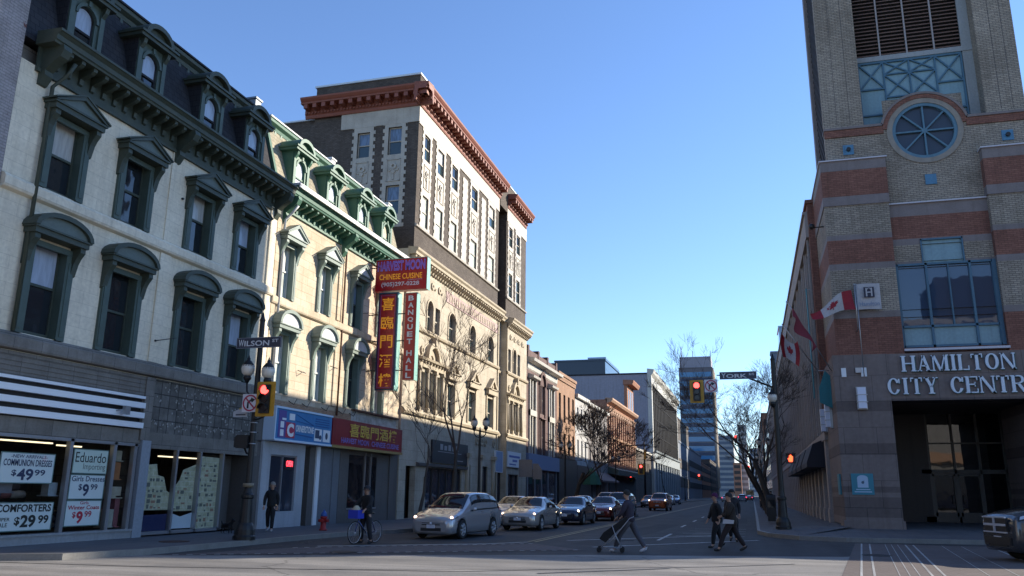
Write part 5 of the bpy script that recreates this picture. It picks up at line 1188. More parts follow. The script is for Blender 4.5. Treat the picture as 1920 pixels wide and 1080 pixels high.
for a, b in ((1, 2), (2, 3)):
    m.line(FT, (bx[a], 22.13), (bx[b], 22.84), t*.9, w0, w1+.003); m.line(FT, (bx[a], 22.84), (bx[b], 22.13), t*.9, w0, w1+.005)
    m.line(FT, (bx[a], 20.9), (bx[b], 22.13), t*.9, w0, w1+.003); m.line(FT, (bx[a], 22.13), (bx[b], 20.9), t*.9, w0, w1+.005)
obj('blue_lattice', m, M_bframe, CT)
m = MB(); m.fbox(FT, RX0, RX1, 22.9, 23.16, RW, RW+.14); m.fbox(FT, 11.1, RX1, 18.8, 34, RW, RW+.1); obj('white_frame', m, paint('pale_metal_frame', (.36, .38, .38), .5, amt=.2), CT)
m = MB(); m.box(RX0, RX1, YT-RW+.35, YT-RW+.4, 23, 34); obj('louvre_back', m, M_dark, CT)
m = MB()
for k in range(54):
    z = 23.25+k*.2; m.prism(Fr((0, YT, 0), (0, -1, 0), (0, 0, 1), (1, 0, 0)), [(RW-.12, z+.12), (RW+.02, z), (RW+.02, z+.03), (RW-.12, z+.15)], RX0+.02, 11.1)
obj('louvre_blade', m, M_louvre, CT)['kind'] = 'stuff'
m = MB()
for u in (7.42, 8.66, 9.9): m.fbox(FT, u-.035, u+.035, 23.1, 34, RW, RW+.08)
obj('louvre_mullion', m, plain('pale_mullion', (.3, .27, .26), .6), CT)
m = MB(); m.box(SX0-.2, SX1+.2, YT-.2, YT+5.4, 34, 35); obj('tower_top', m, M_pstone, CT)
# small blue squares with studs
for x, z in ((5.4, 17.95), (12.28, 17.95), (8.86, 16.1)):
    m = MB(); m.fbox(FT, x-.24, x+.24, z-.25, z+.25, .02, .08)
    if z > 17: m.cur = 1; m.tube([FT(x, z, .08), FT(x, z, .2)], .1, 10)
    obj('blue_square', m, [paint('bright_blue_tile', (.09, .25, .40), .4, amt=.1), M_black], CT)
# dark stains below ledges are part of the brick. entrance beam, soffit and dark recess
m = MB(); ms = [M_granite, M_granite2]
m.fbox(FT, 6.13, 11.77, 5.85, 7.85, -.8, .415); m.cur = 1; m.fbox(FT, 6.13, 11.77, 5.75, 5.85, -.8, .43)
obj('entrance_beam', m, ms, CT)
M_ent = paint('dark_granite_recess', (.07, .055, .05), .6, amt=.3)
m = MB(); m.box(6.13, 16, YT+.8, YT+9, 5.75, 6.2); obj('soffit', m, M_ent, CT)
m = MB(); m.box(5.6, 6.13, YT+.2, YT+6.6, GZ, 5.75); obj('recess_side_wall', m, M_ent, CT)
DY = YT+6.6; FD = facing(DY)
M_df = paint('brown_door_frame', (.14, .125, .105), .5, amt=.2)
m = MB()
dx = [8.7, 9.85, 11.0, 12.15, 13.35]
m.fbox(FD, 8.3, 15, 2.78, 2.98, -.02, .1)
for x in dx: m.fbox(FD, x-.05, x+.05, GZ, 5.75, -.03, .1)
m.fbox(FD, 8.3, 15, 4.25, 4.32, -.03, .08); m.fbox(FD, 8.3, 15, GZ, GZ+.28, -.03, .1)
o = obj('entrance_frame', m, M_df, CT)
g = MB(); g.face([FD(8.3, GZ, 0), FD(15, GZ, 0), FD(15, 5.75, 0), FD(8.3, 5.75, 0)]); obj('pane', g, glass('entrance_glass', (.008, .009, .01), .02, wob=.2, spec=1.), o, recalc=False)
for a, b in ((8.75, 9.8), (9.9, 10.95), (12.2, 13.3)):
    m = MB()
    for q in ((a, a+.09, GZ+.3, 2.75), (b-.09, b, GZ+.3, 2.75), (a, b, 2.66, 2.76), (a, b, GZ+.28, GZ+.5)): m.fbox(FD, *q, .02, .1)
    m.tube([FD(b-.2 if a < 9 else a+.2, 1.3, .16), FD(b-.2 if a < 9 else a+.2, 1.75, .16)], .02, 6)
    obj('door', m, M_df, CT)
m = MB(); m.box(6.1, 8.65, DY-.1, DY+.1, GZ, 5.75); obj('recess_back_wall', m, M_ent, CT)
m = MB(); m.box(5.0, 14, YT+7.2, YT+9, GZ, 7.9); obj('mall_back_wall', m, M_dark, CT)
# letters HAMILTON / CITY CENTRE: serif capitals built from strokes
def serif(mb, F, ch, u, v, h, w, d0, d1):
    T_, t_, s_ = .17*h, .07*h, .06*h
    def bx(a, b, c, d): mb.fbox(F, u+a, u+b, v+c, v+d, d0, d1)
    def stem(x, T=T_): bx(x, x+T, s_, h-s_); bx(x-.06*h, x+T+.06*h, 0, s_); bx(x-.06*h, x+T+.06*h, h-s_, h)
    def diag(x0, y0, x1, y1, T): mb.prism(F, [(u+x0-T/2, v+y0), (u+x0+T/2, v+y0), (u+x1+T/2, v+y1), (u+x1-T/2, v+y1)], d0, d1)
    e = .06*h
    if ch == 'I': stem(w/2-T_/2)
    elif ch == 'H': stem(e); stem(w-T_-e); bx(e+T_, w-T_-e, h*.47, h*.47+t_)
    elif ch == 'L': stem(e); bx(e+T_, w-e, 0, t_); bx(w-e-.05*h, w-e, t_, .28*h)
    elif ch == 'T': stem(w/2-T_/2); bx(e, w-e, h-t_, h); bx(e, e+.05*h, h*.75, h-t_); bx(w-e-.05*h, w-e, h*.75, h-t_)
    elif ch == 'E': stem(e); bx(e+T_, w-e, 0, t_); bx(e+T_, w-e, h-t_, h); bx(e+T_, w-e-.12*h, h*.48, h*.48+t_); bx(w-e-.05*h, w-e, t_, .26*h); bx(w-e-.05*h, w-e, h*.76, h-t_); bx(w-e-.17*h, w-e-.12*h, h*.38, h*.65)
    elif ch == 'N': stem(e, t_); stem(w-t_-e, t_); diag(e+t_, h, w-e-t_*.5-.02, 0, T_)
    elif ch == 'M': stem(e, t_); stem(w-T_-e); diag(e+t_, h, w/2, 0, T_*.9); diag(w-e-T_*.8, h, w/2, 0, t_)
    elif ch == 'A': diag(w*.18, 0, w*.5, h, t_); diag(w*.8, 0, w*.48, h, T_); bx(w*.3, w*.68, h*.3, h*.3+t_); bx(w*.04, w*.34, 0, s_); bx(w*.62, w*.98, 0, s_)
    elif ch == 'Y': bx(w/2-T_/2, w/2+T_/2, s_, h*.45); bx(w/2-T_, w/2+T_, 0, s_); diag(w/2, h*.42, w*.2, h, T_); diag(w/2+.02, h*.42, w*.8, h, t_); bx(w*.04, w*.38, h-s_, h); bx(w*.64, w*.97, h-s_, h)
    elif ch in 'OC':
        n = 28
        def el(i, rx, ry): a = 2*math.pi*i/n; return (u+w/2+rx*math.cos(a), v+h/2+ry*math.sin(a))
        for i in range(n):
            a = 360*(i+.5)/n
            if ch == 'C' and (a < 32 or a > 328): continue
            P = [el(i, w/2-e, h/2), el(i+1, w/2-e, h/2), el(i+1, w/2-e-T_, h/2-t_), el(i, w/2-e-T_, h/2-t_)]
            mb.prism(F, P, d0, d1)
        if ch == 'C': bx(w-e-.07*h, w-e, h*.68, h*.95)
    elif ch == 'R':
        stem(e); bx(e+T_, w*.55, h-t_, h); bx(e+T_, w*.55, h*.48, h*.48+t_)
        n = 10; c = (u+w*.55, v+h*.76)
        for i in range(n):
            a0, a1 = -math.pi/2+math.pi*i/n, -math.pi/2+math.pi*(i+1)/n
            ro, ri, rx = h*.245, h*.245-t_, w*.33
            mb.prism(F, [(c[0]+rx*math.cos(a0), c[1]+ro*math.sin(a0)), (c[0]+rx*math.cos(a1), c[1]+ro*math.sin(a1)), (c[0]+(rx-T_*.85)*math.cos(a1), c[1]+ri*math.sin(a1)), (c[0]+(rx-T_*.85)*math.cos(a0), c[1]+ri*math.sin(a0))], d0, d1)
        diag(w*.5, h*.5, w*.85, 0, T_); bx(w*.78, w*1.0, 0, s_)
Wd = {'I': .5, 'H': .98, 'A': .98, 'M': 1.12, 'L': .8, 'T': .86, 'O': .98, 'N': .96, 'C': .92, 'Y': .92, 'E': .84, 'R': .92, ' ': .62}
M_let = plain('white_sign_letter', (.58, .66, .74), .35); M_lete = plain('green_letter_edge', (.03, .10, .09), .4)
LT = thing('city_centre_lettering', 'two lines of big white serif capitals over the tower entrance', 'lettering', FT(8.9, 6.0, .3))
def word(s, u0, u1, v, h):
    tot = sum(Wd[c] for c in s)*h; k = (u1-u0)/tot; u = u0
    for c in s:
        w = Wd[c]*h*k
        if c != ' ':
            m = MB(); serif(m, FT, c, u, v, h, w*.97, .47, .57); 
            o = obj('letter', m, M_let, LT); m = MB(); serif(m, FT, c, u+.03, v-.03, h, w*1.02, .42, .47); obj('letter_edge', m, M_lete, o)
        u += w
word('HAMILTON', 6.66, 11.2, 7.02, .70); word('CITY CENTRE', 5.98, 12.05, 6.02, .72)
# framed marks and lamps on the granite pier
FP = facing(YT-.5)
t = thing('wall_sconce', 'white wall lamp with three glowing panels beside the entrance letters', 'lamp', FP(4.9, 5.4, 0))
m = MB(); m.fbox(FP, 4.7, 5.12, 5.38, 6.38, 0, .1)
for z in (5.7, 6.02): m.fbox(FP, 4.68, 5.14, z-.015, z+.015, 0, .27)
obj('frame', m, M_alu, t)
m = MB(); m.fbox(FP, 4.74, 5.08, 5.42, 6.34, .1, .25); obj('lamp_panel', m, plain('milk_panel', (.62, .66, .78), .4), t)
for i, (x0, x1) in enumerate(((4.16, 4.36), (4.98, 5.08), (5.12, 5.22))):
    m = MB(); m.fbox(FP, x0, x1, 6.85, 7.25, 0, .05); o = obj('small_plaque', m, M_whitep); tag(o, ['broad small white plaque left of the flag cable box', 'narrow white plaque just right of the flag cable box', 'narrow white plaque second right of the flag cable box'][i], 'plaque')
t = thing('teal_plaque', 'square teal sign with a white arch emblem on the granite pier', 'sign', FP(4.65, 1.8, 0))
m = MB(); m.fbox(FP, 4.18, 5.08, 1.7, 2.6, 0, .05); obj('board', m, plain('teal_board', (.03, .20, .26), .5), t)
m = MB(); m.prism(FP, [(4.42, 2.0), (4.86, 2.0), (4.86, 2.4)] + [(4.64+.22*math.cos(R(a)), 2.4+.13*math.sin(R(a))) for a in range(20, 180, 20)] + [(4.42, 2.4)], .05, .06)
m.fbox(FP, 4.35, 4.92, 1.9, 1.94, .05, .06); m.fbox(FP, 4.28, 4.98, 1.8, 1.84, .05, .06); obj('arch_emblem', m, plain('pale_emblem', (.35, .48, .62), .5), t)
m = MB(); m.disc(FP, 4.64, 2.22, .06, .06, .066, 10); m.line(FP, (4.64, 2.22), (4.7, 2.3), .02, .06, .068); obj('emblem_mark', m, plain('emblem_dark', (.05, .1, .15), .5), t)
t = thing('teal_plaque', 'narrow teal sign seen edge-on round the corner of the granite pier', 'sign', (3.8, 40.6, 1.8))
m = MB(); m.box(3.76, 3.82, 40.1, 41.0, 1.7, 2.6); obj('board', m, plain('teal_board', (.03, .20, .26), .5), t)
# flags: pole hung flat flag with the maple leaf, city flag, two on slanting poles
M_fred = paint('flag_red', (.36, .015, .03), .7, amt=.1, world=False); M_fwh = paint('flag_white', (.55, .53, .54), .7, amt=.1, world=False)
LEAF = [(0, 1), (.14, .72), (.3, .8), (.24, .38), (.46, .6), (.52, .5), (.8, .55), (.7, .28), (.84, .18), (.42, -.12), (.48, -.32), (.05, -.26), (.04, -.7)]
LEAF = LEAF + [(-x, y) for x, y in reversed(LEAF[1:])]
def wavy(mb, mapf, u0, u1, v0, v1, nu=8, nv=6, smooth=True):
    vs = [mapf(u0+(u1-u0)*i/nu, v0+(v1-v0)*j/nv) for j in range(nv+1) for i in range(nu+1)]
    mb.raw(vs, [(j*(nu+1)+i, j*(nu+1)+i+1, (j+1)*(nu+1)+i+1, (j+1)*(nu+1)+i) for j in range(nv) for i in range(nu)], smooth)
def flag(label, mapf, pole, leaf=True, cloth=None):
    t = thing('flag', label, 'flag', pole[0], None)
    m = MB(); m.tube(pole, .025, 6); m.ball(pole[-1], .05, 8); obj('flagpole', m, M_alu, t)
    for a, b, mt in ((0, .25, M_fred), (.25, .75, M_fwh), (.75, 1., M_fred)) if leaf else ((0, 1, cloth),):
        m = MB(); wavy(m, mapf, a, b, 0, 1, max(3, int(12*(b-a))), 6); obj('cloth', m, mt, t, recalc=False)
    if leaf:
        m = MB(); c = Vector(mapf(.5, .5)); ctr = [mapf(.5+.17*x, .48+.36*y) for x, y in LEAF]
        n = (Vector(mapf(.6, .5))-c).cross(Vector(mapf(.5, .6))-c).normalized()*.015
        for s in (-1, 1):
            for i in range(len(ctr)): m.face([c+s*n, Vector(ctr[i])+s*n, Vector(ctr[(i+1) % len(ctr)])+s*n])
        obj('maple_leaf', m, M_fred, t, recalc=False)
    return t
# 1: flying off a pole in front of the white city flag, swept to the left
def f1map(u, v):
    x = 4.95 - 1.85*u - .1*v; z = 10.78 - .95*(1-v)*(1-.72*u) - 1.0*u + .12*math.sin(6*u)
    return (x, 39.0+.18*math.sin(7*u+2*v), z)
flag('maple leaf flag blowing left in front of the white city flag', f1map, [(4.98, 39.6, 8.9), (4.98, 39.05, 9.0), (4.98, 39.03, 11.0)])
t = thing('city_flag', 'white city flag with a dark square emblem on the tower front', 'flag', FT(5.55, 9.8, .6))
m = MB(); wavy(m, lambda u, v: (5.1+.98*u, 39.3+.03*math.sin(6*u), 9.88+1.2*v+.02*math.sin(5*u)), 0, 1, 0, 1); obj('cloth', m, M_fwh, t, recalc=False)
FH2 = facing(39.22); m = MB(); m.fbox(FH2, 5.38, 5.82, 10.42, 10.9, 0, .01); obj('emblem', m, plain('emblem_black', (.02, .02, .04), .6), t)
m = MB()
for u in (5.46, 5.68): m.fbox(FH2, u, u+.06, 10.46, 10.86, .01, .018)
m.fbox(FH2, 5.52, 5.68, 10.63, 10.68, .01, .018); m.ring(FH2, 5.6, 10.78, .06, .09, .01, .018, 0, 180, 8); obj('emblem_h', m, M_fwh, t)
m = MB(); text(m, FH2, 'Hamilton', 5.16, 6.0, 10.02, 10.22, .01, .0); obj('lettering', m, plain('grey_blue_print', (.15, .2, .3), .6), t, recalc=False)
m = MB(); m.tube([(5.08, 39.3, 6.9), (5.08, 39.3, 11.1)], .02, 6); m.fbox(FP, 4.75, 5.0, 7.02, 7.24, 0, .12); obj('flagpole', m, M_alu, t)
# 2: dark red flag hanging down a slanting pole
P0, P1 = Vector((3.85, 40.2, 7.2)), Vector((2.0, 38.6, 10.25))
def f2map(u, v):
    p = P1.lerp(P0, .08+.55*u); return (p.x+.05+.20*v*math.sin(9*u+1)-.16*v, p.y-.1*v, p.z-.42*v*(1-.35*u)+.04*math.sin(11*u))
M_rflag = paint('dark_red_flag', (.20, .01, .03), .7, amt=.2, world=False)
flag('furled dark red flag on the slanting pole at the mall corner', f2map, [P0, P1], leaf=False, cloth=M_rflag)
P2, P3 = Vector((3.85, 44.5, 7.4)), Vector((1.95, 43.2, 10.1))
def f3map(u, v):
    a = -1.2+2.4*u; return (2.15+.40*math.sin(a)*(.75+.25*math.sin(3*v))+.15*u, 42.9+.4*math.cos(a), 8.45+.95*v-.3*u+.12*math.cos(4*u)+.25*(a*a)*(v-.5))
flag('maple leaf flag folded round its pole over the pavement', f3map, [P2, P3], leaf=True)
# ------------------------------------------------------------------ mall wing along the street
MW = thing('mall_wing', 'long shopping centre wing with ribbed stone piers, glass strips and dark awnings', 'building', (8, 110, .3))
M_rib = paint('pinkish_concrete_rib', (.42, .36, .33), .8, amt=.4, scale=.6); M_ribd = paint('brown_glazing', (.06, .055, .05), .4, amt=.2)
m = MB(); m.box(XM+.6, 4.9, 45.3, 50, .3, 16.2); m.box(XM+.6, 16, 50, 175, .3, 16.2); obj('core_wall', m, M_ribd, MW)
y = 45.2; k = 0
rb = []
while y < 174:
    m = MB()
    m.fbox(FM, y, y+.75, .3, 15.3, -.6, .10); m.fbox(FM, y+.25, y+.5, 4.8, 15.2, .10, .2)
    m.fbox(FM, y-.05, y+.8, .3, 1.0, -.5, .16); m.fbox(FM, y-.4, y+2.6, 4.4, 4.8, -.5, .14)
    obj('stone_rib', m, M_rib, MW)
    m = MB()
    for z in (5.2, 8.6, 12.0): m.fbox(FM, y+.75, y+2.99, z, z+3.0, -.55, -.02)
    o = obj('window_strip', m, glass('greenish_glass', (.05, .075, .07), spec=.8), MW)
    m = MB()
    for z in (4.9, 8.3, 11.7, 14.9): m.prism(Fr((XM, 0, 0), (0, 1, 0), (0, 0, 1), (-1, 0, 0)), [(y+.75, z), (y+3.0, z), (y+3.0, z+.3), (y+.75, z+.3)], -.3, .05)
    m.fbox(FM, y+1.8, y+1.95, 4.8, 15, -.5, .04); m.line(FM, (y+.8, 8.7), (y+1.8, 11.5), .12, -.02, .05); m.line(FM, (y+2.95, 8.7), (y+1.95, 11.5), .12, -.02, .05); obj('glazing_bar', m, M_gpier, MW)
    y += 3.0 if y < 120 else 6.0
m = MB(); m.fbox(FM, 45.0, 175, 15.2, 16.5, -.6, .25); m.fbox(FM, 45.0, 175, 16.5, 16.65, -.7, .35); obj('roof_band', m, M_rib, MW)
m = MB(); m.box(XM-.1, XM+.6, 44.7, 46.6, 5.0, 17.0); m.box(XM-.2, XM+.7, 44.6, 46.8, 17.0, 17.2); obj('end_tower', m, M_redb, MW)
m = MB(); m.fbox(FM, 46.8, 174, .3, 4.4, -.55, -.45); obj('shop_glass', m, glass('restaurant_glass'), MW)
m = MB(); m.box(5.5, 9.5, 45.2, 52, 16.2, 22); obj('rear_block', m, M_dark, MW) if 0 else None
def rail():
    m = MB()
    for y in (54.5, 56.3, 58.1): m.tube([(XM+.3, y, 16.6), (XM+.3, y, 18.0)], .03, 5)
    for z in (17.0, 17.5, 18.0): m.tube([(XM+.3, 54.5, z), (XM+.3, 58.1, z)], .025, 5)
    obj('roof_rail', m, M_alu, MW)
rail()
M_awn = paint('dark_navy_awning', (.018, .016, .028), .7, amt=.2)
for i, (a, b) in enumerate(((46.9, 52.2), (53.2, 58.2), (59.2, 64.2), (65.2, 72))):
    m = MB(); m.sweep(FM, [(0, 3.1), (.95, 3.1), (.95, 3.35), (.6, 4.3), (0, 4.55)], a, b)
    o = obj('awning', m, M_awn); tag(o, ['nearest', 'second nearest', 'third nearest', 'farthest'][i]+' dark awning over the shop windows of the mall wing', 'awning', 'awnings on the mall wing')
M_tealb = paint('teal_banner', (.02, .22, .26), .6, amt=.2)
for i, (y0, z0, z1) in enumerate(((41.2, 5.6, 7.4), (45.9, 6.6, 12.5))):
    t = thing('teal_banner', ['short teal banner sign round the corner of the tower above the lamps', 'tall narrow teal strip banner in the corner of tower and mall wing'][i], 'banner', (XM, y0, z0))
    m = MB()
    if i == 0: m.prism(facing(y0), [(3.28, z0+.3), (3.85, z0+.0), (3.92, z1-.35), (3.6, z1), (3.3, z0+1.0)], 0, .05)
    else: m.box(XM-.42, XM-.38, y0-.35, y0+.1, z0, z1)
    obj('cloth', m, M_tealb, t); m = MB(); m.tube([(XM, y0, z1), (XM-.5, y0, z1)], .02, 5); obj('bracket', m, M_alu, t)
for i, y0 in enumerate((41.8, 44.6)):
    t = thing('wall_sconce', ['three-panel wall lamp on the street side of the tower, nearer one', 'three-panel wall lamp on the street side of the tower, farther one'][i], 'lamp', (XM, y0, 5))
    m = MB(); m.box(3.72, 3.9, y0-.2, y0+.2, 4.75, 5.95); m.box(3.5, 3.72, y0-.22, y0+.22, 5.1, 5.13); m.box(3.5, 3.72, y0-.22, y0+.22, 5.5, 5.53); obj('frame', m, M_alu, t)
    m = MB(); m.box(3.52, 3.72, y0-.18, y0+.18, 4.8, 5.9); obj('lamp_panel', m, plain('milk_panel', (.62, .66, .78), .4), t)
# street wall of the tower below: granite side with a dark opening
m = MB(); m.box(3.86, 4.4, YT-.4, YT+.7, GZ, 7.85); m.box(3.86, 4.4, YT+2.4, YT+5.2, GZ, 7.85); m.box(3.9, 4.4, YT+.7, YT+2.4, 4.6, 7.85); obj('side_granite', m, M_granite, CT)
m = MB(); m.box(4.2, 4.5, YT+.7, YT+2.4, GZ, 4.6); obj('side_doorway', m, M_ent, CT)
t = thing('security_camera', 'small dark globe camera on a bracket at the tower corner', 'camera', (3.7, 41, 14.3)); m = MB(); m.tube([(4.1, 40.6, 14.35), (3.55, 40.6, 14.35)], .03, 6); m.ball((3.5, 40.6, 14.4), .15, 10); obj('globe', m, M_black, t)
# right wing, unseen beyond the frame: added and stepped to shade the crossing
RWG = thing('added_shade_wing', 'unseen stepped block added right of the tower to shade the crossing', 'building', (20, 46, .4))
m = MB(); m.box(14.1, 17.5, YT+.6, YT+14, .3, 15); m.box(17.5, 22, YT+.6, YT+14, .3, 13.0); m.box(22, 27, YT+.6, YT+14, .3, 10.8); m.box(27, 34, YT+.6, YT+14, .3, 7.2); obj('wall', m, M_buff, RWG)
m = MB(); m.box(14.05, 17.6, YT+.5, YT+14, 15, 15.3); m.box(17.5, 22.1, YT+.5, YT+14, 13.0, 13.3); m.box(22, 27.1, YT+.5, YT+14, 10.8, 11.1); obj('roof_edge', m, M_pstone, RWG)
# right side, farther down the street
block('blue_glass_tower', 'slim blue glass tower over the mall roof behind the flags', 10.6, 14.6, 262, 275, 52, M_bluegl, 4, M_bluegl, sides=('y',))
block('grey_stepped_tower', 'grey stepped tower rising just beyond the mall wing', 7.6, 12.6, 255, 261, 43, M_shade2, 4, M_darkw, sides=('y', 'w'))
block('far_right_building', 'far pale building beyond the mall wing on the right side', 4.2, 16, 176, 254, 17, M_concr, 3, M_darkw, sides=('y', 'w'))
block('far_right_building', 'farthest brown building along the right side of the street', 4.2, 16, 280, 600, 27, M_orange, 3, M_shade1, sides=('y', 'w'))

# across the square behind the camera: the buildings mirrored in the tower's glass
t = block('square_building', 'beige building across the square behind the camera', 2, 34, -46, -30, 22.5, M_concr, 9, M_darkw, wz=3.6)
m = MB(); m.box(2, 34, -30, -29.4, 6.0, 7.4); obj('shop_band', m, M_orstone, t); m = MB(); m.box(2, 34, -30, -29.6, .2, 5.2); obj('shop_glass', m, M_navy, t)
m = MB(); m.box(24, 33, -42, -33, 22.5, 29); obj('dark_roof', m, M_slate, t)
block('square_building', 'low brown building behind the camera on the left', -40, -4, -50, -34, 12, M_shade1, 4, M_darkw, wz=3.6)

# unseen slab added far off sunward, only to shade the street's nearest corner
t = thing('added_shade_slab', 'tall sun-blocking slab added out of view far to the right', 'building', (71.8, 87.6, 0))
t.rotation_euler = (0, 0, -SUN_AZ)
m = MB(); m.box(-4.3, 4.3, -6, 6, 0, 76); obj('wall', m, M_concr, t, world=False)
m = MB()
for k in range(22): m.box(-3.9, 3.9, -6.1, -6, 3+k*3.3, 4.8+k*3.3)
obj('window_band', m, M_darkw, t, world=False)['kind'] = 'stuff'
# ================================================================== STREET FURNITURE
M_iron = paint('black_painted_iron', (.016, .016, .017), .45, .2, .2, world=False)
M_globe = plain('milky_globe', (.72, .67, .58), .25, spec=.6); M_globe.node_tree.nodes['Principled BSDF'].inputs['Transmission Weight'].default_value = .15
M_yel = paint('signal_yellow', (.62, .33, .02), .45, 0, .2, 3, world=False); M_signw = plain('sign_white', (.62, .62, .66), .4); M_signn = plain('street_sign_navy', (.03, .035, .06), .4); M_signl = plain('sign_pale_letter', (.55, .58, .62), .4)
M_lens = plain('dark_lens', (.02, .012, .012), .2)
M_redl = plain('lit_red_lens', (.9, .04, .04), .4, emit=3.2, ecol=(1, .06, .05))
M_orl = plain('lit_hand', (.9, .2, .05), .4, emit=2.6, ecol=(1, .07, .02))
def globe_lamp(parent, x, y, z, r=.215):
    """acorn globe: holder, glass, cap with a finial"""
    m = MB(); m.lathe((x, y, z), [(.05, -.42), (.07, -.36), (.12, -.3), (.13, -.25), (.11, -.22), (.11, -.19)], 12); o = obj('lamp_holder', m, M_iron, parent, world=False)
    m = MB(); m.lathe((x, y, z), [(.10, -.2), (r*.88, -.1), (r, .02), (r*.92, .13), (.12, .19)], 16); obj('globe', m, M_globe, parent, world=False)
    m = MB(); m.lathe((x, y, z), [(r*.96, .1), (r*.8, .18), (.1, .27), (.05, .31), (.06, .35), (.035, .39), (.008, .48)], 14); obj('lamp_cap', m, M_iron, o, world=False)
def fluted_pole(parent, H, r=.1, base=True):
    m = MB()
    prof = [(.34, 0), (.34, .1), (.31, .14), (.30, .3), (.26, .42), (.21, .5), (.2, .62), (.17, 1.1), (.165, 1.2), (.2, 1.24), (.2, 1.32), (.15, 1.38), (r*1.1, 1.5), (r, 1.6), (r*.8, H)] if base else [(.22, 0), (.22, .1), (.16, .3), (.13, .5), (.12, .9), (r, 1.0), (r*.8, H)]
    m.lathe((0, 0, 0), prof, 16, smooth=False); m.lathe((0, 0, H), [(r*.8, 0), (r*.95, .05), (r*.6, .12), (.02, .3)], 12)
    return obj('pole', m, M_iron, parent, world=False)
def signal(name, label, loc, rz=0, cat='traffic light', s=1., group=None, lit=0, board=True):
    """signal head facing -Y, centre at loc"""
    t = thing(name, label, cat, loc, group, rz); F = Fr((0, 0, 0), (1, 0, 0), (0, 0, 1), (0, -1, 0))
    w, h = .33*s, .55*s
    if board:
        m = MB()
        m.prism(F, [(-w+.03, -h), (w-.03, -h), (w, -h+.03), (w, h-.03), (w-.03, h), (-w+.03, h), (-w, h-.03), (-w, -h+.03)], 0, .02); obj('backboard', m, M_yel, t, world=False)
    m = MB(); m.fbox(F, -.17*s, .17*s, -.45*s, .45*s, -.12, .1*s); obj('housing', m, M_yel if not board else M_black, t, world=False)
    for i in range(3):
        z = (.29-.29*i)*s
        m = MB(); m.disc(F, 0, z, .12*s if i else .145*s, .1*s, .13*s, 18); obj('lens', m, M_redl if i == lit else M_lens, t, world=False)
        m = MB(); m.ring(F, 0, z, .135*s, .15*s, .1*s, .24*s, -10, 190, 14); obj('visor', m, M_black, t, world=False)
    return t
def no_turn(name, label, loc, rz=0, s=.31):
    t = thing(name, label, 'sign', loc, 'no right turn signs', rz); F = Fr((0, 0, 0), (1, 0, 0), (0, 0, 1), (0, -1, 0))
    m = MB(); m.fbox(F, -s, s, -s, s, 0, .015); obj('board', m, M_signw, t, world=False)
    m = MB(); m.prism(F, [(-s*.38, -s*.6), (-s*.16, -s*.6), (-s*.16, 0), (s*.1, s*.22), (s*.22, s*.05), (s*.62, s*.38), (s*.12, s*.62), (s*.05, s*.42), (-s*.38, s*.12)], .015, .02); obj('arrow', m, M_blk, t, world=False)
    m = MB(); m.ring(F, 0, 0, s*.76, s*.92, .02, .026, 0, 360, 32); m.line(F, (-s*.62, s*.62), (s*.62, -s*.62), s*.16, .026, .03); obj('red_ring', m, plain('sign_dark_red', (.36, .02, .06), .5), t, world=False)
    return t
def street_sign(label, loc, w, h, big, small, rz=0):
    t = thing('street_sign', label, 'sign', loc, None, rz); F = Fr((0, 0, 0), (1, 0, 0), (0, 0, 1), (0, -1, 0))
    m = MB(); m.fbox(F, -w/2, w/2, -h/2, h/2, -.015, .015); obj('board', m, M_signn, t, world=False)
    m = MB()
    for q in ((-w/2, w/2, -h/2, -h/2+.015), (-w/2, w/2, h/2-.015, h/2), (-w/2, -w/2+.015, -h/2, h/2), (w/2-.015, w/2, -h/2, h/2)): m.fbox(F, *q, .015, .02)
    obj('border', m, plain('sign_border', (.22, .24, .28), .5), t, world=False)
    m = MB(); text(m, F, big[0], -w*.45, -w*.45+w*.12, -h*.32, h*.32, .022, .02); text(m, F, big[1:], -w*.45+w*.13, w*.24, -h*.32, h*.2, .022, .02); text(m, F, small, w*.3, w*.44, -h*.02, h*.28, .022, .02)
    obj('lettering', m, M_signl, t, world=False, recalc=False); return t
# left corner pole with two globe lamps
LX, LY = -14.93, 22.69
t = thing('street_lamp', 'black fluted pole with two globe lamps behind the WILSON street sign', 'street lamp', (LX, LY, .15))
fluted_pole(t, 6.75)
for s in (-1, 1):
    x = -.38 if s < 0 else .36; zz = 5.2 if s < 0 else 5.1
    m = MB(); m.tube([(0, 0, 4.3), (x*.5, 0, 4.33), (x*.9, 0, 4.5), (x, 0, zz-.4)], .03, 8); m.tube([(0, 0, 4.05), (x*.4, 0, 4.1), (x*.6, 0, 4.33)], .02, 6); obj('lamp_arm', m, M_iron, t, world=False)
    globe_lamp(t, x, 0, zz)
m = MB()
for z in (3.5, 3.2, 2.85): m.lathe((0, 0, z), [(.105, 0), (.11, 0), (.11, .03), (.105, .03)], 14)
obj('steel_band', m, M_alu, t, world=False)
m = MB(); m.lathe((0, 0, 1.55), [(.16, 0), (.165, 0), (.165, .12), (.16, .12)], 14); obj('dull_collar', m, plain('dull_brass', (.18, .15, .10), .5), t, world=False)
m = MB(); m.tube([(0, -.05, 3.6), (.25, -.12, 3.62), (.45, -.15, 3.7)], .03, 6); m.tube([(0, -.05, 4.2), (.5, -.15, 4.25)], .03, 6); obj('signal_bracket', m, M_iron, t, world=False)
street_sign('dark WILSON street sign fixed across the left corner pole', (LX+.02, LY-.13, 6.19), 1.62, .34, 'WILSON', 'ST')
signal('traffic_light', 'large yellow traffic light with a red lamp on the left corner pole', (-14.42, 22.45, 4.37), s=.98)
no_turn('no_turn_sign', 'white no right turn sign left of the near traffic light', (-14.99, 22.5, 4.26), s=.28)
t = thing('notice_board', 'small pale two-line arrow board behind the no right turn sign', 'sign', (-15.45, 22.75, 3.8)); FF = facing(22.7)
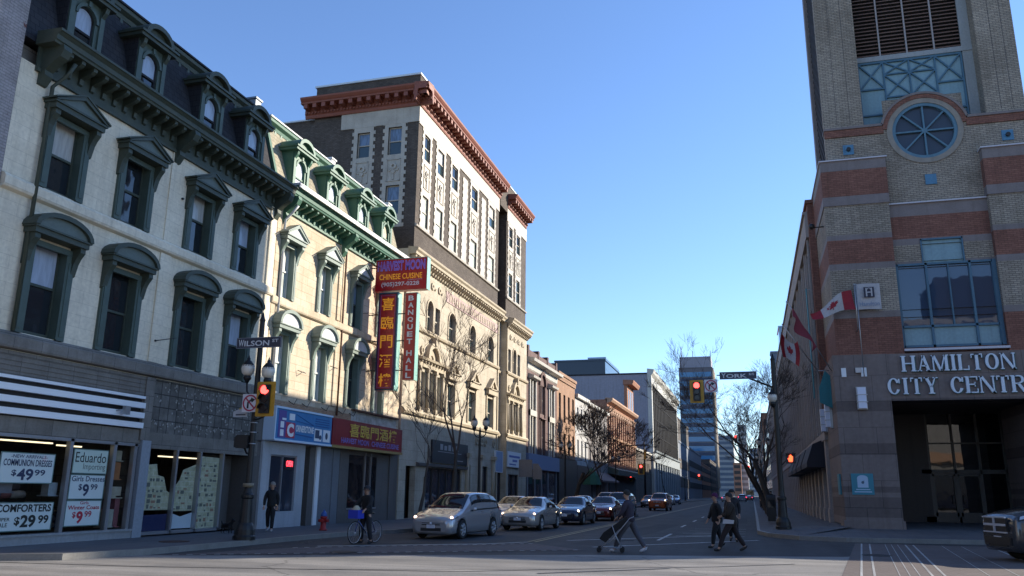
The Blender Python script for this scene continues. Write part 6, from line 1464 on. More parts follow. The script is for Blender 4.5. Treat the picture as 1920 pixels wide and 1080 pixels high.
m = MB(); m.prism(FF, [(-15.7, 3.85), (-15.2, 3.85), (-15.2, 4.2), (-15.7, 4.02)], 0, .02); obj('board', m, plain('pale_notice', (.40, .42, .46), .5), t)
m = MB(); m.fbox(FF, -15.6, -15.25, 3.9, 3.94, .02, .025); obj('lettering', m, M_signn, t)
m = MB(); m.prism(FF, [(-15.5, 4.08), (-15.2, 4.17), (-15.2, 4.21), (-15.5, 4.12)], .02, .025); obj('yellow_strip', m, plain('dull_yellow', (.35, .25, .05), .5), t)
t = thing('pedestrian_signal', 'black pedestrian signal seen from the side on the left corner pole', 'signal', (-15.1, 22.7, 2.9))
m = MB(); m.box(-.3, .1, -.18, .18, -.02, .38); m.prism(Fr((0, 0, 0), (1, 0, 0), (0, 0, 1), (0, 1, 0)), [(-.3, .38), (-.38, .3), (-.38, .0), (-.3, 0)], -.16, .16); obj('housing', m, M_black, t, world=False)
m = MB(); m.tube([(-.1, 0, 0), (0, 0, -.18), (.15, 0, -.2)], .03, 6); obj('bracket', m, M_iron, t, world=False)
# right corner pole
RX, RY, RZ = 1.2, 38.6, .22
t = thing('street_lamp', 'tall black pole with a globe lamp and a long arm on the right corner', 'street lamp', (RX, RY, RZ))
fluted_pole(t, 7.35, .12)
globe_lamp(t, -.12, -.1, 5.65)
m = MB(); m.tube([(0, 0, 6.1), (-1.2, 0, 6.62), (-1.9, 0, 6.72), (-2.5, 0, 6.74)], [.045, .04, .03, .025], 8); m.tube([(0, 0, 5.2), (-.12, -.1, 5.24)], .03, 6); obj('signal_arm', m, M_iron, t, world=False)
m = MB(); m.tube([(0, 0, 2.6), (.28, 0, 2.9), (.45, 0, 3.0)], .025, 6); obj('pedestrian_signal_arm', m, M_iron, t, world=False)
street_sign('dark YORK boulevard street sign hanging from the arm of the right corner pole', (-.35, 38.4, 6.9), 1.62, .34, 'YORK', 'BLVD')
signal('traffic_light', 'yellow traffic light with a red lamp hanging over the street from the right arm', (-2.2, 38.35, 6.2), s=.95)
no_turn('no_turn_sign', 'white no right turn sign right of the hanging traffic light', (-1.56, 38.38, 6.45), s=.29)
t = thing('pedestrian_signal', 'pedestrian signal with a lit orange hand beside the right corner pole', 'signal', (1.68, 38.5, 3.0))
FF = Fr((0, 0, 0), (1, 0, 0), (0, 0, 1), (0, -1, 0))
m = MB(); m.fbox(FF, -.2, .2, 0, .4, -.15, .05); m.fbox(FF, -.22, .22, .4, .43, -.1, .25); obj('housing', m, M_black, t, world=False)
m = MB(); m.prism(FF, [(-.07, .06), (.07, .06), (.09, .2), (.09, .3), (.05, .3), (.05, .34), (0, .36), (-.06, .33), (-.06, .22), (-.12, .22), (-.1, .14)], .05, .06); obj('lit_hand', m, M_orl, t, world=False)
# twin globe street lamps along the pavements: build one, copy the rest
t0 = thing('street_lamp', 'twin globe street lamp in front of the old hotel', 'street lamp', (-14.4, 43.8, .15), 'twin globe street lamps')
fluted_pole(t0, 4.7, .08, False)
for s in (-1, 1):
    m = MB(); m.tube([(0, 0, 4.4), (s*.2, 0, 4.45), (s*.34, 0, 4.6), (s*.34, 0, 4.8)], .03, 6); obj('lamp_arm', m, M_iron, t0, world=False); globe_lamp(t0, s*.34, 0, 5.2, .2)
for x, y, z, lb in ((-14.35, 65.7, .15, 'twin globe street lamp in front of the brown brick building'), (-14.4, 92, .15, 'twin globe street lamp just left of the far hanging signal'), (-14.4, 190, .15, 'tiny far twin globe street lamp before the department building'),
                    (1.0, 66, .3, 'twin globe street lamp behind the right corner pole'), (1.0, 92, .3, 'far twin globe street lamp on the right pavement')):
    c = copy_tree(t0); c.location = (x, y, z); c['label'] = lb
# far signals at the next crossing, with their mast
t = thing('signal_mast', 'dark mast with a long arm at the next crossing down the street', 'pole', (-15.1, 124, .15))
m = MB(); m.tube([(0, 0, 0), (0, 0, 9)], [.16, .1], 8); obj('pole', m, M_iron, t, world=False)
m = MB(); m.tube([(-3.9, 0, 8.3), (0, 0, 8.5), (.6, 0, 8.4)], .1, 6); obj('arm', m, M_iron, t, world=False)
signal('traffic_light', 'yellow traffic light seen from behind, hanging at the next crossing', (-15.0, 123.8, 7.2), rz=R(90), s=1.5, board=False, lit=9)
signal('traffic_light', 'far yellow traffic light with a red lamp beside the dark mast', (-15.6, 123.7, 5.1), s=1.4, board=True)
signal('traffic_light', 'small far red traffic light low to the left of the dark mast', (-18.0, 130, 3.9), s=1.0, board=False)
signal('traffic_light', 'tiny red traffic light over the left lane two blocks away', (-13.6, 230, 6.0), s=1.8, board=False)
signal('traffic_light', 'tiny red traffic light over the street near the vanishing point', (-2.3, 150, 11.0), s=1.5, board=False)
signal('traffic_light', 'tiny red traffic light low near the far bus', (-.6, 230, 8.4), s=1.6, board=False)
# fire hydrant
t = thing('fire_hydrant', 'red fire hydrant with a blue cap on the kerb', 'fire hydrant', (-15.75, 29.1, .15))
m = MB(); m.lathe((0, 0, 0), [(.15, 0), (.15, .05), (.11, .07), (.10, .42), (.13, .45), (.13, .5), (.11, .52)], 14); obj('barrel', m, paint('hydrant_red', (.42, .02, .02), .5, 0, .2, 4, world=False), t, world=False)
m = MB(); m.lathe((0, 0, .52), [(.12, 0), (.12, .03), (.10, .12), (.05, .18), (.03, .19), (.03, .24), (0.001, .24)], 12); obj('bonnet', m, paint('hydrant_blue', (.04, .12, .42), .5, 0, .2, 4, world=False), t, world=False)
for a in ((1, 0), (-1, 0), (0, -1)):
    m = MB(); m.tube([(a[0]*.08, a[1]*.08, .36), (a[0]*.2, a[1]*.2, .36)], [.06, .06], 10); obj('outlet', m, _M['hydrant_red'], t, world=False)
# roadside advert boards and small signs on the left pavement
t = thing('advert_board', 'pair of blank pale boards on a dark post in front of the purple building', 'board', (-15.9, 61.5, .15)); FF = facing(61.4)
m = MB(); m.fbox(FF, -17.0, -15.95, 2.75, 4.05, 0, .06); obj('board', m, paint('pale_board', (.26, .25, .25), .6), t)
m = MB(); m.prism(FF, [(-15.9, 2.6), (-15.2, 2.6), (-15.2, 3.3), (-15.5, 3.75), (-15.9, 3.75)], 0, .06); obj('board', m, _M['pale_board'], t)
m = MB(); m.tube([(-15.9, 61.5, .15), (-15.9, 61.5, 3.7)], .05, 6); obj('post', m, M_iron, t)
t = thing('shop_umbrella', 'green folded parasol on the far left pavement', 'parasol', (-15.6, 84, .15)); m = MB(); m.tube([(0, 0, 0), (0, 0, 2.4)], .04, 6); obj('pole', m, M_iron, t, world=False)
m = MB(); m.lathe((0, 0, 2.3), [(1.0, 0), (.7, .9), (.15, 1.6), (.01, 1.7)], 8, smooth=False); obj('canopy', m, plain('green_canopy', (.02, .11, .07), .7), t, world=False)
# ------------------------------------------------------------------ bare winter trees
M_bark = paint('grey_bark', (.075, .062, .052), .9, 0, .5, 4, world=False); M_twig = plain('brown_twigs', (.06, .045, .038), .9)
def bare_tree(label, loc, H, spread, seed, lean=(0, 0), fork=.35, r0=.11, depth=6, twigs=3, group='bare street trees', tm=.008):
    t = thing('bare_tree', label, 'tree', loc, group); rr = random.Random(seed)
    tr = MB(); cr = MB(); tw = MB(); tw.cur = 0
    def grow(p, d, L, r, k):
        path = [p]; rad = [r]; q = p; dd = d.copy(); n = 3
        for i in range(n):
            dd = (dd + Vector((rr.uniform(-.18, .18), rr.uniform(-.18, .18), rr.uniform(-.06, .14)))).normalized()
            q = q + dd*(L/n); path.append(q); rad.append(r*(1-.35*(i+1)/n))
        mb = tr if k == 0 else cr
        mb.tube(path, rad, 8 if k < 2 else (5 if k < 4 else 3), cap=False)
        if k >= depth: return
        m = 2 + (rr.random() < .6) + (1 if k > 2 and rr.random() < .5 else 0)
        if k >= depth-1: m += twigs-1
        for _ in range(m):
            az = rr.uniform(0, 2*math.pi); tilt = rr.uniform(.3, .8)*spread
            side = Vector((math.cos(az), math.sin(az), 0)); side = (side - dd*side.dot(dd)).normalized()
            nd = (dd*math.cos(tilt) + side*math.sin(tilt) + Vector((0, 0, .12))).normalized()
            st = path[-1] if rr.random() < .6 else path[rr.randint(1, 3)]
            grow(st, nd, L*rr.uniform(.62, .85), max(rad[-1]*rr.uniform(.55, .8), tm), k+1)
    grow(Vector((0, 0, 0)), Vector((lean[0], lean[1], 1)).normalized(), H*fork, r0, 0)
    obj('trunk', tr, M_bark, t, world=False, recalc=False); obj('branches', cr, M_twig, t, world=False, recalc=False)
    return t
bare_tree('nearest bare tree, thin and forked, in front of the hotel shop window', (-14.9, 36.6, .15), 6.0, .8, 5, (-.02, 0), .36, .10, 6, 2, tm=.010)
bare_tree('taller bare tree left of the lamp in front of the old hotel', (-14.9, 40.4, .15), 7.8, .85, 23, (.03, 0), .42, .14, 6, 1, tm=.011)
bare_tree('broad leaning bare tree in front of the white brick shop', (-14.7, 70.5, .15), 13.5, 1.15, 9, (.22, 0), .25, .22, 7, 2, tm=.018)
bare_tree('bushy bare tree in front of the grey row building', (-14.9, 84, .15), 13, .9, 14, (0, 0), .25, .19, 7, 2, tm=.02)
bare_tree('thin far bare tree beside the dark mast', (-14.6, 150, .15), 10, .8, 31, (0, 0), .3, .12, 5, 2)
bare_tree('large dense bare tree behind the right corner pole', (1.0, 50, .3), 11.0, 1.0, 12, (-.15, 0), .3, .2, 7, 3, tm=.006)
bare_tree('second bare tree on the right pavement, behind the large one', (1.0, 64, .3), 12.0, 1.0, 18, (-.2, 0), .3, .18, 7, 3, tm=.008)
bare_tree('third bare tree on the right pavement', (1.0, 80, .3), 11.5, 1.05, 44, (-.15, 0), .28, .2, 6, 3, tm=.012)
bare_tree('farthest bare tree on the right pavement', (.9, 100, .3), 11, 1.0, 27, (-.15, 0), .28, .18, 5, 3)
# two litter bins / newspaper boxes by the right pole
t = thing('newspaper_box', 'dark newspaper box at the foot of the right pavement trees', 'box', (.9, 47, .3)); m = MB(); m.box(-.25, .25, -.25, .25, .25, 1.2); m.box(-.2, .2, -.2, .2, 0, .25); m.prism(Fr((0, 0, 0), (0, 1, 0), (0, 0, 1), (1, 0, 0)), [(-.25, 1.2), (.25, 1.2), (.15, 1.35), (-.2, 1.35)], -.25, .25); obj('cabinet', m, M_iron, t, world=False)
m = MB(); m.box(-.18, .18, -.27, -.25, .7, 1.1); obj('window', m, M_darkw, t, world=False)
# ================================================================== VEHICLES
M_tyre = plain('tyre_rubber', (.014, .014, .015), .85); M_rim = plain('alloy_rim', (.34, .35, .37), .4, .3); M_cg = glass('car_glass', (.010, .012, .016), .05, wob=0, spec=.45)
M_lensg = plain('headlamp_lens', (.50, .54, .62), .12, .3, spec=.8); M_plate = plain('licence_plate', (.50, .52, .60), .5); M_chrome = plain('chrome', (.55, .56, .6), .25, .35); M_hl = plain('headlamp_glass', (.16, .17, .2), .08, .6, spec=.8)
M_hlit = plain('lit_headlamp', (1, .9, .7), .3, emit=6., ecol=(1, .80, .52)); M_hdim = plain('dim_lit_headlamp', (1, .85, .7), .3, emit=1.6, ecol=(1, .68, .5)); M_tl = plain('tail_lamp', (.35, .01, .02), .25); M_tlit = plain('lit_tail_lamp', (.9, .03, .08), .25, emit=3, ecol=(1, .05, .12))
M_trimp = plain('black_trim', (.014, .014, .015), .5)
def car_paint(n, c, rough=.22, met=.45):
    if n in _M: return _M[n]
    m, nt, b = _base(n, rough, met, .5); b.inputs['Base Color'].default_value = (*c, 1); b.inputs['Coat Weight'].default_value = .9; b.inputs['Coat Roughness'].default_value = .04
    _M[n] = m; return m
# stations: x from the nose, half width, underside z, belt z, roof z, roof half width
KINDS = {
 'minivan': dict(L=4.6, st=[(0, .60, .26, .58, .62, .45), (.06, .76, .18, .68, .73, .60), (.35, .85, .17, .77, .84, .68), (.85, .87, .17, .86, .97, .73), (1.08, .87, .18, .91, 1.04, .76), (1.98, .87, .18, .96, 1.56, .60), (2.6, .87, .18, .98, 1.62, .62), (3.6, .87, .18, 1.0, 1.60, .62), (4.2, .86, .20, 1.02, 1.50, .60), (4.5, .82, .24, 1.0, 1.15, .62), (4.6, .72, .34, .9, .98, .6)], wh=(.86, 3.62), r=.33, ws=(1.1, 1.94), sw=[(1.58, 2.6), (2.64, 3.5), (3.54, 4.22)], rw=(4.26, 4.46), hl=(.10, .52), hv=(3.5, 4.6)),
 'sedan': dict(L=4.75, st=[(0, .58, .32, .58, .62, .45), (.07, .76, .22, .68, .73, .62), (.4, .86, .19, .76, .84, .70), (1.1, .89, .18, .84, .95, .76), (1.5, .89, .18, .90, 1.02, .72), (2.2, .89, .18, .93, 1.40, .56), (2.8, .89, .18, .94, 1.44, .57), (3.4, .89, .18, .95, 1.36, .56), (4.0, .88, .18, .96, 1.06, .66), (4.6, .82, .24, .90, .98, .66), (4.75, .70, .36, .8, .86, .55)], wh=(.92, 3.65), r=.32, ws=(1.54, 2.16), sw=[(1.98, 2.78), (2.86, 3.5)], rw=(3.44, 3.96), hl=(.10, .50), hv=(3.4, 4.5)),
 'suv': dict(L=4.85, st=[(0, .68, .34, .86, .90, .58), (.07, .82, .24, .96, 1.01, .70), (.4, .91, .22, 1.0, 1.07, .76), (1.05, .93, .22, 1.04, 1.13, .80), (1.35, .93, .22, 1.06, 1.18, .78), (2.0, .93, .22, 1.08, 1.66, .64), (2.7, .93, .22, 1.1, 1.72, .66), (3.9, .93, .22, 1.12, 1.70, .66), (4.5, .91, .24, 1.12, 1.62, .64), (4.78, .86, .28, 1.08, 1.2, .66), (4.85, .78, .38, .98, 1.05, .62)], wh=(.95, 3.82), r=.37, ws=(1.38, 1.98), sw=[(1.75, 2.7), (2.8, 3.7), (3.78, 4.4)], rw=(4.52, 4.74), hl=(.10, .48), hv=(3.5, 4.6)),
}
def _cr(st, x):
    n = len(st)
    for i in range(n-1):
        if x <= st[i+1][0] or i == n-2:
            t = (x-st[i][0])/(st[i+1][0]-st[i][0]); t = max(0, min(1, t))
            p0, p1, p2, p3 = st[max(i-1, 0)], st[i], st[i+1], st[min(i+2, n-1)]
            out = []
            for k in range(1, 6):
                lin = p1[k]*(1-t)+p2[k]*t
                cr = .5*((2*p1[k])+(-p0[k]+p2[k])*t+(2*p0[k]-5*p1[k]+4*p2[k]-p3[k])*t*t+(-p0[k]+3*p1[k]-3*p2[k]+p3[k])*t**3)
                out.append(lin*.55+cr*.45)
            return out
def car_sec(K, x):
    hw, zb, zs, zr, rw = _cr(K['st'], x)
    g = max(0, (zr-zs-.14)/.4); g = min(1, g)
    mid = (hw*.94*.5+rw*.5+.05*g, zs*.5+zr*.5)
    return [(hw*.86, zb), (hw*.97, zb+.06), (hw, zb+(zs-zb)*.42), (hw*.985, zs-.09), (hw*.93, zs), mid, (rw, zr-.035-.03*g), (rw*.8, zr-.004), (rw*.4, zr+.008), (0, zr+.012)]
def car_pt(K, x, v, side=1, off=0.):
    sec = car_sec(K, x); i = min(int(v), len(sec)-2); t = v-i
    y = sec[i][0]*(1-t)+sec[i+1][0]*t; z = sec[i][1]*(1-t)+sec[i+1][1]*t
    p = Vector((side*y, x, z))
    if off:
        e = .03
        a = car_pt(K, min(x+e, K['L']), v, side)-car_pt(K, max(x-e, 0), v, side); b = car_pt(K, x, min(v+.06, 9), side)-car_pt(K, x, max(v-.06, 0), side)
        n = a.cross(b)*(-side)
        if n.length > 1e-9:
            n.normalize()
            if n.z < -.2 and v > 3: n = -n
            p += n*off
    return p
def patch(mb, K, x0, x1, v0, v1, side, nx=8, nv=6, off=.008, inset=(0, 0)):
    vs = []
    for j in range(nv+1):
        v = v0+(v1-v0)*j/nv
        a, b = x0+inset[0]*j/nv, x1+inset[1]*j/nv
        for i in range(nx+1): vs.append(car_pt(K, a+(b-a)*i/nx, v, side, off))
    mb.raw(vs, [(j*(nx+1)+i, j*(nx+1)+i+1, (j+1)*(nx+1)+i+1, (j+1)*(nx+1)+i) for j in range(nv) for i in range(nx)], True)
def wheel(parent, x, y, r, side):
    m = MB(); w = .2; prof = [(r*.68, -w/2), (r*.93, -w/2), (r, -w/2+.03), (r, w/2-.03), (r*.93, w/2), (r*.68, w/2)]
    m.lathe((x, y, r), prof+[prof[0]], 28, 'X', cap=False); o = obj('wheel', m, M_tyre, parent, world=False)
    m = MB(); c = x+side*(w/2-.02); m.lathe((c, y, r), [(r*.70, -.02*side), (r*.70, .02*side), (r*.62, .015*side), (r*.6, -.03*side)], 24, 'X', cap=False)
    for k in range(6):
        a = R(60*k+10); d = Vector((0, math.cos(a), math.sin(a)))
        m.tube([Vector((c, y, r))+d*.05, Vector((c, y, r))+d*r*.64], [.045, .034], 5)
    m.lathe((c, y, r), [(.06, -.03), (.06, .02), (.001, .025)], 10, 'X'); obj('rim', m, M_rim, o, world=False)
    m = MB(); m.lathe((c-side*.05, y, r), [(.001, 0), (r*.68, 0)], 20, 'X'); obj('brake_disc', m, M_black, o, world=False)
def make_car(kind, name, label, paint_m, loc, rotz=0, lights=M_hl, tail=M_tl, group=None, cat='car', taxi=False):
    """nose at -Y of local space, centre of the wheelbase at the origin"""
    K = KINDS[kind]; L = K['L']; sh = Vector((0, -L/2, 0))
    t = thing(name, label, cat, loc, group, rotz)
    def fin(mb): mb.v = [tuple(Vector(p)+sh) for p in mb.v]; return mb
    m = MB(); n = 56; secs = []
    for i in range(n+1):
        x = L*i/n; s = car_sec(K, x); secs.append([(-y, x, z) for y, z in s[::-1]][1:][::-1] if 0 else [(y, x, z) for y, z in s] + [(-y, x, z) for y, z in s[-2::-1]])
    k = len(secs[0]); vs = [p for s in secs for p in s]
    fs = [(i*k+j, i*k+(j+1) % k, (i+1)*k+(j+1) % k, (i+1)*k+j) for i in range(n) for j in range(k)]
    fs += [tuple(range(k))[::-1], tuple(range(n*k, (n+1)*k))]
    m.raw(vs, fs, True); m.sm[-1] = m.sm[-2] = False
    body = obj('body', fin(m), [paint_m, M_trimp], t, world=False)
    # cut the wheel arches
    cut = MB()
    for wy in K['wh']:
        for s in (-1, 1): cut.lathe((s*.85, wy, K['r']), [(K['r']+.05, -.28), (K['r']+.05, .3)], 28, 'X', False); cut.cur = 1
    c = obj('cutter', fin(cut), [paint_m, M_trimp], None, world=False, recalc=True); c.matrix_world = t.matrix_basis
    t_ = t.matrix_basis; c.location = (0, 0, 0); c.parent = t
    bpy.context.view_layer.update()
    md = body.modifiers.new('b', 'BOOLEAN'); md.operation = 'DIFFERENCE'; md.object = c; md.solver = 'EXACT'
    dg = bpy.context.evaluated_depsgraph_get(); dg.update(); me = bpy.data.meshes.new_from_object(body.evaluated_get(dg)); body.modifiers.clear(); body.data = me; bpy.data.objects.remove(c)
    for s in (-1, 1):
        m = MB(); patch(m, K, K['sw'][0][0]-.05, K['sw'][-1][1]+.05, 4.0, 6.0, s, 24, 6, .004, inset=(.30, -.2)); obj('window_trim', fin(m), M_trimp, t, world=False, recalc=False)
        m = MB(); patch(m, K, .55, K['ws'][0]-.06, 6.2, 6.26, s, 8, 1, .012); obj('bonnet_seam', fin(m), M_black, t, world=False, recalc=False)
        m = MB(); patch(m, K, .03, .30, 1.0, 1.9, s, 5, 3, .014); obj('fog_lamp_intake', fin(m), M_trimp, t, world=False, recalc=False)
        for i, (a, b) in enumerate(K['sw']):
            m = MB(); ins = (.28 if i == 0 else .03, -.2 if i == len(K['sw'])-1 else -.02); patch(m, K, a, b, 4.12, 5.88, s, inset=ins); obj('side_window', fin(m), M_cg, t, world=False, recalc=False)
        m = MB(); patch(m, K, K['hl'][0], K['hl'][1], K['hv'][0], K['hv'][1], s, 8, 5, .016, inset=(.05, -.1)); o = obj('headlight', fin(m), M_trimp, t, world=False, recalc=False)
        m = MB(); patch(m, K, K['hl'][0]+.05, K['hl'][1]-.08, K['hv'][0]+.2, K['hv'][1]-.2, s, 8, 5, .024, inset=(.04, -.08)); obj('lens', fin(m), M_lensg, o, world=False, recalc=False)
        if lights is not M_hl:
            p = car_pt(K, .2, (K['hv'][0]+K['hv'][1])/2, s, .02); m = MB(); m.ball(Vector(p)+Vector((-s*.04, -.01, 0)), .062, 10); obj('bulb', fin(m), lights, o, world=False)
        m = MB(); patch(m, K, L-.4, L-.06, 3.1, 4.3, s, 5, 4, .014); obj('taillight', fin(m), tail, t, world=False, recalc=False)
        m = MB(); wx = K['sw'][0][0]+.02; p = car_pt(K, wx+.1, 4.05, s); c_ = p+Vector((s*.12, -.02, .06)); m.ball(c_, .085, 8, .8); m.tube([p, c_], .02, 5); obj('mirror', fin(m), paint_m, t, world=False)
        m = MB(); patch(m, K, K['wh'][0]+K['r']+.12, K['wh'][1]-K['r']-.12, .9, 1.15, s, 6, 1, .004); obj('sill', fin(m), M_trimp, t, world=False, recalc=False)
        xs = (K['sw'][0][1]+.03, K['sw'][1][1]+.03) if kind != 'sedan' else (K['sw'][0][1]+.03,)
        m = MB()
        for x in (K['sw'][0][0]-.25,)+xs: patch(m, K, x, x+.012, 1.2, 4.0, s, 1, 6, .003)
        obj('door_seam', fin(m), M_black, t, world=False, recalc=False)
        m = MB()
        for x in xs: m.box(*sorted((s*(car_pt(K, x-.15, 3.3)[0]-.005), s*(car_pt(K, x-.15, 3.3)[0]+.025))), x-.22, x-.06, car_pt(K, x-.15, 3.3)[2]-.015, car_pt(K, x-.15, 3.3)[2]+.015)
        obj('door_handle', fin(m), paint_m, t, world=False)
        for wy in K['wh']: wheel(t, s*(car_sec(K, wy)[2][0]-.11), wy-L/2, K['r'], s)
    for nm, (a, b) in (('windshield', K['ws']), ('rear_window', K['rw'])):
        m = MB()
        for s in (-1, 1): patch(m, K, a, b, 6.35 if nm == 'windshield' else 6.3, 9, s, 8, 6, .01, inset=(0, 0))
        obj(nm, fin(m), M_cg, t, world=False, recalc=False)
    # front: grille, intake, plate
    hw, zb, zs, zr, rw = _cr(K['st'], .0); F = Fr((0, 0, 0), (1, 0, 0), (0, 0, 1), (0, -1, 0))
    m = MB(); m.fbox(F, -.36, .36, zs-.10, zs+.0, -.04, .012); m.fbox(F, -.40, .40, zb+.02, zb+.13, -.1, .01); obj('grille', fin(m), M_trimp, t, world=False)
    m = MB(); m.fbox(F, -.36, .36, zs-.055, zs-.04, .0, .02); m.fbox(F, -.37, .37, zs-.005, zs+.012, -.02, .022); m.ball((0, -.02, zs-.045), .05, 10); obj('grille_bar', fin(m), M_chrome, t, world=False)
    m = MB(); m.fbox(F, -.16, .16, zb+.12, zb+.24, -.02, .022); obj('license_plate', fin(m), M_plate, t, world=False)
    FB = Fr((0, L, 0), (1, 0, 0), (0, 0, 1), (0, 1, 0)); m = MB(); m.fbox(FB, -.16, .16, .55, .67, -.04, .012); obj('license_plate', fin(m), M_plate, t, world=False)
    if taxi:
        m = MB(); zt = 1.46; m.fbox(Fr((0, 2.5, 0), (1, 0, 0), (0, 0, 1), (0, -1, 0)), -.25, .25, zt, zt+.14, -.07, .07); obj('roof_light', fin(m), M_plate, t, world=False)
    return t
C_sil = car_paint('silver_paint', (.40, .39, .40)); C_champ = car_paint('champagne_paint', (.42, .39, .37)); C_olive = car_paint('bronze_paint', (.10, .085, .06)); C_navy = car_paint('navy_paint', (.03, .035, .06))
C_red = car_paint('maroon_paint', (.16, .025, .02)); C_blue = car_paint('steel_blue_paint', (.10, .15, .24)); C_or = car_paint('orange_paint', (.36, .09, .03)); C_gry = car_paint('graphite_paint', (.05, .052, .058)); C_wht = car_paint('white_paint', (.5, .52, .55), .3, .1)
make_car('minivan', 'car', 'silver minivan first in the queue at the stop line', C_sil, (-10.72, 30.3, 0), R(-6), M_hdim)
make_car('sedan', 'car', 'pale silver sedan second in the queue behind the silver minivan', C_champ, (-9.9, 38.2, 0), R(-2), M_hdim)
make_car('sedan', 'car', 'dark navy sedan third in the queue with one bright headlight', C_navy, (-9.5, 45.7, 0), R(-1), M_hlit)
make_car('sedan', 'car', 'dark red sedan fourth in the queue with bright headlights', C_red, (-9.05, 53.0, 0), 0, M_hlit)
make_car('sedan', 'car', 'dark bronze sedan parked at the kerb behind the silver minivan', C_olive, (-12.3, 33.9, 0), R(-1))
make_car('sedan', 'car', 'pale car parked at the kerb showing between the minivan and the silver sedan', C_wht, (-12.3, 43.5, 0))
make_car('suv', 'car', 'steel blue van behind the dark red sedan', C_blue, (-9.2, 60.5, 0))
make_car('sedan', 'car', 'grey car parked at the kerb left of the steel blue van', C_sil, (-12.3, 62, 0))
make_car('suv', 'car', 'small orange car driving towards the crossing with its headlights on', C_or, (-9.0, 86, 0), R(-2), M_hlit)
far = [('sedan', C_gry, (-12.2, 104, 0), 'first of the distant parked cars, dark, right of the orange car'), ('suv', C_gry, (-12.2, 117, 0), 'tall dark vehicle among the distant parked cars'), ('sedan', C_wht, (-12.2, 128, 0), 'pale car among the distant parked cars'), ('sedan', C_blue, (-12.2, 139, 0), 'bluish car last of the distant parked row'),
       ('suv', C_wht, (-12.2, 73, 0), 'light van parked at the kerb beyond the grey car')]
for k, c, l, lb in far: make_car(k, 'car', lb, c, l)
for k, c, l, lb in (('sedan', C_wht, (-6.2, 205, 0), 'far pale car driving away with red tail lights, left one'), ('suv', C_blue, (-2.4, 205, 0), 'far blue car driving away with red tail lights, right one'), ('sedan', C_red, (-1.0, 250, 0), 'tiny red car far down the right lane')):
    make_car(k, 'car', lb, c, l, R(180), tail=M_tlit)
# dark crossover entering on the right, nose to the left
KINDS['suv2'] = dict(KINDS['suv'], st=[(0, .70, .30, .80, .86, .60), (.06, .84, .22, .92, .99, .72), (.4, .92, .20, 1.0, 1.08, .78), (1.05, .94, .20, 1.05, 1.18, .82), (1.35, .94, .20, 1.08, 1.24, .80)]+KINDS['suv']['st'][5:], hl=(.09, .62), hv=(3.3, 4.5)); CR = make_car('suv2', 'car', 'dark grey crossover entering from the right edge with a chrome cross grille', C_gry, (8.75, 26.3, 0), R(-90+14), M_hl); CR.scale = (1.05, 1.05, 1.2)
m = MB(); F = Fr((0, -2.45, 0), (1, 0, 0), (0, 0, 1), (0, -1, 0)); zc = .78
m.fbox(F, -.52, .52, zc-.14, zc+.16, -.04, .02); obj('grille_panel', m, M_trimp, CR, world=False)
m = MB(); m.fbox(F, -.5, .5, zc-.02, zc+.03, .02, .05); m.fbox(F, -.03, .03, zc-.14, zc+.16, .02, .055); m.fbox(F, -.53, .53, zc+.15, zc+.18, .0, .05); m.fbox(F, -.53, .53, zc-.17, zc-.14, .0, .05); obj('chrome_cross', m, M_chrome, CR, world=False)
m = MB(); m.fbox(F, -.6, .6, .36, .52, -.04, .015); obj('lower_intake', m, M_trimp, CR, world=False)
# far bus
t = thing('city_bus', 'far blue and white bus in the right lane near the vanishing point', 'bus', (-.9, 300, 0)); m = MB(); m.box(-1.3, 1.3, -6, 6, .5, 3.3); obj('body', m, C_blue, t, world=False)
m = MB(); m.box(-1.2, 1.2, -6.05, -6, 1.6, 3.0); obj('rear_window', m, M_darkw, t, world=False)
for x in (-1.1, 1.1):
    for y in (-3.5, 3.5): m = MB(); m.lathe((x, y, .5), [(.5, -.15), (.5, .15)], 14, 'X'); obj('wheel', m, M_tyre, t, world=False)
# ================================================================== PEOPLE
def skin(name, chains, mat, parent, lv=1, root=0):
    """chains: lists of (point, radius) that share points by position; one continuous skinned mesh"""
    vs = []; rad = []; ed = []; ix = {}
    for ch in chains:
        pv = None
        for p, r in ch:
            k = tuple(round(c, 4) for c in p)
            if k not in ix: ix[k] = len(vs); vs.append(p); rad.append(r)
            i = ix[k]
            if pv is not None and pv != i: ed.append((pv, i))
            pv = i
    me = bpy.data.meshes.new(name); me.from_pydata(vs, ed, []); o = bpy.data.objects.new(name, me); COL.objects.link(o)
    md = o.modifiers.new('s', 'SKIN'); md.use_smooth_shade = True; md.branch_smoothing = .6
    sv = me.skin_vertices[0].data
    for i, r in enumerate(rad): sv[i].radius = (r, r) if not isinstance(r, tuple) else r; sv[i].use_root = (i == root)
    s2 = o.modifiers.new('u', 'SUBSURF'); s2.levels = lv; s2.render_levels = lv
    dg = bpy.context.evaluated_depsgraph_get(); dg.update(); m2 = bpy.data.meshes.new_from_object(o.evaluated_get(dg)); bpy.data.objects.remove(o)
    m2.materials.clear(); m2.materials.append(mat)
    for p in m2.polygons: p.use_smooth = True; p.material_index = 0
    r_ = bpy.data.objects.new(name, m2); put(r_, parent); return r_
M_skin = plain('skin', (.40, .24, .17), .6, spec=.3)
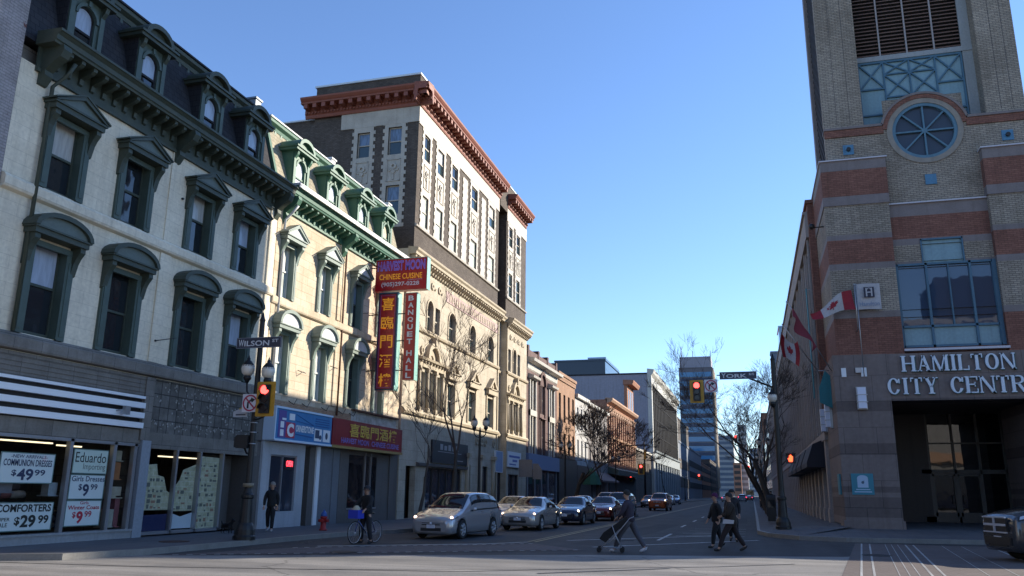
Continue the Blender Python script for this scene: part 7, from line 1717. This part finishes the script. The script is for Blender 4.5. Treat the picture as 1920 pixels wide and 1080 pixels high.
def hand_chains(w, d, s, fwd):
    """palm and five fingers rooted at wrist w, pointing along d; fwd = palm-side curl"""
    d = Vector(d).normalized(); f = Vector(fwd).normalized(); a = d.cross(f).normalized(); w = Vector(w)
    palm = w+d*.05; k2 = w+d*.085; ch = [[(w, .026), (palm, .034), (k2, .036)]]
    for i, (o, L) in enumerate(((-.03, .062), (-.01, .072), (.01, .068), (.03, .055))):
        b = k2+a*o+d*.01; m1 = b+d*L*.55+f*.012; e = m1+d*L*.3+f*.03
        ch.append([(k2, .036), (b, .011), (m1, .009), (e, .007)])
    tb = palm-a*.035*s+f*.01; ch.append([(palm, .034), (tb, .012), (tb+d*.035+f*.02-a*.012*s, .009)])
    return ch
def person(label, loc, rotz, P, top, bottom, hair, shoes, scale=1., top_r=1.0, coat=0., skin_m=M_skin, hat=None):
    """P: joints in local space, person faces -Y, z up. Body is one skinned mesh; clothes and hair are its parts"""
    t = thing('person', label, 'person', loc, None, rotz); t.scale = (scale,)*3
    V = lambda k: Vector(P[k])
    pel, ch_, nk, hd = V('pelvis'), V('chest'), V('neck'), V('head')
    body = [[(pel, .11), ((pel+ch_)/2, .11), (ch_, .125), (ch_+(nk-ch_)*.6, .085), (nk, .056), (nk+(hd-nk)*.35, .056), (hd+Vector((0, -.01, -.06)), .078), (hd+Vector((0, 0, .02)), .098), (hd+Vector((0, .01, .075)), .088), (hd+Vector((0, .01, .12)), .05)]]
    fing = []
    for s in 'LR':
        sg = 1 if s == 'L' else -1
        sh, el, wr = V('sh'+s), V('el'+s), V('wr'+s); hp, kn, an = V('hip'+s), V('kn'+s), V('an'+s); to = V('to'+s)
        body.append([(ch_, .125), (sh, .060), (sh.lerp(el, .5), .045), (el, .040), (el.lerp(wr, .4), .04), (wr, .026)])
        fing += hand_chains(wr, (wr-el), sg, V('curl'+s) if 'curl'+s in P else Vector((0, -1, 0)))
        body.append([(pel, .11), (hp, .085), (hp.lerp(kn, .5), .08), (kn, .058), (kn.lerp(an, .35), .055), (an, .036), (an+(to-an)*.4+Vector((0, 0, -.02)), .04), (to, .03)])
    b = skin('body', body+fing, skin_m, t)
    # face: nose, brow, ears, eyes
    m = MB(); f = hd+Vector((0, -.095, 0)); m.raw([f+Vector((-.014, 0, -.03)), f+Vector((.014, 0, -.03)), f+Vector((0, -.022, -.028)), f+Vector((0, .0, .025))], [(0, 1, 2), (0, 2, 3), (1, 3, 2)], False)
    for s in (-1, 1): m.ball(hd+Vector((s*.096, .012, -.005)), .022, 8)
    obj('nose_and_ears', m, skin_m, b, world=False)
    for s in (-1, 1): m = MB(); m.ball(hd+Vector((s*.034, -.092, .02)), .012, 6); obj('eye', m, M_black, b, world=False)
    m = MB(); m.fbox(Fr((0, 0, 0), (1, 0, 0), (0, 0, 1), (0, -1, 0)), hd.x-.022, hd.x+.022, hd.z-.052, hd.z-.045, -hd.y+.09, -hd.y+.099); obj('mouth', m, plain('lips', (.25, .08, .07), .6), b, world=False)
    k = top_r
    tp = [[(pel+Vector((0, 0, -.13-coat)), (.188+coat*.15)*k), (pel+Vector((0, 0, .02)), .185*k), ((pel+ch_)/2, .178*k), (ch_, .195*k), (ch_+(nk-ch_)*.65, .145), (nk+Vector((0, 0, .02)), .088)]]
    bt = [[(pel+Vector((0, 0, .05)), .15), (pel, .15)]]
    for s in 'LR':
        sh, el, wr = V('sh'+s), V('el'+s), V('wr'+s); hp, kn, an = V('hip'+s), V('kn'+s), V('an'+s); to = V('to'+s)
        tp.append([(ch_, .195*k), (sh, .10*k), (sh.lerp(el, .5), .080*k), (el, .068*k), (wr.lerp(el, .04), .050)])
        bt.append([(pel, .15), (hp, .125), (hp.lerp(kn, .5), .11), (kn, .085), (kn.lerp(an, .5), .078), (an.lerp(kn, .04), .064)])
        shoe = MB(); 
        skin('shoe', [[(an+Vector((0, 0, .01)), .052), (an+(to-an)*.3+Vector((0, 0, -.03)), .052), (to, .042), (to+(to-an).normalized()*.03, .03)], [(an+Vector((0, 0, .01)), .052), (an-(to-an)*.25+Vector((0, 0, -.035)), .042)]], shoes, t)
    skin('jacket', tp, top, t); skin('trousers', bt, bottom, t)
    m = MB(); c = hd+Vector((0, .012, .045)); vs = []; n = 16
    for j in range(7):
        th = math.pi*.5*j/6
        for i in range(n):
            a = 2*math.pi*i/n; rr_ = .112*math.sin(th+.02); zz_ = .118*math.cos(th); drop = 0 if math.sin(a) < -.15 else (.05 if j == 6 else 0)
            vs.append(c+Vector((rr_*math.cos(a), rr_*math.sin(a), zz_-drop)))
    m.raw(vs, [(j*n+i, j*n+(i+1) % n, (j+1)*n+(i+1) % n, (j+1)*n+i) for j in range(6) for i in range(n)], True)
    if hat: m.lathe(c+Vector((0, -.03, -.02)), [(.115, 0), (.15, -.012), (.15, -.02), (.11, -.012)], 16) if hat == 'brim' else None
    obj('hair' if not hat else 'hat', m, hair, t, world=False, recalc=False)
    return t
def pose(stride=0., bend=0., H=1.72, arms='swing', crouch=0.):
    """walking pose facing -Y; stride in metres between the feet"""
    z = H/1.72; P = {}
    P['pelvis'] = (0, 0, .94*z-crouch); P['chest'] = (0, -bend*.5, 1.28*z-crouch); P['neck'] = (0, -bend*.8, 1.47*z-crouch); P['head'] = (0, -bend*.9-.02, 1.61*z-crouch)
    for s, g in (('L', 1), ('R', -1)):
        x = g*.17; P['sh'+s] = (x, -bend*.7, 1.40*z-crouch); k = g*stride
        P['el'+s] = (g*.23, -bend*.7+k*.22, 1.13*z-crouch); P['wr'+s] = (g*.22, -bend*.7+k*.3-.08, .90*z-crouch)
        P['hip'+s] = (g*.09, 0, .90*z-crouch)
        P['kn'+s] = (g*.10, -k*.28-.04, .48*z-crouch*.5); P['an'+s] = (g*.10, -k*.5, .085+(.05 if k < 0 else 0)); P['to'+s] = (g*.11, -k*.5-.14, .035)
    return P
M_blkc = paint('black_cloth', (.012, .012, .014), .9, 0, .3, 5, world=False); M_drkc = paint('charcoal_cloth', (.022, .022, .028), .9, 0, .3, 5, world=False); M_shoe = plain('dark_shoe', (.015, .013, .012), .6); M_wshoe = plain('white_shoe', (.6, .62, .68), .6)
M_hair = plain('dark_hair', (.012, .01, .009), .8); M_gryh = plain('short_grey_hair', (.2, .18, .16), .8)
person('bald man in black walking on the pavement behind the left corner pole', (-17.0, 27.4, .15), R(20), pose(.28), M_blkc, M_blkc, M_gryh, plain('grey_shoe', (.3, .3, .3), .7))
# man pushing a folded stroller across the street: strides to the left, hands low on the handle
P = pose(.85, .06); 
for s, g in (('L', 1), ('R', -1)): P['el'+s] = (g*.25, -.12, 1.13); P['wr'+s] = (g*.20, -.30, .98); P['curl'+s] = (0, 0, -1)
person('man in a dark coat and grey trousers pushing a folding stroller across the street', (-3.5, 24.75, 0), R(-100), P, plain('plum_coat', (.03, .025, .04), .9), paint('grey_trousers', (.10, .10, .125), .9, 0, .3, 5, world=False), M_hair, M_wshoe, .99)
ST = thing('folding_stroller', 'black folding umbrella stroller pushed by the man in grey trousers', 'stroller', (-3.9, 24.4, 0), None, R(8))
m = MB()
for y in (-.22, .22):
    m.tube([(-.42, y, .1), (.0, y, .42), (.45, y, .95), (.62, y, 1.02)], .014, 6); m.tube([(.22, y, .1), (.05, y, .45), (-.05, y, .75)], .014, 6); m.tube([(-.4, y, .12), (.2, y, .14)], .012, 6)
m.tube([(-.35, -.22, .13), (-.35, .22, .13)], .012, 6); m.tube([(.2, -.22, .14), (.2, .22, .14)], .012, 6)
obj('frame', m, plain('pale_grey_tube', (.3, .31, .34), .4, .5), ST, world=False)
m = MB(); m.prism(Fr((0, 0, 0), (1, 0, 0), (0, 0, 1), (0, 1, 0)), [(-.42, .38), (-.25, .28), (.42, .9), (.36, 1.0), (.1, .82), (-.3, .55)], -.2, .2); obj('folded_seat', m, M_blkc, ST, world=False)
for x in (-.43, .22):
    for y in (-.24, .24):
        m = MB(); m.lathe((x, y-.03, .085), [(.045, -.01), (.07, -.01), (.07, .01), (.045, .01)], 14, 'Y'); m.lathe((x, y+.03, .085), [(.045, -.01), (.07, -.01), (.07, .01), (.045, .01)], 14, 'Y'); m.tube([(x, y-.04, .085), (x, y+.04, .085)], .02, 6); obj('wheel', m, M_tyre, ST, world=False)
for y in (-.22, .22): m = MB(); m.tube([(.58, y, 1.01), (.7, y, 1.04)], .022, 8); obj('handle', m, M_black, ST, world=False)
# the pair crossing on the right: woman in a brown coat in front, companion behind
P = pose(.80, .03, 1.66)
for s, g in (('L', 1), ('R', -1)): P['el'+s] = (g*.22, -.12, 1.08); P['wr'+s] = (g*.08, -.28, 1.0); P['curl'+s] = (-g, 0, 0)
person('woman in a dark brown coat striding left on the right crossing with a white bag', (-.68, 26.5, 0), R(-78), P, plain('brown_coat', (.022, .016, .012), .9), plain('dark_brown_trousers', (.02, .013, .014), .9), M_hair, M_shoe, 1.0, 1.1, .12)
person('companion in black with a plum hat walking just behind the woman in the brown coat', (-1.15, 27.9, 0), R(-70), pose(.4, .03, 1.68), M_blkc, M_blkc, plain('plum_hat', (.06, .008, .05), .9), M_shoe, .98, 1.08, .05, hat='knit')
person('tall person in dark clothes farther back on the crossing, beyond the pair', (-.75, 32.0, 0), R(0), pose(.3), M_drkc, M_blkc, M_hair, M_shoe, 1.04)
t = thing('shoulder_bag', 'small white bag carried low by the woman in the brown coat', 'bag', (-.75, 26.2, .8)); m = MB(); m.prism(Fr((0, 0, 0), (1, 0, 0), (0, 0, 1), (0, 1, 0)), [(-.17, 0), (.15, .0), (.17, .1), (-.13, .13)], -.05, .05); obj('pouch', m, plain('white_bag', (.4, .4, .42), .7), t, world=False); m = MB(); m.tube([(-.12, 0, .12), (-.02, .05, .4), (.08, .08, .6)], .008, 5); obj('strap', m, M_black, t, world=False)
for k, (x, y, c) in enumerate(((.9, 90, M_drkc), (1.9, 97, M_blkc))):
    person(['far pedestrian in charcoal on the right pavement near the kerb', 'far pedestrian in black on the right pavement near the mall'][k], (x, y, .3), 0, pose(.2), c, M_blkc, M_hair, M_shoe)
# cyclist standing over a bicycle with a blue basket
BX, BY = -12.0, 24.95
BK = thing('bicycle', 'bicycle with a blue front basket waiting at the stop line', 'bicycle', (BX, BY, 0), None, R(-12))
def bwheel(y):
    m = MB(); n = 30
    pts = [(0, y+.335*math.cos(2*math.pi*i/n), .345+.335*math.sin(2*math.pi*i/n)) for i in range(n+1)]; m.tube(pts, .017, 6, cap=False); o = obj('wheel', m, M_tyre, BK, world=False)
    m = MB(); pts = [(0, y+.31*math.cos(2*math.pi*i/n), .345+.31*math.sin(2*math.pi*i/n)) for i in range(n+1)]; m.tube(pts, .008, 4, cap=False)
    for i in range(14): a = 2*math.pi*i/14; m.tube([(0, y, .345), (0, y+.31*math.cos(a), .345+.31*math.sin(a))], .0022, 3)
    m.tube([(-.04, y, .345), (.04, y, .345)], .02, 8); obj('rim', m, M_chrome, o, world=False)
bwheel(-.53); bwheel(.53)
m = MB(); bb = (0, .08, .3); st = (0, .25, .78); hd = (0, -.33, .82)
for a, b in ((bb, st), (st, hd), (bb, (0, -.36, .7)), (bb, (.0, .53, .345)), (st, (0, .53, .345)), (hd, (0, -.53, .345)), (hd, (0, -.30, 1.0))): m.tube([a, b], .018, 6)
m.tube([st, (0, .28, .9)], .013, 6); obj('frame', m, car_paint('blue_bike_paint', (.03, .06, .22)), BK, world=False)
m = MB(); m.tube([(-.28, -.2, 1.04), (-.1, -.34, 1.04), (.1, -.34, 1.04), (.28, -.2, 1.04)], .013, 6); m.tube([(0, -.3, .98), (0, -.33, 1.04)], .015, 6); obj('handlebar', m, M_black, BK, world=False)
m = MB(); m.prism(Fr((0, 0, .9), (1, 0, 0), (0, 1, 0), (0, 0, 1)), [(-.05, .38), (.05, .38), (.02, .12), (-.02, .12)], 0, .05); m.ball((0, .34, .93), .08, 8, .4); obj('saddle', m, M_black, BK, world=False)
m = MB(); m.lathe((.05, .08, .3), [(.09, -.006), (.09, .006)], 14, 'X'); m.tube([(.08, .08, .3), (.08, .1, .14)], .012, 5); m.tube([(-.08, .08, .3), (-.08, .06, .46)], .012, 5); m.box(.06, .16, .05, .15, .12, .15); m.box(-.16, -.06, 0, .1, .44, .47); obj('crank', m, M_chrome, BK, world=False)
m = MB()
for q in ((-.19, .19, -.66, -.64, .8, 1.04), (-.19, .19, -.37, -.35, .8, 1.04), (-.19, -.17, -.64, -.37, .8, 1.04), (.17, .19, -.64, -.37, .8, 1.04), (-.19, .19, -.66, -.35, .78, .8)): m.box(*q)
obj('basket', m, plain('blue_plastic', (.02, .04, .42), .5), BK, world=False)
t = thing('shopping_bag', 'pale paper bag sticking out of the blue bicycle basket', 'bag', (BX+.5*math.sin(R(-12)), BY-.5*math.cos(R(-12)), .82)); m = MB(); m.ball((0, 0, .18), .14, 8, 1.3); obj('paper', m, plain('pale_bag', (.4, .36, .26), .8), t, world=False)
P = pose(0, .05, 1.76)
for s, g in (('L', 1), ('R', -1)):
    P['el'+s] = (g*.26, -.22, 1.18); P['wr'+s] = (g*.26, -.42, 1.06); P['curl'+s] = (0, 0, -1); P['kn'+s] = (g*.15, -.05, .5); P['an'+s] = (g*.19, .02, .085); P['to'+s] = (g*.2, -.12, .035)
person('cyclist in black with a cap standing over the bicycle', (BX+.02, BY+.02, 0), R(-12), P, M_blkc, M_drkc, plain('dark_cap', (.02, .02, .025), .8), M_shoe, hat='brim')
# small black dog by the pole
D = thing('dog', 'small black dog standing on the pavement left of the corner pole', 'dog', (-17.55, 25.6, .15), None, R(70))
dog = [[((0, .22, .26), .075), ((0, .1, .27), .085), ((0, -.08, .27), .095), ((0, -.2, .30), .075), ((0, -.28, .38), .05), ((0, -.33, .44), .06), ((0, -.40, .425), .035), ((0, -.45, .415), .024)], [((0, .22, .26), .075), ((0, .3, .34), .018), ((0, .34, .42), .012)]]
for g in (-1, 1):
    dog.append([((0, -.2, .30), .075), ((g*.05, -.2, .2), .035), ((g*.05, -.19, .11), .02), ((g*.05, -.2, .03), .018), ((g*.05, -.23, .018), .018)])
    dog.append([((0, .22, .26), .075), ((g*.05, .22, .2), .045), ((g*.055, .18, .14), .028), ((g*.05, .25, .10), .018), ((g*.05, .23, .03), .016), ((g*.05, .2, .018), .016)])
    dog.append([((0, -.33, .44), .06), ((g*.04, -.32, .49), .018), ((g*.055, -.31, .53), .008)])
skin('body', dog, plain('black_fur', (.008, .008, .009), .9), D)
